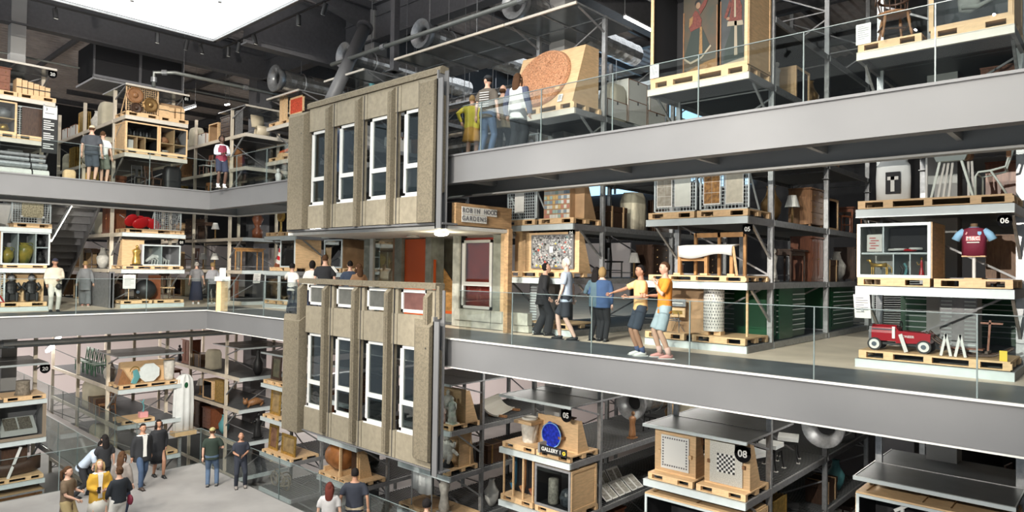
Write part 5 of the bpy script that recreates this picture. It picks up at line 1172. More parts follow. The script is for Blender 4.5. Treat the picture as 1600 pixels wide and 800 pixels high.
sub('column', MB().box(-.2,0,0,.12,.15,1.1), wood_dark, t); sub('stand', MB().prism([(0,0),(.5,0),(.2,1.1),(0,1.1)],.25,.29,axis='x').box(.18,-.06,0,.25,0,1.1), pine, t)
# ---------- rack of framed pictures
k = '01l'
land = mat('dark landscape picture', (.10,.11,.07), .5, col2=(.24,.22,.14), scale=4); port = mat('dark portrait picture', (.10,.04,.03), .5, col2=(.28,.16,.09), scale=4); city = mat('brown cityscape picture', (.18,.12,.06), .5, col2=(.42,.30,.14), scale=4)
for z,lb,mm,fm,w_,h_,u in ((-2.92,'dark landscape in a black frame, top of the picture rack',land,wood_dark,.72,.9,.6),(-4.25,'tall picture in a gilt frame, middle of the picture rack',city,gold,.74,.98,.6),(-5.6,'gilt framed portrait at the lower left of the picture rack',port,gold,.68,.95,.5),(-5.6,'wide gilt framed brown picture at the lower right of the picture rack',city,gold,1.0,.75,1.62)):
    framed(lb, on(k,u,.3,z+PH), 0, w_, h_, fm, mm, .05, fw=.1)
for z,nm in ((-2.92,'top'),(-4.25,'middle'),(-5.6,'lower')):
    pal(k, .6, z, 'pale pallet at left on the %s shelf of the picture rack' % nm, 1.0); pal(k, 1.7, z, 'pale pallet at right on the %s shelf of the picture rack' % nm, 1.1)
    if z > -5: mesh_panel('white mesh stand behind the frames, %s shelf of the picture rack' % nm, on(k,1.3,.35,z+PH), 0, .55, .95, legs=False)
t = thing('wicker_heap', 'grey brown tangle of wickerwork below the picture rack', 'wickerwork', on(k,.9,.4,-6.89), 0)
R = random.Random(6)
for i in range(9): sub('coil', MB().ring((R.uniform(-.4,.4),R.uniform(-.2,.2),.2+R.uniform(0,.25)),R.uniform(.15,.28),.025,14,5,axis=R.choice('xyz')), mat('wicker',(.22,.19,.14),.9), t)
k = '01u'
pal(k,.55,2.74,'pale pallet under the gilt clocks, beside the facade edge',1.0); pal(k,1.7,2.74,'pale pallet under the grey slatted screen beside the facade edge',1.1)
t = thing('gilt_clock', 'ornate gilt wall clock left of the upper facade', 'clock', on(k,.55,.4,2.74+PH), 0)
sub('stem', MB().lathe([(.1,0),(.04,.1),(.04,.45)],10), gold, t); sub('dial', MB().cyl((0,-.05,.65),(0,.05,.65),.22,20), gold, t); sub('face', MB().cyl((0,-.06,.65),(0,-.05,.65),.14,20), bronze, t); sub('finial', MB().ell((0,0,.92),(.04,.04,.06)), gold, t)
mesh_panel('pale slatted screen behind the gilt clock', on(k,1.35,.5,2.74+PH), 0, .9, .95, s=.05, r=.01, legs=False)
t = part('gilt_ornament', MB().ell((0,0,0),(.09,.05,.14)), gold, None, on(k,1.2,.42,3.4), sm=True); tag(t, 'small gilt ornament fixed on the pale slatted screen', 'ornament')
t = thing('striped_pole', 'red and white striped pole leaning on the shelf left of the facade', 'pole', on(k,.35,.4,1.42), 0)
for i in range(8):
    a = Vector((.0,0,.0)).lerp(Vector((.5,0,1.15)), i/8); b = Vector((0,0,0)).lerp(Vector((.5,0,1.15)), (i+1)/8)
    sub('stripe', MB().cyl(a, b, .13, 14), red_m if i % 2 else offwhite, t)
pal(k,.7,1.41,'small pallet under a reddish carved block left of the facade',.6); tag(part('carved_block', MB().prism([(-.2,0),(.2,0),(.15,.1),(-.1,.12)],0,.3), wood_red, None, on(k,.62,.2,1.42+PH)), 'reddish carved block on the small pallet left of the facade', 'block')
pal(k,1.65,1.41,'pine pallet under the white fronted crate with brown side panel',1.1)
crate('white fronted crate with framed plywood side left of the flat', on(k,1.68,.05,1.41+PH), 0, 1.05, 1.05, 1.1, front_m=shelf_white, lining=black_in, m_=ply)
statue('white marble bust inside the crate above the curly haired visitor', on(k,1.78,.4,1.41+PH+.03), 0, .62, paper, seed=3, arms=False, name='marble_bust', wid=1.3)
for u,nm in ((.55,'left'),(1.68,'right')):
    pal(k,u,.15,'pallet under the %s glass case at the foot of the picture rack' % nm, 1.08)
    crate('%s glass case with pale frame at the foot of the picture rack' % nm, on(k,u,.05,.15+PH), 0, 1.05, .98, 1.0, front_m=shelf_white, lining=black_in, m_=galv_dull)
lamp_obj('pale sculpture lamp inside the left glass case', on(k,.6,.4,.15+PH+.03), 0, .6)
k = '01t'
pal(k,.8,6.98,'orange pallet under the two pale ski shaped boards',1.4)
for i,u in enumerate((.55,.85)): tag(part('pointed_board', MB().prism([(-.12,0),(.12,0),(.12,.95),(0,1.15),(-.12,.95)],0,.05), pine, None, on(k,u,.3,6.98+PH)), '%s pale pointed board left of the facade top' % ['left','right'][i], 'board')
t = thing('red_panel_crate', 'orange pine crate framing a red carved panel left of the facade top', 'crate', on(k,1.75,.25,6.98+PH), 0)
sub('pallet_base', MB().box(-.55,0,0,.55,.9,.14), pine, t); sub('frame', MB().box(-.5,0,.14,-.43,.05,.85).box(.43,0,.14,.5,.05,.85).box(-.5,0,.14,.5,.05,.24).box(-.5,0,.78,.5,.05,.85), pine, t); sub('red_panel', MB().box(-.43,.01,.24,.43,.04,.78), mat('red lattice',(.55,.07,.03),.7,var=.6,scale=40), t)
pal(k,.9,5.62,'orange pallet under the red plank beside the facade',1.5); tag(part('red_plank', MB().bar((-.5,0,.25),(.7,0,.36),.1,.08), orange_m, None, on(k,.9,.4,5.62+PH+.0)), 'red orange plank resting above the pallet beside the facade', 'plank')
tag(part('timber_stack', MB().box(-.35,0,0,.0,.4,.22).box(.05,0,0,.4,.4,.16), pine, None, on(k,.7,.3,5.62+PH)), 'short pine offcuts stacked under the red plank', 'timber')
statue('white draped figure on the upper walkway beside the facade', on(k,.45,.3,4.39), 0, 1.0, cloth_w, seed=12, arms=False, name='draped_figure'); statue('tan draped figure on the upper walkway beside the facade', on(k,1.4,.3,4.39), 0, .95, ply, seed=13, arms=False, name='draped_figure')
# ---------- rack 01 on the left side (HP turn)
k = '11t'; z = 6.98; r_ = rzf(k)
pal(k,.6,z,'orange pallet under the mesh with two carved roundels',1.12); pal(k,1.7,z,'orange pallet under the strapped wooden parcels',1.06)
mesh_panel('cream mesh panel carrying two carved brown roundels under sign 01', on(k,.6,.15,z+PH), r_, 1.12, .95, m_=ply)
for (u,zz,rr,lb,mm) in ((.33,.62,.29,'upper left brown carved roundel on the cream mesh panel',wood_mid),(.86,.36,.27,'lower right olive carved roundel on the cream mesh panel',bronze),(.38,.16,.2,'half hidden dark carved roundel at the foot of the mesh panel',wood_dark)):
    t = thing('carved_roundel', lb, 'carving', on(k,u,.1,z+PH+zz), r_)
    sub('disc', MB().lathe([(.01,.07),(rr*.3,.06),(rr*.4,.02),(rr*.75,.03),(rr*.85,.06),(rr,.03),(rr,-.02)],28,axis='y',wob=.03), mm, t)
    sub('boss', MB().ell((0,-.07,0),(rr*.3,.04,rr*.3)), mm, t)
board('brown board behind the strapped wooden parcels', on(k,1.72,.6,z+PH), r_, 1.02, .62, .3, ply_dark)
for i,(u,w_,h_) in enumerate(((1.38,.36,.45),(1.66,.2,.42),(1.9,.16,.44),(2.08,.12,.46))):
    t = thing('strapped_parcel', ['widest','second','third','narrowest'][i]+' pale strapped parcel under sign 01', 'parcel', on(k,u,.2,z+PH), r_); sub('parcel', MB().box(-w_/2,0,0,w_/2,.35,h_), pine, t); sub('strap', MB().box(-w_/2-.004,-.004,h_*.6,w_/2+.004,.354,h_*.66), black_m, t)
z = 5.62
pal(k,.6,z,'pallet under the left compartment crate of rack 01 top',1.12,1.15,.12); pal(k,1.68,z,'pallet under the right compartment crate of rack 01 top',1.04,1.15,.12)
crate('left open crate with rows of small dark figures, upper rack 01', on(k,.6,.05,z+.122), r_, 1.12, 1.02, 1.1, front_m=pine, lining=black_in, cells=[(-.5,.48,.5,.52),(-.18,.06,-.15,.48),(.1,.06,.13,.48)])
crate('right open crate with terracotta pots, upper rack 01', on(k,1.7,.05,z+.122), r_, 1.02, 1.02, 1.1, front_m=pine, lining=grey_lining, cells=[(-.45,.38,.45,.41),(.02,.06,.05,.95)])
for i in range(8): vessel(['first','second','third','fourth','fifth','sixth','seventh','eighth'][i]+' tiny dark bottle from left in the upper left crate', on(k,.18+i*.11,.3,z+.65), r_, [(.03,0),(.035,.1),(.015,.16),(.02,.2)], black_m if i%2 else dark_steel, cat='bottle', n=8, name='bottle')
tag(part('white_box', MB().box(-.14,0,0,.14,.2,.35), paper, None, on(k,.24,.3,z+.17), (0,0,r_)), 'white box in the lower left compartment of upper rack 01', 'box')
vessel('orange terracotta pot in the right open crate', on(k,1.48,.4,z+.54), r_, [(.1,0),(.15,.08),(.13,.2),(.06,.26)], terracotta); vessel('dark brown pot in the right open crate', on(k,1.93,.4,z+.54), r_, [(.08,0),(.14,.1),(.1,.25),(.05,.3)], wood_dark)
vessel('pale shallow bowl low in the right open crate', on(k,1.5,.4,z+.18), r_, [(.05,0),(.15,.06),(.17,.1)], stone, cat='bowl', name='bowl'); vessel('small pale dish low in the right open crate', on(k,1.92,.4,z+.18), r_, [(.05,0),(.12,.05),(.14,.07)], stone, cat='bowl', name='bowl')
chair('thin dark chair low on the upper walkway, rack 01, left', on(k,.7,.4,4.39), r_, black_m); chair('thin dark chair low on the upper walkway, rack 01, right', on(k,1.3,.4,4.39), r_+.5, wood_dark); sheeted('black covered lump low on the upper walkway, rack 01', on(k,1.85,.3,4.39), r_, .6, .95, .5, black_m)
t = pal(k,1.1,4.38,'reddish brown low pallet on the upper walkway, rack 01',2.0,1.0,.1)
k = '11u'; r_ = rzf(k)
pal(k,.95,2.74,'pale pallet under the red petal chair',1.6); pal(k,1.95,2.74,'pale pallet under the mesh with wire work',.45)
t = thing('petal_chair', 'bright red chair of overlapping rounded petals', 'chair', on(k,.8,.5,2.74+PH), r_)
for (x,y,z_,rx,ry,rz,tl) in ((-.35,0,.32,.26,.06,.24,-.5),(-.05,-.05,.22,.3,.07,.22,-.2),(.2,.1,.3,.24,.06,.2,.2),(.4,0,.22,.3,.06,.2,.35),(.0,.2,.38,.2,.05,.16,0)):
    M_ = Matrix.Translation((x,y,z_)) @ Matrix.Rotation(tl,4,'Y') @ Matrix.Rotation(.5,4,'X'); sub('petal', MB().ell((0,0,0),(rx,ry,rz),16,8).xf(M_), red_m, t, sm=True)
sub('metal_leg', MB().bar((-.75,0,.5),(-.3,0,.2),.03), chrome, t); sub('foot', MB().cyl((0,.1,0),(0,.1,.15),.05), black_m, t)
mesh_panel('pale mesh panel with wire shapes right of the red chair', on(k,1.62,.2,2.74+PH), r_, .98, .92)
for u,lb in ((1.4,'left'),(1.82,'right')): tag(part('wire_shape', MB().ring((0,0,.3),.14,.012,16,5).ring((0,0,.5),.09,.012,14,5).ring((0,0,.2),.08,.012,12,5), galv_dull, None, on(k,u,.14,2.9), (0,0,r_)), '%s twisted wire shape hung on the pale mesh panel' % lb, 'wire ornament')
pal(k,1.1,1.41,'long pale pallet under the gold bust and the glass case',2.1,1.15,.12)
board('plywood booth panel behind the gold bust', on(k,.5,.4,1.54), r_, .75, .95, .5)
t = statue('golden bust on a black block before the plywood booth', on(k,.55,.2,1.54), r_, .75, gold, seed=7, name='golden_bust', base_m=black_m, arms=False, wid=1.3)
crate('long glazed case with pale lining holding a white skeleton form', on(k,1.4,.1,1.54), r_, 1.35, .78, .9, front_m=shelf_white, lining=grey_lining, cells=[(-.02,.03,.02,.75)], m_=grey_lining)
t = thing('white_skeleton_form', 'white bony sculpture lying in the long glazed case', 'sculpture', on(k,1.4,.45,1.57), r_)
sub('spine', MB().tube([(-.45,0,.12),(-.2,0,.32),(.1,0,.28),(.4,0,.08)],[.05,.08,.07,.04],8), paper, t, sm=True)
for i in range(7): x = -.3+i*.1; sub('rib', MB().tube([(x,0,.28-.03*abs(i-3)),(x+.05,-.12,.18),(x+.03,-.1,.02)],.022,6), paper, t)
k = '11u'
pal(k,.55,.15,'low pallet under the black sphere',1.05,1.0,.12); pal(k,1.68,.15,'low pallet under the carved wooden chair',1.05,1.0,.12)
t = thing('black_sphere', 'large glossy black sphere on the bottom shelf of rack 01', 'sphere', on(k,.95,.4,.27), r_)
sub('sphere', MB().ell((0,0,.38),(.37,.37,.37),20,12), black_m, t, sm=True); sub('foot', MB().cyl((0,0,0),(0,0,.06),.12), pine, t); sub('knob', MB().cyl((-.3,-.25,.3),(-.36,-.32,.3),.06), chrome, t)
label_card('white label card on a stalk before the black sphere', on(k,.28,.05,.95), r_, .42, .5, 0); tag(part('label_stalk', MB().cyl((0,0,0),(0,0,.75),.015), pine, None, on(k,.28,.09,.27)), 'thin stalk carrying the white label before the sphere', 'stand')
chair('carved wooden chair with dark frame on rack 01', on(k,1.75,.3,.28), r_, wood_dark, ply, h=1.0); tag(part('carved_board', MB().box(-.22,0,0,.22,.05,.9), wood_red, None, on(k,1.35,.6,.28),(0,0,r_)), 'reddish carved board behind the black sphere', 'carving')
k = '11l'; z = -2.92; r_ = rzf(k)
pal(k,1.1,z,'long pale pallet carrying the white octagonal slab',2.1)
board('wide plywood board behind the octagonal slab', on(k,1.15,.5,z+PH), r_, 1.9, .78, .4)
tag(part('octagonal_slab', MB().prism([(.38*math.cos(PI/8+i*PI/4),.36+.36*math.sin(PI/8+i*PI/4)) for i in range(8)],0,.06), mat('pale marble',(.68,.74,.74),.3,var=.06), None, on(k,1.1,.2,z+PH), (0,0,r_)), 'pale octagonal marble slab standing on the lower rack 01', 'slab')
vessel('tall pale stone cylinder at the right of the octagonal slab', on(k,1.85,.35,z+PH), r_, [(.15,0),(.17,.1),(.2,.7),(.19,.74),(.16,.74)], stone)
t = thing('stained_glass_piece', 'curved stained glass piece on a brown wedge', 'stained glass', on(k,.55,.25,z+PH), r_)
sub('wedge', MB().prism([(-.5,0),(.0,0),(-.2,.3),(-.35,.55)],0,.4), wood_mid, t); sub('glass', MB().tube([(.0,-.05,0),(.12,-.05,.25),(.05,-.05,.5)],[.1,.12,.08],8,ry=[.02,.02,.02]), teal_m, t); sub('lead_band', MB().ring((.05,-.05,.45),.16,.02,14,5,a1=PI), gold, t)
pal(k,.72,-4.2,'pine pallet with the pink box, lower rack 01',1.1,1.0); tag(part('pink_box', MB().box(-.14,0,0,.14,.2,.2), pink_m, None, on(k,.95,.2,-4.2+PH),(0,0,r_)), 'small pink box on the pine pallet of lower rack 01', 'box')
t = thing('blue_wire_figure', 'thin blue figure standing on the small pink box', 'figurine', on(k,.95,.3,-4.2+PH+.2), r_); sub('body', MB().tube([(0,0,0),(.02,0,.2),(-.03,0,.35),(.02,0,.45)],[.03,.02,.035,.02],8), teal_m, t); sub('arm', MB().bar((0,0,.3),(-.12,0,.42),.02), teal_m, t)
pal(k,1.1,-5.55,'pallet behind the two dark dressed visitors, lower rack 01',2.0); statue('yellow green ceramic figure low on rack 01', on(k,.9,.35,-5.55+PH), r_, .7, mat('yellow glaze',(.5,.5,.2),.4,var=.4), seed=21, name='ceramic_figure')
t = thing('white_drape', 'tall white sheet drape with small green crest beside the lower rack', 'drape', on(k,2.35,.15,-4.75), r_)
sub('sheet', MB().loft([[(math.cos(2*PI*i/36)*a*(1+.09*math.sin(7*2*PI*i/36)),math.sin(2*PI*i/36)*.16*(1+.2*math.sin(9*2*PI*i/36)),z_) for i in range(36)] for z_,a in [(0.02,.36),(.8,.38),(1.5,.36),(1.95,.32),(2.1,.2),(2.16,.06)]]), cloth_w, t, sm=True)
sub('crest', MB().ell((0,-.18,1.75),(.07,.01,.11)), green_m, t); sub('stand_base', MB().box(-.4,-.25,-.16,.4,.25,-.0), pine, t); sub('stand_leg', MB().box(-.2,-.1,-2.1,-.1,0,-.16), galv, t)
# ---------- rack 20
k = '20t'; r_ = rzf(k)
pal(k,.6,6.98,'orange pallet under the reddish carved chairs, top of rack 20',1.1); pal(k,1.7,6.98,'orange pallet under the pale strapped timbers, top of rack 20',1.06)
chair('reddish carved armchair on top of rack 20', on(k,.35,.3,6.98+PH), r_, wood_red, h=1.0); chest('small reddish cabinet beside the armchair on rack 20', on(k,.75,.3,6.98+PH), r_, .5, .8, .4, wood_red, cat='cabinet')
t = thing('timber_bundle', 'bundle of pale timbers strapped on the top of rack 20', 'timber bundle', on(k,1.65,.2,6.98+PH), r_)
for i in range(6): sub('timber', MB().box(-.5+i*.16,0,0,-.36+i*.16,.5,.5-.03*i), pine, t)
sub('strap', MB().box(-.5,-.01,.2,.46,0,.23), black_m, t)
z = 5.62
pal(k,.6,z,'pine pallet under the crate of pots, upper rack 20',1.1); crate('pale crate with pots in four compartments, upper rack 20', on(k,.6,.05,z+PH), r_, 1.1, 1.02, 1.0, front_m=pine, lining=grey_lining, cells=[(-.5,.46,.5,.49),(-.02,.06,.02,.46)])
vessel('round grey lidded pot in the crate of upper rack 20', on(k,.85,.35,z+PH+.5), r_, [(.12,0),(.19,.1),(.19,.25),(.1,.3),(.03,.36)], galv_dull, cat='pot', name='pot'); vessel('pale yellow star bowl in the crate of upper rack 20', on(k,.85,.35,z+PH+.06), r_, [(.06,0),(.17,.1),(.12,.25)], gold, cat='pot', name='pot'); vessel('white teapot shape in the crate of upper rack 20', on(k,.35,.35,z+PH+.06), r_, [(.08,0),(.15,.1),(.08,.24)], paper, cat='pot', name='pot')
pal(k,1.7,z,'pine pallet under the dark slab on mesh, upper rack 20',1.06); mesh_panel('white mesh panel behind the dark brown slab, rack 20', on(k,1.68,.25,z+PH), r_, 1.02, .98)
tag(part('brown_slab', MB().box(-.3,0,0,.3,.05,.95), wood_dark, None, on(k,1.62,.18,z+PH),(0,0,r_)), 'tall dark brown slab hung on the white mesh of rack 20', 'slab')
t = thing('info_banner', 'tall black information banner with white lettering at rack 20', 'banner', on(k,2.05,-.035,5.25), r_)
sub('banner', MB().box(-.22,0,0,.22,.01,1.55), black_m, t); sub('head_card', MB().box(-.2,-.006,1.15,.2,-.001,1.55), paper, t); lettering('3', .12, dark_steel, t, (-.1,-.012,1.45)); sub('small_print', MB().box(-.15,-.010,1.31,.12,-.006,1.335), dark_steel, t); mb = MB()
for i in range(14):
    if i in (5,10): continue
    mb.box(-.18,-.008,1.05-i*.07,-.18+(.3 if i%3 else .2),-.003,1.085-i*.07)
sub('text_lines', mb, white_p, t, kind='stuff'); sub('hanging_strap', MB().box(-.2,.0,1.55,-.15,.01,1.62).box(.15,0,1.55,.2,.01,1.62), galv, t)
for i,(z_,L_,rr,mm) in enumerate(((4.40,2.4,.14,offwhite),(4.70,2.3,.1,galv),(4.92,2.2,.07,galv),(5.08,2.2,.06,galv_dull))): roll(['thick cream roll lying lowest on the upper walkway','grey tube above the thick cream roll','thin grey tube third from the bottom','thin dull tube topmost under rack 20'][i], on(k,.9,.2,z_), r_, L_, rr, mm)
sheeted('small brown wrapped stump beside the rolls on the upper walkway', on(k,2.45,-.95,4.215), r_, .35, .45, .3, ply)
k = '20u'; r_ = rzf(k); z = 2.74
pal(k,.4,z,'pale pallet at the left picture edge, third shelf of rack 20',.7); pal(k,1.68,z,'pale pallet under the carpet fragment mesh',1.06)
mesh_panel('white mesh panel with a framed carpet fragment, rack 20', on(k,1.66,.2,z+PH), r_, 1.1, .92)
t = thing('carpet_fragment', 'cream and olive patterned fragment on the white mesh', 'textile', on(k,1.68,.14,z+PH+.2), r_); sub('fragment', MB().box(-.3,0,0,.3,.03,.55), mat('patterned fragment',(.62,.56,.38),.8,col2=(.15,.13,.08),scale=26), t)
for x in (-.3,.3):
    for zz in (0,.5): sub('clip', MB().box(x-.03,-.02,zz,x+.03,.04,zz+.05), paper, t)
chair('dark bentwood chair at the left picture edge, rack 20', on(k,.45,.4,z+PH), r_, wood_dark); tag(part('white_shutter', MB().box(-.3,0,0,.3,.04,.8), offwhite, None, on(k,1.0,.9,z),(0,0,r_)), 'pale slatted shutter behind the carpet mesh of rack 20', 'shutter')
z = 1.41; pal(k,1.5,z,'brown pallet under the white jar cabinet',1.2,1.15,.1)
crate('white cabinet with yellow and green jars on rack 20', on(k,1.5,.05,z+.102), r_, 1.35, 1.08, 1.0, front_m=shelf_white, lining=grey_lining, m_=ply_dark, cells=[(-.22,.05,-.19,1.03),(.26,.05,.3,1.03),(.3,.56,.62,.6)])
jar = mat('yellow green slip glaze', (.50,.36,.07), .3, col2=(.06,.12,.04), scale=4)
vessel('left yellow two handled jar in the white cabinet', on(k,1.07,.35,z+.15), r_, [(.09,0),(.17,.2),(.16,.36),(.06,.46),(.07,.52)], jar, handles=(.07,.45,.1)); vessel('large yellow and green jar in the middle of the white cabinet', on(k,1.53,.35,z+.15), r_, [(.12,0),(.2,.25),(.25,.45),(.2,.58),(.08,.64),(.1,.68)], jar, handles=(.08,.6,.16))
vessel('small black jug in the upper right of the white cabinet', on(k,1.97,.35,z+.71), r_, [(.07,0),(.12,.1),(.1,.2),(.04,.3)], black_m, handles=(.06,.24,.08)); vessel('small black round jug in the lower right of the white cabinet', on(k,1.97,.35,z+.15), r_, [(.1,0),(.15,.12),(.12,.22),(.04,.32),(.05,.4)], black_m, handles=(.06,.3,.06))
pal(k,1.5,.15,'pale pallet under the two dark seated armours',1.25)
board('plywood backboard behind the two dark seated armours', on(k,1.5,.6,.15+PH), r_, 1.3, 1.0, .4)
for u,nm in ((1.2,'left'),(1.75,'right')):
    t = thing('seated_armour', '%s dark seated suit of armour on rack 20' % nm, 'armour', on(k,u,.35,.15+PH), r_)
    sub('box_seat', MB().box(-.16,0,.05,.16,.25,.3), black_m, t); sub('cuirass', MB().lathe([(.2,.28),(.17,.36),(.16,.5),(.17,.6),(.09,.68)],14,sy=.75,c=(0,.08,0)), black_m, t); sub('helmet', MB().ell((0,.04,.78),(.1,.11,.11)), dark_steel, t); sub('crest', MB().prism([(-.1,.84),(0,.96),(.1,.84)],0,.03), black_m, t)
    for s_ in (-1,1): sub('arm_guard', MB().tube([(s_*.17,.05,.62),(s_*.24,0,.48),(s_*.16,-.1,.38)],[.05,.05,.035],8), black_m, t); sub('leg_guard', MB().tube([(s_*.1,.05,.3),(s_*.13,-.1,.28),(s_*.13,-.1,.02)],[.06,.06,.045],8), black_m, t)
mesh_panel('white mesh panel at the left picture edge, foot of rack 20', on(k,.55,.2,.15), r_, .9, 1.1, legs=False)
t = thing('warning_triangle', 'red bordered warning triangle at the left picture edge', 'road sign', on(k,.62,.1,.2), r_); mb = MB()
A_,B_,C_ = Vector((-.35,0,.1)),Vector((.35,0,.1)),Vector((0,0,.7)); mb.bar(A_,B_,.02,.09,up=(0,1,0)).bar(B_,C_,.02,.09,up=(0,1,0)).bar(C_,A_,.02,.09,up=(0,1,0)); sub('red_border', mb, red_m, t); sub('plate', MB().prism([(-.3,.12),(.3,.12),(0,.64)],.012,.018), paper, t)
k = '20l'; r_ = rzf(k); z = -2.92
pal(k,1.6,z,'pine pallet under the tree stump, lower rack 20',1.15); pal(k,.35,z,'pallet at the left picture edge, lower rack 20',.7)
vessel('rough grey brown tree stump on the lower rack 20', on(k,1.6,.4,z+PH), r_, [(.24,0),(.2,.1),(.19,.4),(.2,.46)], mat('bark',(.22,.19,.15),.95,var=.4,scale=15,bump=.8), cat='tree stump', name='tree_stump')
z = -4.2
crate('dark fronted case holding a large open book, lower rack 20', on(k,1.5,.05,z+.002), r_, 1.38, 1.2, 1.1, front_m=mat('taupe frame',(.25,.20,.15),.5), lining=grey_lining, m_=ply, bars=.1)
t = thing('open_book', 'large open illuminated book on a white sloping rest', 'book', on(k,1.5,.25,z+.12), r_)
sub('rest', MB().prism([(0,0),(.6,0),(.6,.5),(0,.12)],-.5,.5,axis='x'), paper, t)
for s_ in (-1,1): sub('page', MB().prism([(.05,.19),(.5,.47),(.5,.5),(.05,.22)],min(.02*s_,.38*s_),max(.02*s_,.38*s_),axis='x'), mat('dark printed page',(.12,.10,.08),.8,col2=(.35,.31,.25),scale=22), t)
sub('spine', MB().prism([(.05,.23),(.5,.51),(.5,.52),(.05,.24)],-.02,.02,axis='x'), paper, t)
board('brown board at the left picture edge of lower rack 20', on(k,.35,.15,z), r_, .7, .95, .4, ply)
z = -5.55
pal(k,1.2,z,'long pale pallet under the dark boat model',1.9)
t = thing('boat_model', 'dark wooden boat model with white strap on the lower rack', 'boat', on(k,1.35,.4,z+PH), r_)
sub('hull', MB().loft([[(x,y*w_,z_) for y,z_ in [(-1,.42+s_),(-.7,.1+.3*s_),(0,.0+.6*s_),(.7,.1+.3*s_),(1,.42+s_)]] for x,w_,s_ in [(-.9,.05,.12),(-.5,.22,.02),(0,.28,0),(.45,.22,.04),(.8,.03,.2)]]), wood_dark, t, sm=True)
sub('deck', MB().box(-.5,-.15,.4,.45,.15,.43), wood_dark, t); sub('cabin', MB().box(-.3,-.12,.43,.4,.12,.9), wood_dark, t); sub('white_strap', MB().bar((-.15,-.28,.0),(.2,-.2,.95),.03,.08), paper, t); sub('mast', MB().cyl((.4,0,.4),(.4,0,1.0),.02), wood_dark, t)
mesh_panel('white lattice gate at the left picture edge, lower rack 20', on(k,.25,.12,z+.02), r_, .5, .85, legs=False, s=.06, r=.012)
crate('orange plywood case with a small white bust under the boat model', on(k,1.3,.05,-6.89), r_, 1.8, .95, 1.0, front_m=galv_dull, lining=ply, glass=False); statue('small white bust in the orange plywood case', on(k,1.4,.3,-6.86), r_, .6, paper, seed=17, arms=False, name='white_bust', wid=1.2)
# ---------- corner rack
k = '31t'; r_ = rzf(k)
t = thing('moulded_chair', 'cream moulded one piece chair on the corner rack', 'chair', on(k,.9,.4,6.98), r_)
M_ = mat('cream plastic', (.72,.62,.45), .4)
sub('shell', MB().loft([[(x,y,z_) for x in (-.28,.28)]+[(x,y+.05,z_-.02) for x in (.28,-.28)] for y,z_ in [(.45,.95),(.38,.7),(.3,.42),(.0,.38),(-.15,.42),(-.18,.25),(-.05,.0)]]), M_, t, sm=True); sub('rear_leg', MB().tube([(0,.35,.42),(0,.5,.2),(0,.45,0)],[.12,.1,.12],8,ry=[.04,.04,.04]), M_, t)
t = thing('hanging_rail', 'rail of narrow upright bars behind the cream moulded chair', 'rail', on(k,.1,.5,6.98), r_); mb = MB()
for i in range(7): sub('bar', MB().cyl((0,i*.1,0),(0,i*.1,1.0),.015,6), galv, t)
sub('top_bar', MB().bar((0,0,1.0),(0,.6,1.0),.03), galv, t)
k = '31u'; vessel('carved red brown figure on the corner rack', on(k,.8,.4,2.74), r_, [(.2,0),(.22,.3),(.1,.45),(.16,.6),(.24,.8),(.1,1.0)], wood_red, cat='carving', name='carved_figure')
table('orange wooden bench table on the corner rack', on(k,.6,.3,1.41), r_+.2, 1.2, .9, .5, honey)
sub_ = thing('lectern', 'plywood lectern with white tablet beside the two women', 'lectern', at(346,486,z=0), 1.2); sub('post', MB().box(-.18,-.18,0,.18,.18,1.05), ply, sub_); sub('head', MB().box(-.25,-.25,1.05,.25,.25,1.2), white_p, sub_); sub('tablet', MB().box(-.1,-.2,1.2,.1,-.17,1.5), white_p, sub_)
k = '31l'; vessel('tall dark vase on the corner rack top shelf', on(k,.9,.3,-2.92), r_, [(.1,0),(.2,.2),(.22,.5),(.1,.75),(.06,.95),(.09,1.05)], black_m)
t = thing('carved_animal', 'brown carved reclining animal on the corner rack', 'carving', on(k,.9,.4,-4.2), r_); sub('body', MB().tube([(-.35,0,.12),(0,0,.2),(.3,0,.14)],[.12,.16,.1],10), wood_mid, t, sm=True); sub('head', MB().ell((-.45,0,.22),(.11,.1,.12)), wood_mid, t, sm=True); sub('ears', MB().ell((-.5,.06,.34),(.03,.02,.05)).ell((-.42,-.06,.34),(.03,.02,.05)), wood_mid, t)
for x in (-.3,.25): sub('paw', MB().tube([(x,-.1,.1),(x-.12,-.15,.03)],.045,7), wood_mid, t)
statue('black bronze figure below the carved animal', on(k,.95,.3,-5.55), r_, 1.1, black_m, seed=31, name='black_figure')
# ---------- red aisle side of racks: drawers, meshes and plan chests at the right
def plan_chest(label, loc, rz, w=1.6, h=1.1, d=.9, m_=green_m):
    t = thing('plan_chest', label, 'plan chest', loc, rz)
    part('carcass', MB().box(-w/2,.02,0,w/2,d,h), m_, t, key=('pcx',w,h,d)); n = int(h/.12)
    for i in range(n-1):
        dr = part('drawer', lambda: MB().box(-w/2+.05,0,0,w/2-.05,.02,.10), m_, t, (0,0,.08+i*.115), key=('pcd',w,m_.name))
        part('rail_handle', lambda: MB().bar((-w/2+.1,-.02,.08),(w/2-.1,-.02,.08),.02), shelf_white, dr, key=('pch',w))
    return t
for i,(kk,v,lb) in enumerate((('05u',2.6,'green plan chest with pale rails near the end of the railing, rack 05'),('05u',6.4,'green plan chest deeper in the aisle, rack 05'))):
    f = FR[kk]; plan_chest(lb, f.w(2.2,v,.16), HP, 1.9, 1.12, .9)
for lb,u,v in (('long green cabinet behind the pedal car',.5,3.0),('long green cabinet behind the sled',1.7,4.6)):
    plan_chest(lb, FR['06u'].w(u,v,.16), 0, 1.5 if u > 1 else .95, 1.15, .8)
plan_chest('green cabinet under the cloth covered frame of rack 05', FR['05u'].w(1.5,1.8,.16), 0, 1.5, 1.1, .8)
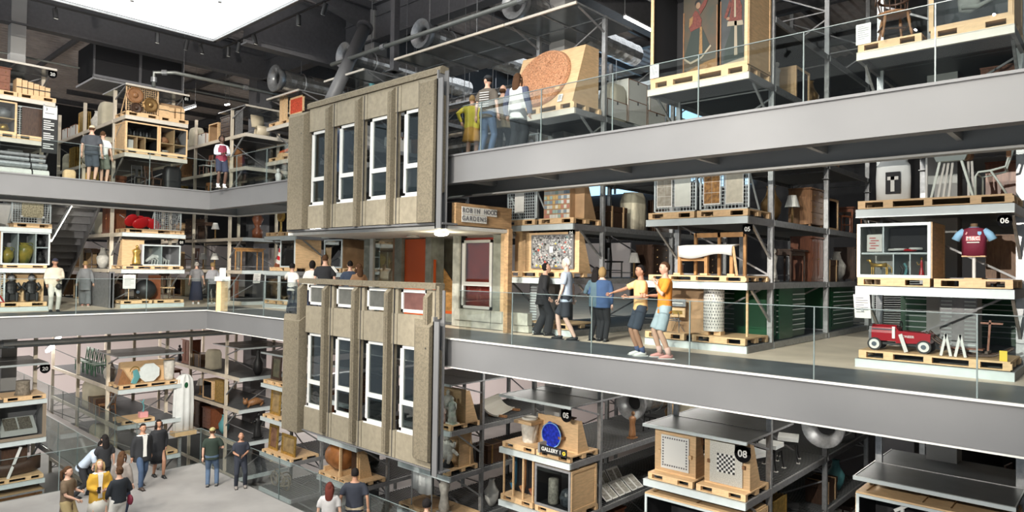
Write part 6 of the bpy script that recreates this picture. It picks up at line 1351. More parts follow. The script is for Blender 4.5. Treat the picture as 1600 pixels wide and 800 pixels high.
t = thing('wire_gate', 'white diagonal wire gate across the aisle right of rack 05', 'gate', (-5.0,19.3,0), -.5)
sub('frame', MB().box(0,-.02,0,.05,.02,1.75).box(1.5,-.02,0,1.55,.02,1.75).box(0,-.02,1.7,1.55,.02,1.75).box(0,-.02,.02,1.55,.02,.07), shelf_white, t); mb = MB()
for i in range(30): mb.bar((.05,0,.05+i*.056),(1.5,0,.12+i*.056),.012)
sub('wire_infill', mb, shelf_white, t, kind='stuff')
label_card('folded white label hanging on the front of rack 06', on('06u',.12,-.03,1.05), 0, .26, .42, .25); label_card('white label hanging beside the timber post of the flat', on('04u',.12,-.03,1.1), 0, .24, .42, .25); label_card('small white label on the foot of the corner rack', on('31u',.6,-.03,1.08), HP, .3, .4, .2)
f = FR['11l']
for i in range(5):
    chair(['nearest','second','third','fourth','farthest'][i]+' dark green chair on the top shelf behind the octagonal slab', f.w(.35,4.0+i*.55,-2.918), f.rz-HP, green_m, h=.95)
sheeted('large cream dust sheet cover in the middle of the lower left rack', f.w(.15,4.2,-4.19), f.rz-HP, 1.3, 1.05, .8, cloth_c)
# louvred grey cabinet before the column of rack 06
t = thing('louvred_cabinet', 'tall grey louvred metal cabinet between the pedal car and the sled', 'cabinet', FR['06u'].w(1.03,1.6,.0), 0); sub('casing', MB().box(-.05,0,0,.52,.5,1.3), galv_dull, t)
for i in range(17):
    sub('louvre', lambda: MB().box(0,-.02,0,.17,0,.03), shelf_white, t, loc=(-.03,0,.08+i*.07), key='louv'); sub('louvre', None, shelf_white, t, loc=(.33,0,.08+i*.07), key='louv')

# ================================================================ EVERYTHING DEEPER IN THE RACKS
WHO = {'06u': 'pedal car rack', '05u': 'wallpaper rack', '04u': 'collage rack', '02u': 'rack left of orange door', '01u': 'gilt clock rack', '06t': 'windsor chair rack', '05t': 'painting crate rack', '04t': 'terracotta roundel rack', '03t': 'upper rack behind facade', '02t': 'rack left of tall column', '01t': 'pointed boards rack', '06l': 'wide wheel crate rack', '05l': 'inlaid panels rack', '04l': 'blue glass dish rack', '03l': 'porcelain figures rack', '02l': 'brown barrel rack', '01l': 'gilt framed pictures rack', '11u': 'red petal chair rack', '11t': 'carved roundels rack', '11l': 'octagonal slab rack', '20u': 'yellow jars rack', '20t': 'information banner rack', '20l': 'open book rack', '31u': 'far corner carved figure rack', '31t': 'cream moulded chair rack', '31l': 'carved animal rack'}
LV = {'u':[(.15,'bottom'),(1.41,'middle'),(2.74,'top')],'t':[(4.38,'bottom'),(5.62,'middle'),(6.98,'top')],'l':[(-5.6,'bottom'),(-4.22,'middle'),(-2.92,'top')]}
SPECIAL = {'06l':[(-5.8,'bottom'),(-4.5,'middle'),(-3.2,'top')],'04l':[(-5.8,'bottom'),(-4.4,'middle'),(-3.03,'top')],'06t':[(4.38,'bottom'),(5.5,'middle')],'04t':[(4.38,'bottom'),(5.55,'middle')],'05t':[(4.38,'bottom'),(5.62,'middle')],'03l':[(-5.62,'bottom'),(-4.25,'middle'),(-2.98,'top')],'11l':[(-5.55,'bottom'),(-4.2,'middle'),(-2.92,'top')],'20l':[(-5.55,'bottom'),(-4.2,'middle'),(-2.92,'top')],'31l':[(-5.55,'bottom'),(-4.2,'middle'),(-2.92,'top')]}
FR_ = random.Random(42); ORD = ['nearest','second','third','fourth','fifth','sixth','seventh']
def kinds(kk):
    if kk[2] == 'l' and kk[0] in '0': return ['chest','cab','table','trunk','chair','chair','vase','roll','sheet','frames','small']
    if kk[2] == 't': return ['box','crate','chair','sheet','frames','roll','chest','trunk','vase','small']
    return ['chest','cab','chest','cab','table','trunk','chair','sheet','frames','crate','vase','small','lamp']
def filler(kd, lab, loc, rz, maxh, shade):
    dk = FR_.choice([wood_dark, wood_dark, wood_mid, wood_red]); H = lambda a: min(a, maxh)
    cn = {wood_dark:'dark', wood_mid:'mid brown', wood_red:'reddish'}[dk]
    if kd == 'chest': chest('%s chest of drawers, %s' % (cn,lab), loc, rz, FR_.uniform(.8,1.05), H(.95), .55, dk, FR_.choice([3,4]))
    elif kd == 'cab': cabinet('%s carved cupboard, %s' % (cn,lab), loc, rz, FR_.uniform(.8,1.05), H(1.1), .5, dk)
    elif kd == 'table': table('%s turned leg table, %s' % (cn,lab), loc, rz, 1.0, H(.75), .6, dk)
    elif kd == 'trunk': trunk('%s strapped trunk, %s' % (cn,lab), loc, rz, .9, H(.55), .5, dk, FR_.choice([bronze, ply]))
    elif kd == 'chair': chair('%s framed chair, %s' % (cn,lab), loc, rz+FR_.uniform(-.4,.4), dk if FR_.random() < .7 else black_m, FR_.choice([None, cloth_w, None]), H(.95))
    elif kd == 'sheet': sheeted('cloth covered piece, %s' % lab, loc, rz, .75, H(FR_.uniform(.7,1.05)), .5, FR_.choice([cloth_w, cloth_c, cloth_c]))
    elif kd == 'frames': frame_stack('stack of framed works, %s' % lab, loc, rz, 4, .8, H(.9), FR_.choice([wood_mid, gold, dk]))
    elif kd == 'roll': roll('rolled textile, %s' % lab, loc, rz, 1.0, .15, FR_.choice([offwhite, cloth_c]))
    elif kd == 'box': archive_box('white archive box, %s' % lab, loc, rz, .8, H(.5), .5)
    elif kd == 'crate': crate('plywood crate, %s' % lab, loc, rz, .9, H(.8), .6, front_m=pine, lining=FR_.choice([black_in, ply, ply_dark]), glass=False)
    elif kd == 'vase': vessel('tall vase, %s' % lab, loc+Rz(rz)@Vector((0,.25,0)), rz, [(.1,0),(.2,.2),(.23,.42),(.12,.6),(.08,H(.8)-.04),(.11,H(.8))], FR_.choice([stone, teal_m, bronze, black_m, offwhite]))
    elif kd == 'lamp': lamp_obj('bronze lamp with pale shade, %s' % lab, loc+Rz(rz)@Vector((0,.2,0)), rz, H(.7))
    elif kd == 'small': statue('small carved figure, %s' % lab, loc+Rz(rz)@Vector((0,.2,0)), rz, H(.75), FR_.choice([stone, bronze, wood_mid, black_m]), seed=FR_.randrange(99), name='carved_figure', arms=False)
def fill(kk, v0=1.7, v1=8.1, levels=None, step=1.15, density=.9):
    f = FR[kk]; lvls = levels or SPECIAL.get(kk, LV[kk[2]]); left = kk[0] in '123'
    for zi,(z, ln) in enumerate(lvls):
        nxt = lvls[zi+1][0] if zi+1 < len(lvls) else z+1.35
        mh = nxt-z-.2; v = v0; n = 0
        while v < v1-.4:
            if FR_.random() < density:
                kd = FR_.choice(kinds(kk)); lab = '%s from front, %s shelf, %s' % (ORD[n], ln, WHO[kk])
                # things face the aisle side that the camera sees
                if left: rz = f.rz-PI/2+PI/2 if False else f.rz-HP; P = f.w(.12, v+.5, z+.002); rz = f.rz-HP
                else: rz = f.rz+HP; P = f.w(f.W-.12, v+.5, z+.002)
                filler(kd, lab, P, rz, mh, 0); n += 1
                if n > 6: break
            v += step
for kk in ('06u','05u','04u'): fill(kk, 1.6 if kk != '06u' else 2.2, 8.2, levels=LV['u'][1:])
for kk in ('05t','04t','06t'): fill(kk, 1.7, 6)
fill('02t', .1, 3, density=.7); fill('01t', 1.6, 3.5)
fill('02u', 1.6, 3.5); fill('01u', 1.6, 3.5)
fill('05l', 1.6, 8.2, levels=[(-5.6,'bottom'),(-4.25,'middle')], density=.85); fill('05l', 4.9, 8.2, levels=[(-2.92,'top')])
fill('04l', 1.6, 8.2, levels=[(-5.8,'bottom'),(-3.03,'top')], density=.85); fill('04l', 5.0, 8.2, levels=[(-4.4,'middle')]); fill('03l', 1.6, 8.2, levels=[(-5.62,'bottom'),(-4.25,'middle')], density=.85); fill('03l', 5.0, 8.2, levels=[(-2.98,'top')])
f = FR['05l']
for i,(u,v) in enumerate(((1.75,1.75),(1.7,2.75),(1.75,3.75),(.9,2.3),(.9,3.4))):
    P = f.w(u,v,-2.918); nm = ['nearest','second','third','fourth and inner','fifth and inner'][i]
    t = thing('tall_stool', '%s black legged chair with white seat pad beside the inlaid panels' % nm, 'chair', P, HP+.3*(i%3-1))
    sub('seat', MB().box(-.24,-.22,.42,.24,.22,.50), black_m, t); sub('white_pad', MB().prism([(-.25,.5),(.25,.5),(.23,.60),(-.22,.58)],-.23,.23), cloth_w, t, sm=False)
    for x in (-.2,.2):
        for y in (-.18,.18): lg = sub('leg', MB().tube([(x,y,.42),(x*1.1,y*1.1,.2),(x*1.15,y*1.3,.0)],[.028,.018,.014],7), black_m, t); sub('foot_pad', MB().cbox(x*1.15,y*1.3,.008,.1,.08,.015), white_p, lg)
    if i in (1,3): sub('back_frame', MB().tube([(-.2,.2,.5),(-.2,.26,.95),(.2,.26,.95),(.2,.2,.5)],.018,7), black_m, t); sub('back_pad', MB().box(-.15,.22,.66,.15,.26,.86), cloth_w, t)
f = FR['04l']
pat = mat('printed floral paper', (.55,.54,.48), .8, col2=(.20,.18,.15), scale=22)
for i in range(6):
    row, c_ = divmod(i, 3); v = 1.75+c_*.62
    P = f.w(2.2-row*.62, v+.3, -4.395)
    t = thing('display_board', '%s tilted white board with dark floral prints, %s row' % (['nearest','middle','far'][c_], ['front','back'][row]), 'board', P, HP)
    M_ = Matrix.Rotation(-.95+row*.35,4,'X'); sub('board', MB().box(-.28,0,.02,.28,.02,.5).xf(M_), paper, t)
    for a_ in (-.14,.14): sub('print', MB().box(a_-.1,-.004,.06,a_+.1,0,.44).xf(M_), pat, t)
    sub('easel', MB().box(-.02,.02,.0,.02,.3,.03), galv, t)
f = FR['03l']; P = f.w(1.7,2.9,-2.975)
t = thing('curved_shell', 'large pale curved shell form open at its end, right of the facade', 'shell', P, .35)
sub('shell', MB().loft([[(r_*math.cos(a_),y_,.55+r_*math.sin(a_)*.95) for r_,a_ in [(.55,-PI*.95+k*.19) for k in range(9)]+[(.50,-PI*.95+k*.19) for k in range(8,-1,-1)]] for y_ in (-.7,0,.7)]), mat('pale shell',(.50,.48,.42),.6), t)
sub('cradle', MB().box(-.3,-.6,0,.3,-.5,.06).box(-.3,.5,0,.3,.6,.06), wood_mid, t)
fill('06l', 1.6, 5, density=.6); fill('02l', .1, 3, levels=SPECIAL.get('x', [(-4.25,'middle'),(-2.92,'top')])); fill('01l', 1.6, 4)
fill('11l', 1.6, 3.9, density=.9); fill('11l', 5.6, 8.2, levels=[(-5.55,'bottom'),(-4.2,'middle')], density=.9) if 0 else None
for kk in ('11u','11t','31u','31t','31l'): fill(kk, 1.6, 8.2, density=.95 if kk[2] != 'l' else .75)
for kk in ('20u','20t','20l'): fill(kk, 1.6, 4, density=.6)
for i,(a,b,c_,h_) in enumerate(((0,.9,5.63,.45),(0,1.9,5.63,.62),(0,1.9,6.26,.55),(0,2.9,5.63,.5),(0,3.0,6.14,.5))):
    archive_box('large white archive box with brown edges, number %d from the roundel' % (i+1) if 0 else ['lowest small white archive box behind upper rack 04','large white archive box behind upper rack 04','white archive box standing on the large one','white archive box behind the large one','topmost rear white archive box of upper rack 04'][i], FR['04t'].w(2.22,b+1.1,c_), HP, .95, h_, .7)
# ================================================================ PEOPLE
def rings_at(c, rx, ry, n=16, tilt=0):
    return [(c[0]+rx*math.cos(2*PI*i/n), c[1]+ry*math.sin(2*PI*i/n), c[2]) for i in range(n)]
SK = {'light':(.55,.33,.24),'mid':(.36,.19,.12),'dark':(.085,.045,.03),'pale':(.62,.42,.34)}
HC = {'black':(.012,.010,.010),'brown':(.07,.035,.018),'blond':(.27,.18,.08),'grey':(.38,.36,.33),'white':(.65,.63,.58),'auburn':(.10,.025,.018)}
PEND = []
def ik(a, b, l1, l2, hint):
    a, b = Vector(a), Vector(b); d = b-a; L_ = min(d.length, (l1+l2)*.995); u = d.normalized(); b = a+u*L_
    x = (l1*l1-l2*l2+L_*L_)/(2*L_); h = math.sqrt(max(l1*l1-x*x, 0)); hv = Vector(hint); hv = (hv-u*hv.dot(u)).normalized()
    return a+u*x+hv*h, b
def remeshed(mb, name, voxel, col):
    me = mb.mesh(name); o = bpy.data.objects.new(name, me); C.objects.link(o)
    m1 = o.modifiers.new('r','REMESH'); m1.mode = 'VOXEL'; m1.voxel_size = voxel
    m2 = o.modifiers.new('s','SMOOTH'); m2.factor = .5; m2.iterations = 3
    return o
def head_fn(p):
    x, y, z = p
    if z < -.1: x *= 1-.32*(-z-.1); y *= (1-.12*(-z)) if y < 0 else (1-.45*(-z-.1))
    if y < -.3:
        if -.25 < z < .12 and abs(x) < .22: y -= .17*(1-abs(x)/.22)*(1-abs(z+.12)/.3 if z > -.42 else 0)      # nose
        if .0 < z < .25 and .15 < abs(x) < .6: y += .07                                                            # eye sockets
        if z < -.8: y -= .08
    return Vector((x, y, z))
def person(label, loc, face, H=1.72, skin='light', hair=('short','brown'), top=('short',(.5,.5,.5)), bottom=('trousers',(.05,.06,.1)), shoes=(.05,.05,.05),
           lhand=(.28,-.05,.82), rhand=(-.28,-.05,.82), lean=0, feet=((.1,.0),(-.1,.0)), turn=0, build=1.0, coat=None, hold=None, hat=None, back=None, socks=None, look=0, group=None, drop=0, stripe=None):
    """loc: feet point; face: degrees, 0 = towards the camera, 90 = image right, 180 = away, -90 = image left"""
    d = Vector((-loc[0], -loc[1], 0)).normalized(); a = math.radians(face); dx = d.x*math.cos(a)-d.y*math.sin(a); dy = d.x*math.sin(a)+d.y*math.cos(a)
    t = thing('person', label, 'person', loc, math.atan2(dx, -dy), group)
    s = H/1.72; ln = math.radians(lean); hz = .92-drop
    def B(x, y, z):                                    # torso point bent forward about the hips
        dz = z-.92; return Vector((x*build, y*math.cos(ln)-dz*math.sin(ln), hz+dz*math.cos(ln)+y*math.sin(ln)*0))
    def tors(mb, prof, off=0, n=16):
        rs = []
        for z, rx, ry in prof:
            c = B(0, .0, z); rs.append([(c.x+(rx+off)*build*math.cos(2*PI*i/n), c.y+(ry+off)*math.sin(2*PI*i/n)*math.cos(ln)*1.0, c.z+(ry+off)*math.sin(2*PI*i/n)*math.sin(ln)) for i in range(n)])
        mb.loft(rs)
    TP = [(.80,.10,.08),(.86,.155,.105),(.94,.165,.115),(1.03,.145,.10),(1.12,.142,.098),(1.25,.16,.112),(1.36,.175,.112),(1.42,.15,.09),(1.455,.07,.065),(1.50,.052,.056),(1.56,.05,.055)]
    arms = []
    for sx, hd in ((1,lhand),(-1,rhand)):
        sh = B(sx*.178,.0,1.39); hd = Vector(hd); el, wr = ik(sh, hd, .285, .25, (sx*.6,.7,-.5)); arms.append((sx,sh,el,wr))
    legs = []
    for sx, ft in ((1,feet[0]),(-1,feet[1])):
        hp = Vector((sx*.09,0,hz-.04)); an = Vector((ft[0],ft[1],.085+(ft[2] if len(ft) > 2 else 0))); kn, an = ik(hp, an, .43, .42, (sx*.1,-1,0)); legs.append((sx,hp,kn,an))
    mb = MB(); tors(mb, TP)
    for sx,sh,el,wr in arms: mb.tube([sh-Vector((sx*.03,0,0)),sh.lerp(el,.4),el,el.lerp(wr,.35),wr],[.052,.045,.037,.037,.026],10)
    for sx,hp,kn,an in legs:
        mb.tube([hp+Vector((0,0,.05)),hp.lerp(kn,.4),kn,kn.lerp(an,.35),an+Vector((0,0,-.02))],[.09,.078,.056,.058,.038],10)
    body_o = remeshed(mb, 'person_body', .019, None)
    extra = MB()
    nk = B(0,0,1.50); hc = nk+Vector((0,-.015-.09*math.sin(ln),.115)); la = math.radians(look)
    R_ = Matrix.Translation(hc) @ Rz(math.radians(turn)) @ Matrix.Rotation(-la,4,'X')
    h2 = MB().ell((0,0,0),(.076,.096,.122),18,14,head_fn)
    for sx in (-1,1): h2.ell((sx*.077,.012,-.005),(.012,.022,.032),8,6)
    extra.loft([[R_ @ Vector(v) for v in []]]) if False else None
    h2.xf(R_); extra.v += h2.v; extra.f += h2.f
    for sx,sh,el,wr in arms:                                     # hands: palm, four fingers, thumb
        d_ = (wr-el).normalized(); side = d_.cross(Vector((sx,0,0))); side = side.normalized() if side.length > .2 else Vector((0,-1,0)); up_ = side.cross(d_).normalized()
        pk = wr+d_*.085; extra.tube([wr-d_*.02, wr+d_*.03, pk],[.024,.036,.038],8,ry=[.02,.017,.014])
        for q in range(4):
            o_ = side*(.027-.018*q); l_ = (.062,.072,.068,.052)[q]; b0 = pk+o_-d_*.01; b1 = b0+d_*l_*.5-up_*sx*.004; b2 = b1+d_*l_*.42-up_*sx*.02
            extra.tube([b0,b1,b2],[.0095,.0088,.0065],5)
        extra.tube([wr+d_*.025+side*.03, wr+d_*.06+side*.052, wr+d_*.09+side*.05],[.011,.010,.007],5)
    skm = mat('skin '+skin, SK[skin], .55); PEND.append((t, 'body', body_o, extra, skm, s))
    # clothes
    def cloth(nm, mb_, col, vox=.022): PEND.append((t, nm, remeshed(mb_, 'garment', vox, None), None, mat('cloth %.2f %.2f %.2f' % col, col, .85, var=.12, scale=6, bump=.25, bscale=18), s))
    kind, col = top[0], top[1]; hem = top[2] if len(top) > 2 else .84
    mb = MB(); off = .024 if kind in ('coat','jacket') else .017
    prof = [(hem,.172,.122)]+[(z,rx,ry) for z,rx,ry in TP if z > hem+.03 and z < 1.44]+[(1.445,.085,.075)]
    prof = [(z, max(rx,.155) if z < 1.2 else rx, max(ry,.108) if z < 1.2 else ry) for z,rx,ry in prof]
    tors(mb, prof, off)
    for sx,sh,el,wr in arms:
        if kind == 'short' and not coat: mb.tube([sh-Vector((sx*.05,0,-.01)),sh.lerp(el,.35),sh.lerp(el,.78)],[.072,.07,.066],10)
        elif kind == 'none' or coat: pass
        else: mb.tube([sh-Vector((sx*.05,0,-.01)),sh.lerp(el,.5),el,el.lerp(wr,.5),wr-(wr-el)*.04],[.072+off*.2,.064,.058,.05,.04],10)
    cloth('jacket' if kind in ('coat','jacket') else 'shirt', mb, col)
    bk, bc = bottom; 
    if bk in ('trousers','shorts','wide'):
        mb = MB(); tors(mb, [(.80,.12,.09),(.86,.16,.112),(.94,.17,.118),(1.0,.155,.108)], .014)
        for sx,hp,kn,an in legs:
            if bk == 'shorts': e = kn.lerp(an,.02); mb.tube([hp+Vector((0,0,.06)),hp.lerp(kn,.5),hp.lerp(kn,.93)],[.105,.102,.098],12)
            elif bk == 'wide': mb.tube([hp+Vector((0,0,.06)),hp.lerp(kn,.5),kn,an+Vector((0,0,-.02))],[.11,.108,.105,.11],12)
            else: mb.tube([hp+Vector((0,0,.06)),hp.lerp(kn,.5),kn,kn.lerp(an,.5),an+Vector((0,.01,-.03))],[.105,.092,.073,.07,.062],12)
        cloth('trousers' if bk != 'shorts' else 'shorts', mb, bc)
    else:
        zb = {'skirt':.52,'long_skirt':.16}.get(bk,.45); rs = []
        for z,r1,r2 in ((1.0,.16,.115),(.92,.185,.135),(.75,.21,.165),(zb,.25 if bk == 'skirt' else .27,.21)):
            rs.append([(r1*math.cos(2*PI*i/24)*(1+.04*math.sin(i*2.1)*(1-z)),r2*math.sin(2*PI*i/24)*(1+.04*math.sin(i*2.1)*(1-z)),z-drop) for i in range(24)])
        part('skirt', MB().loft(rs), mat('cloth %.2f %.2f %.2f' % bc, bc, .85, var=.12, scale=6), t, sm=True).scale = (s,s,s)
    if coat:
        hemc = coat[1]; rs = []; cc = coat[0]
        mb = MB(); tors(mb, [(hemc,.20,.14),(max(hemc+.15,.9),.19,.135),(1.1,.172,.125),(1.36,.19,.128),(1.43,.12,.09)], .02)
        for sx,sh,el,wr in arms: mb.tube([sh-Vector((sx*.05,0,-.01)),sh.lerp(el,.5),el,el.lerp(wr,.5),wr],[.082,.074,.066,.058,.05],10)
        cloth('jacket', mb, cc)
    def small(nm, mb_, m_, **k): o = part(nm, mb_, m_, t, **k); o.scale = (s,s,s); return o
    if coat and len(coat) > 2:                               # open jacket: the pale shirt shows as a strip down the front
        small('shirt_front', MB().loft([[B(x,-.158,z),B(-x,-.158,z),B(-x,-.10,z),B(x,-.10,z)] for z,x in ((.86,.045),(1.1,.035),(1.3,.045),(1.42,.055))]), mat('cloth %.2f %.2f %.2f' % coat[2], coat[2], .8))
    shm = mat('shoe %.2f %.2f %.2f' % shoes, shoes, .5)
    for sx,hp,kn,an in legs:
        small('shoe', MB().tube([an+Vector((0,.055,-.045)),an+Vector((0,.0,-.035)),an+Vector((0,-.1,-.05)),an+Vector((0,-.185,-.062))],[.036,.047,.048,.028],10,ry=[.036,.046,.034,.018]), shm, sm=True)
        small('sole', MB().box(an.x-.045,an.y-.2,an.z-.086,an.x+.045,an.y+.085,an.z-.072), white_p if shoes[0] > .3 else black_m)
        if socks: small('sock', MB().tube([an+Vector((0,0,-.03)),an.lerp(kn,socks[1])],[.045,.055],10), mat('sock %.2f' % socks[0][0], socks[0], .9), sm=True)
    # hair, face
    hs, hcn = hair; hm = mat('hair '+hcn, HC[hcn], .85, bump=.5, bscale=60, spec=.15)
    def hp_(mbx, nm='hair', m_=hm): mbx.xf(R_); small(nm, mbx, m_, sm=True)
    def cap(p):
        if p.y < -.35 and p.z < .42: return Vector((p.x*.9, max(p.y,-.55), max(p.z,.3)))
        return p
    if hs == 'short': hp_(MB().ell((0,.008,.02),(.083,.103,.112),16,10,lambda p: Vector((p.x,p.y if p.z > .35 or p.y > -.1 else -.1+.2*0, max(p.z,-.45) if p.y > 0 else max(p.z,.1)))))
    elif hs == 'curly': hp_(MB().ell((0,.012,.035),(.105,.118,.118),18,12,lambda p: Vector((p.x,p.y if p.z > .3 or p.y > -.1 else -.1,max(p.z,-.5) if p.y > 0 else max(p.z,.05)))*(1+.05*math.sin(p.x*17)*math.cos(p.z*15+p.y*9))))
    elif hs == 'bob': hp_(MB().ell((0,.012,.0),(.098,.112,.14),18,12,lambda p: Vector((p.x,p.y if p.z > .45 or p.y > -.1 else -.12,max(p.z,-.95)))))
    elif hs in ('long','ponytail','bun'):
        hp_(MB().ell((0,.01,.018),(.088,.106,.118),16,10,lambda p: Vector((p.x,p.y if p.z > .35 or p.y > -.1 else -.1,max(p.z,-.6) if p.y > 0 else max(p.z,.05)))))
        if hs == 'long':
            hp_(MB().tube([(.07,-.03,.05),(.085,-.03,-.06),(.08,-.02,-.17)],[.02,.026,.012],8).tube([(-.07,-.03,.05),(-.085,-.03,-.06),(-.08,-.02,-.17)],[.02,.026,.012],8), 'side_locks')
            hp_(MB().tube([(0,.05,.05),(0,.085,-.1),(0,.105,-.25),(0,.11,-.38)],[.085,.095,.088,.05],12,ry=[.05,.045,.04,.02]), 'hair_fall')
        elif hs == 'ponytail': hp_(MB().tube([(0,.1,.04),(0,.15,.0),(0,.15,-.14),(0,.13,-.26)],[.025,.038,.036,.01],8), 'ponytail')
        else: hp_(MB().ell((0,.1,.07),(.045,.04,.045),10,8), 'bun')
    elif hs == 'balding': hp_(MB().ell((0,.02,-.02),(.083,.095,.07),16,8,lambda p: Vector((p.x,max(p.y,-.2),p.z))))
    if abs(((face+turn+180)%360)-180) < 120:
        for sx in (-1,1): hp_(MB().ell((sx*.03,-.082,.012),(.011,.006,.006),8,6), 'eye', black_m); hp_(MB().box(sx*.03-.015,-.090,.026,sx*.03+.015,-.084,.032), 'eyebrow', hm)
        hp_(MB().ell((0,-.088,-.058),(.022,.006,.006),8,6), 'mouth', mat('lips',(.32,.10,.08),.6))
    if hat: hp_(MB().ell((0,.0,.05),(.088,.108,.085),16,8,lambda p: Vector((p.x,p.y,max(p.z,-.1)))), 'cap', mat('hat %.2f' % hat[0], hat, .8)); hp_(MB().ell((0,-.1,.045),(.06,.07,.008),12,6), 'cap_brim', mat('hat %.2f' % hat[0], hat, .8))
    if hold == 'phone':
        c = arms[1][3]; small('phone', MB().cbox(c.x+.02,c.y-.1,c.z+.03,.075,.01,.15), black_m)
    if hold == 'bag':
        c = arms[0][3]; small('bag', MB().ell((c.x+.0,c.y-.02,c.z-.22),(.09,.05,.1),12,8), black_m); small('bag_strap', MB().bar((c.x,c.y,c.z),(c.x,c.y,c.z-.14),.015), black_m)
    if back: small(back[0], back[1](B), back[2])
    if stripe:
        for k_ in stripe[0]: small('print_line', MB().loft([[B(x,y,z) for x,y in stripe[2]] for z in (k_, k_+.02)]), mat('print %.2f' % stripe[1][0], stripe[1], .8))
    return t
def ft(px, py, z): return at(px, py, z=z)
def hd(px, py, z, H): P = at(px, py, z=z+H); P.z = z; return P
BK = (.012,.013,.016); NV = (.018,.024,.05); DN = (.085,.13,.22)
# first walkway
person('person in a bright orange T shirt and pale denim shorts, hand at chest', ft(1038,559,0), -75, 1.76, 'light', ('short','brown'), ('short',(.78,.26,.025),.80), ('shorts',(.36,.43,.47)), (.62,.30,.27), lhand=(.10,-.20,1.34), rhand=(-.12,-.26,1.12), feet=((.16,.05),(-.12,-.04)), build=1.08, turn=10, socks=((.62,.40,.35),.3))
person('person in a pale yellow T shirt and dark shorts pointing ahead', ft(1000,555,0), -70, 1.70, 'mid', ('short','black'), ('short',(.75,.46,.20),.86), ('shorts',(.03,.04,.06)), (.7,.7,.68), lhand=(.15,-.30,1.12), rhand=(-.22,-.52,1.18), feet=((.12,.02),(-.1,.0)), build=1.0, socks=((.06,.08,.16),.22))
person('white haired person in a pale blue checked shirt and dark shorts', ft(884,531,0), -100, 1.86, 'pale', ('short','white'), ('short',(.42,.49,.60),.80), ('shorts',(.03,.034,.045)), BK, lhand=(.24,-.12,.86), rhand=(-.2,.12,.88), feet=((.12,.22),(-.08,-.14)), build=1.15)
person('person all in black looking down, beside the collage', ft(846,524,0), 100, 1.76, 'light', ('short','black'), ('jacket',BK,.72), ('wide',BK), BK, lhand=(.24,-.16,.90), rhand=(-.22,-.14,.92), feet=((.1,.12),(-.1,-.12)), look=35, lean=8)
person('person in a blue denim shirt with shoulder length blond hair', ft(940,533,0), 165, 1.66, 'pale', ('bob','blond'), ('jacket',(.035,.075,.17),.78), ('trousers',BK), (.05,.05,.05), lhand=(.18,-.2,1.1), rhand=(-.22,-.05,.84), feet=((.1,-.08),(-.12,.12)), build=1.1)
person('dark haired person in a teal denim jacket beside the blond person', ft(918,535,0)+Vector((-.1,.45,0)), 150, 1.66, 'light', ('long','black'), ('jacket',(.07,.12,.15),.80), ('trousers',BK), BK, lhand=(.18,-.2,1.1), rhand=(-.24,-.05,.84), feet=((.1,.05),(-.12,.0)))
person('elderly person in a cream jacket, cream trousers and a dark cap', ft(84,487,0), 10, 1.72, 'mid', ('short','grey'), ('jacket',(.60,.54,.43),.80), ('trousers',(.62,.59,.53)), BK, lhand=(.08,-.22,1.05), rhand=(-.22,-.08,.88), hat=(.02,.02,.04), hold='bag', build=1.1)
person('person in grey seen from behind near the dark screen', ft(134,481,0)+Vector((-1.2,.3,0)), 185, 1.66, 'light', ('short','blond'), ('jacket',(.17,.18,.19),.60), ('wide',(.16,.17,.18)), (.5,.25,.2), feet=((.08,.0),(-.1,.1)), lean=6)
person('person in a striped grey top and long navy skirt, from behind', ft(306,475,0), 175, 1.70, 'light', ('bun','grey'), ('short',(.20,.20,.21),.86), ('long_skirt',NV), (.6,.6,.6), rhand=(-.3,-.12,.82))
person('blond person in a grey top and black trousers, from behind', ft(331,475,0), -160, 1.66, 'light', ('curly','blond'), ('long',(.33,.33,.36),.84), ('trousers',BK), (.6,.6,.6), lhand=(.12,-.25,1.02), rhand=(-.25,-.08,.9))
def behind(px, py, H, dy): P = at(px, py, Y=dy); return Vector((P.x, dy, 0))
person('curly black haired person in a white top beside the parapet, pointing', behind(457,410,1.66,12.0), 150, 1.66, 'light', ('curly','black'), ('short',(.72,.70,.66),.80), ('wide',(.025,.032,.05)), BK, lhand=(.30,-.38,1.2), rhand=(-.2,-.1,.95), build=.95)
person('dark bobbed person in a white blouse behind the parapet', behind(488,420,1.6,11.5), 170, 1.76, 'light', ('bob','black'), ('long',(.66,.64,.58),.84), ('trousers',NV), BK)
person('broad person in a black T shirt with white sleeve stripes behind the parapet', behind(508,410,1.75,11.3), 165, 1.93, 'light', ('short','brown'), ('short',BK,.84), ('trousers',NV), BK, build=1.15, back=('sleeve_stripe', lambda B: MB().bar(B(-.16,.05,1.43),B(-.27,.03,1.27),.02,.03).bar(B(-.19,.03,1.44),B(-.30,.01,1.28),.02,.03), white_p))
person('short haired person in a navy T shirt near the orange door', behind(547,420,1.6,11.6), 180, 1.76, 'light', ('short','black'), ('short',(.03,.045,.08),.84), ('trousers',NV), BK)
person('long haired person in a patterned brown top near the orange door', behind(561,425,1.55,11.3), 200, 1.68, 'light', ('long','brown'), ('long',(.22,.12,.06),.84), ('trousers',NV), BK)
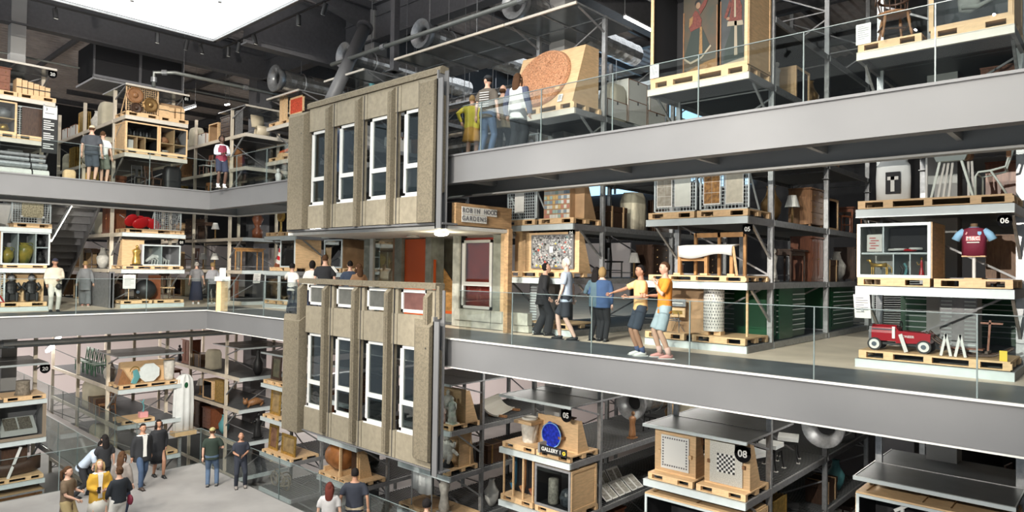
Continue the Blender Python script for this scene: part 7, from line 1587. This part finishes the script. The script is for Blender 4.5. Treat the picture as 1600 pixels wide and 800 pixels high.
# upper walkway
person('person in a dark cap, printed brown T shirt and blue jeans', hd(762,119,L2,1.84), 150, 1.84, 'light', ('short','black'), ('short',(.095,.080,.065),.80), ('trousers',DN), (.6,.6,.6), turn=75, hat=BK, feet=((.15,.0),(-.12,.05)), lhand=(.28,.0,.84), rhand=(-.28,.0,.82), stripe=([1.32,1.27,1.22,1.17,1.12,1.07,1.02],(.42,.42,.42),[(-.12,.14),(.11,.14),(.11,.152),(-.12,.152)]))
person('blond person in a yellow jacket and patterned orange trousers', hd(738,150,L2,1.60), 170, 1.60, 'light', ('short','blond'), ('jacket',(.60,.52,.06),.84), ('skirt',(.50,.27,.05)), (.3,.2,.2), lhand=(.26,.10,1.0), rhand=(-.22,-.1,.96), build=1.1)
person('bald person in a tan jacket and black trousers, upper walkway', hd(786,134,L2,1.76), 160, 1.76, 'light', ('balding','brown'), ('jacket',(.30,.24,.15),.72), ('trousers',BK), BK, build=1.12)
person('long dark haired person in a white top with navy sleeves', hd(809,112,L2,1.86), 150, 1.80, 'light', ('long','brown'), ('long',(.62,.62,.60),.74), ('wide',BK), (.6,.6,.6), back=('navy_sleeve', lambda B: MB().tube([B(.18,.0,1.40),B(.25,.03,1.18),B(.29,.0,1.0),B(.29,-.04,.86)],[.084,.076,.068,.055],10).tube([B(-.18,.0,1.40),B(-.25,.03,1.18),B(-.29,.0,1.0),B(-.29,-.04,.86)],[.084,.076,.068,.055],10), mat('navy sleeve',(.06,.07,.12),.85)))
person('person in a charcoal T shirt and dark shorts on the upper left walkway', hd(144,197,L2,1.82), 165, 1.82, 'light', ('short','brown'), ('short',(.045,.05,.06),.82), ('shorts',(.07,.08,.10)), BK, hat=(.5,.42,.3), feet=((.08,-.05),(-.12,.08)), build=1.1)
person('person in a white T shirt and khaki shorts on the upper left walkway', hd(161,206,L2,1.72), 160, 1.72, 'light', ('short','brown'), ('short',(.62,.62,.60),.82), ('shorts',(.14,.15,.12)), (.6,.6,.6), feet=((.05,-.1),(-.18,.12)))
person('person in a burgundy waistcoat and white shirt reading, upper walkway', hd(347,213,L2,1.76), 15, 1.76, 'dark', ('curly','black'), ('long',(.66,.70,.78),.86), ('shorts',NV), (.7,.7,.7), lhand=(.08,-.28,1.12), rhand=(-.08,-.28,1.10), look=30, socks=((.7,.7,.7),.15), back=('waistcoat', lambda B: MB().loft([[B(.185*math.cos(2*PI*i/16)*k_, .14*math.sin(2*PI*i/16), z) for i in range(16)] for z,k_ in ((.88,1.0),(1.1,.95),(1.3,1.0),(1.40,.75))]), claret))
person('person in a dark hat seen through the second upper facade window', behind(536,300,1.7,11.6)+Vector((0,0,L2)), 200, 1.74, 'light', ('short','brown'), ('jacket',(.10,.13,.2),.84), ('trousers',DN), BK, hat=(.25,.03,.03))
person('dark clothed person seen through the leftmost upper facade window', behind(490,300,1.7,11.5)+Vector((0,0,L2)), 190, 1.78, 'light', ('long','black'), ('jacket',BK,.7), ('trousers',BK), BK)
# lower platform
P0 = L0
person('person in a mustard cardigan over a white dress looking at a phone', hd(156,719,P0,1.70), 10, 1.70, 'light', ('long','blond'), ('short',(.74,.72,.68),.80), ('skirt',(.74,.72,.66)), BK, lhand=(.1,-.24,1.08), rhand=(-.08,-.26,1.08), look=25, coat=((.50,.29,.03),.62,(.72,.70,.66)), hold='phone')
person('person with a ponytail in a brown top holding a tablet', hd(106,730,P0,1.68), 60, 1.68, 'light', ('ponytail','brown'), ('short',(.13,.09,.055),.72), ('shorts',(.36,.28,.14)), BK, lhand=(.12,-.26,1.12), rhand=(-.1,-.28,1.0))
person('person in a black jumper and white shorts with back turned', hd(187,730,P0,1.62), 205, 1.62, 'light', ('bun','brown'), ('long',(.012,.016,.022),.86), ('shorts',(.66,.64,.60)), BK, lhand=(.2,-.2,.95), rhand=(-.2,-.2,1.0), back=('shoulder_bag', lambda B: MB().ell((-.26,.02,.86),(.06,.11,.13),12,8), mat('burgundy bag',(.16,.01,.03),.6)))
person('person half hidden behind the black jumper, with brown hair', hd(181,716,P0,1.62)+Vector((-.5,.3,0)), 150, 1.62, 'light', ('long','brown'), ('long',(.25,.22,.2),.8), ('trousers',NV), BK)
person('person in a pale blue T shirt bending forward over a camera', hd(130,692,P0,1.46), 70, 1.74, 'light', ('short','black'), ('short',(.36,.42,.50),.82), ('trousers',BK), BK, lhand=(.08,-.62,1.0), rhand=(-.06,-.58,.96), lean=42, feet=((.15,-.1),(-.14,.15)), drop=.10, build=1.15, hold='phone')
person('long black haired person in a black top beside the bending person', hd(164,680,P0,1.66), 200, 1.66, 'light', ('long','black'), ('short',BK,.82), ('trousers',BK), BK, lhand=(.26,-.1,.8))
person('person in a dark jacket, white T shirt and blue jeans walking', ft(221,761,P0), 25, 1.78, 'mid', ('short','black'), ('short',(.62,.62,.60),.84), ('trousers',(.04,.07,.13)), (.06,.04,.03), coat=(BK,.72,(.62,.62,.60)), feet=((.08,.22),(-.12,-.22)), lhand=(.26,.05,.84), rhand=(-.28,-.02,.82), build=1.1)
person('person in a long black coat walking behind the dark jacket', ft(246,745,P0), 20, 1.68, 'mid', ('long','black'), ('coat',BK,.5), ('skirt',BK), (.02,.02,.02), coat=(BK,.42), feet=((.1,-.18),(-.06,.15)), lhand=(.2,-.05,.9))
person('person in a dark green T shirt and jeans seen from behind', ft(330,760,P0), 175, 1.66, 'light', ('short','brown'), ('short',(.014,.026,.018),.80), ('trousers',(.07,.11,.18)), (.16,.16,.16), hat=(.32,.28,.12), feet=((.1,.0),(-.14,-.05)), lhand=(.24,.05,.85), build=1.1, rhand=(-.2,-.2,1.1))
person('balding person in a navy polo shirt looking down at a phone', ft(375,762,P0), 5, 1.56, 'mid', ('balding','brown'), ('short',(.018,.022,.035),.84), ('trousers',(.02,.024,.04)), (.25,.22,.2), lhand=(.06,-.24,1.06), rhand=(-.06,-.24,1.06), look=35, feet=((.15,.02),(-.12,.0)), hold='phone', build=1.1)
person('person with auburn hair in a pale grey T shirt, bottom edge', hd(515,755,P0,1.62), 175, 1.62, 'light', ('long','auburn'), ('short',(.45,.44,.44),.82), ('trousers',NV), BK)
person('tall person in a navy T shirt beside the auburn haired person', hd(555,733,P0,1.80), 170, 1.80, 'mid', ('short','black'), ('short',(.018,.022,.04),.82), ('shorts',(.4,.34,.24)), BK, build=1.1, lhand=(.3,.05,.88), rhand=(-.3,.05,.88))
person('black haired person at the bottom edge before the robed statue', hd(667,782,P0,1.60), 170, 1.60, 'light', ('curly','black'), ('short',BK,.82), ('trousers',BK), BK)
# bake the figures' smooth surfaces
bpy.context.view_layer.update(); dg = bpy.context.evaluated_depsgraph_get()
for t, nm, o, extra, m_, s in PEND:
    me = bpy.data.meshes.new_from_object(o.evaluated_get(dg))
    if extra:
        vs = [tuple(v.co) for v in me.vertices]; fs = [tuple(p.vertices) for p in me.polygons]; b = MB(); b.v = vs; b.f = fs
        k = len(vs); b.v += extra.v; b.f += [tuple(i+k for i in f) for f in extra.f]; bpy.data.meshes.remove(me); me = b.mesh(nm)
    me.materials.clear(); me.name = nm; me.materials.append(m_); smooth(me)
    old = o.data; bpy.data.objects.remove(o); bpy.data.meshes.remove(old)
    q = bpy.data.objects.new(nm, me); C.objects.link(q); q.parent = t; q.scale = (s,s,s)
print('OBJECTS TOTAL', len(bpy.data.objects), 'tris', sum(sum(len(p.vertices)-2 for p in o.data.polygons) for o in bpy.data.objects if o.type == 'MESH'))
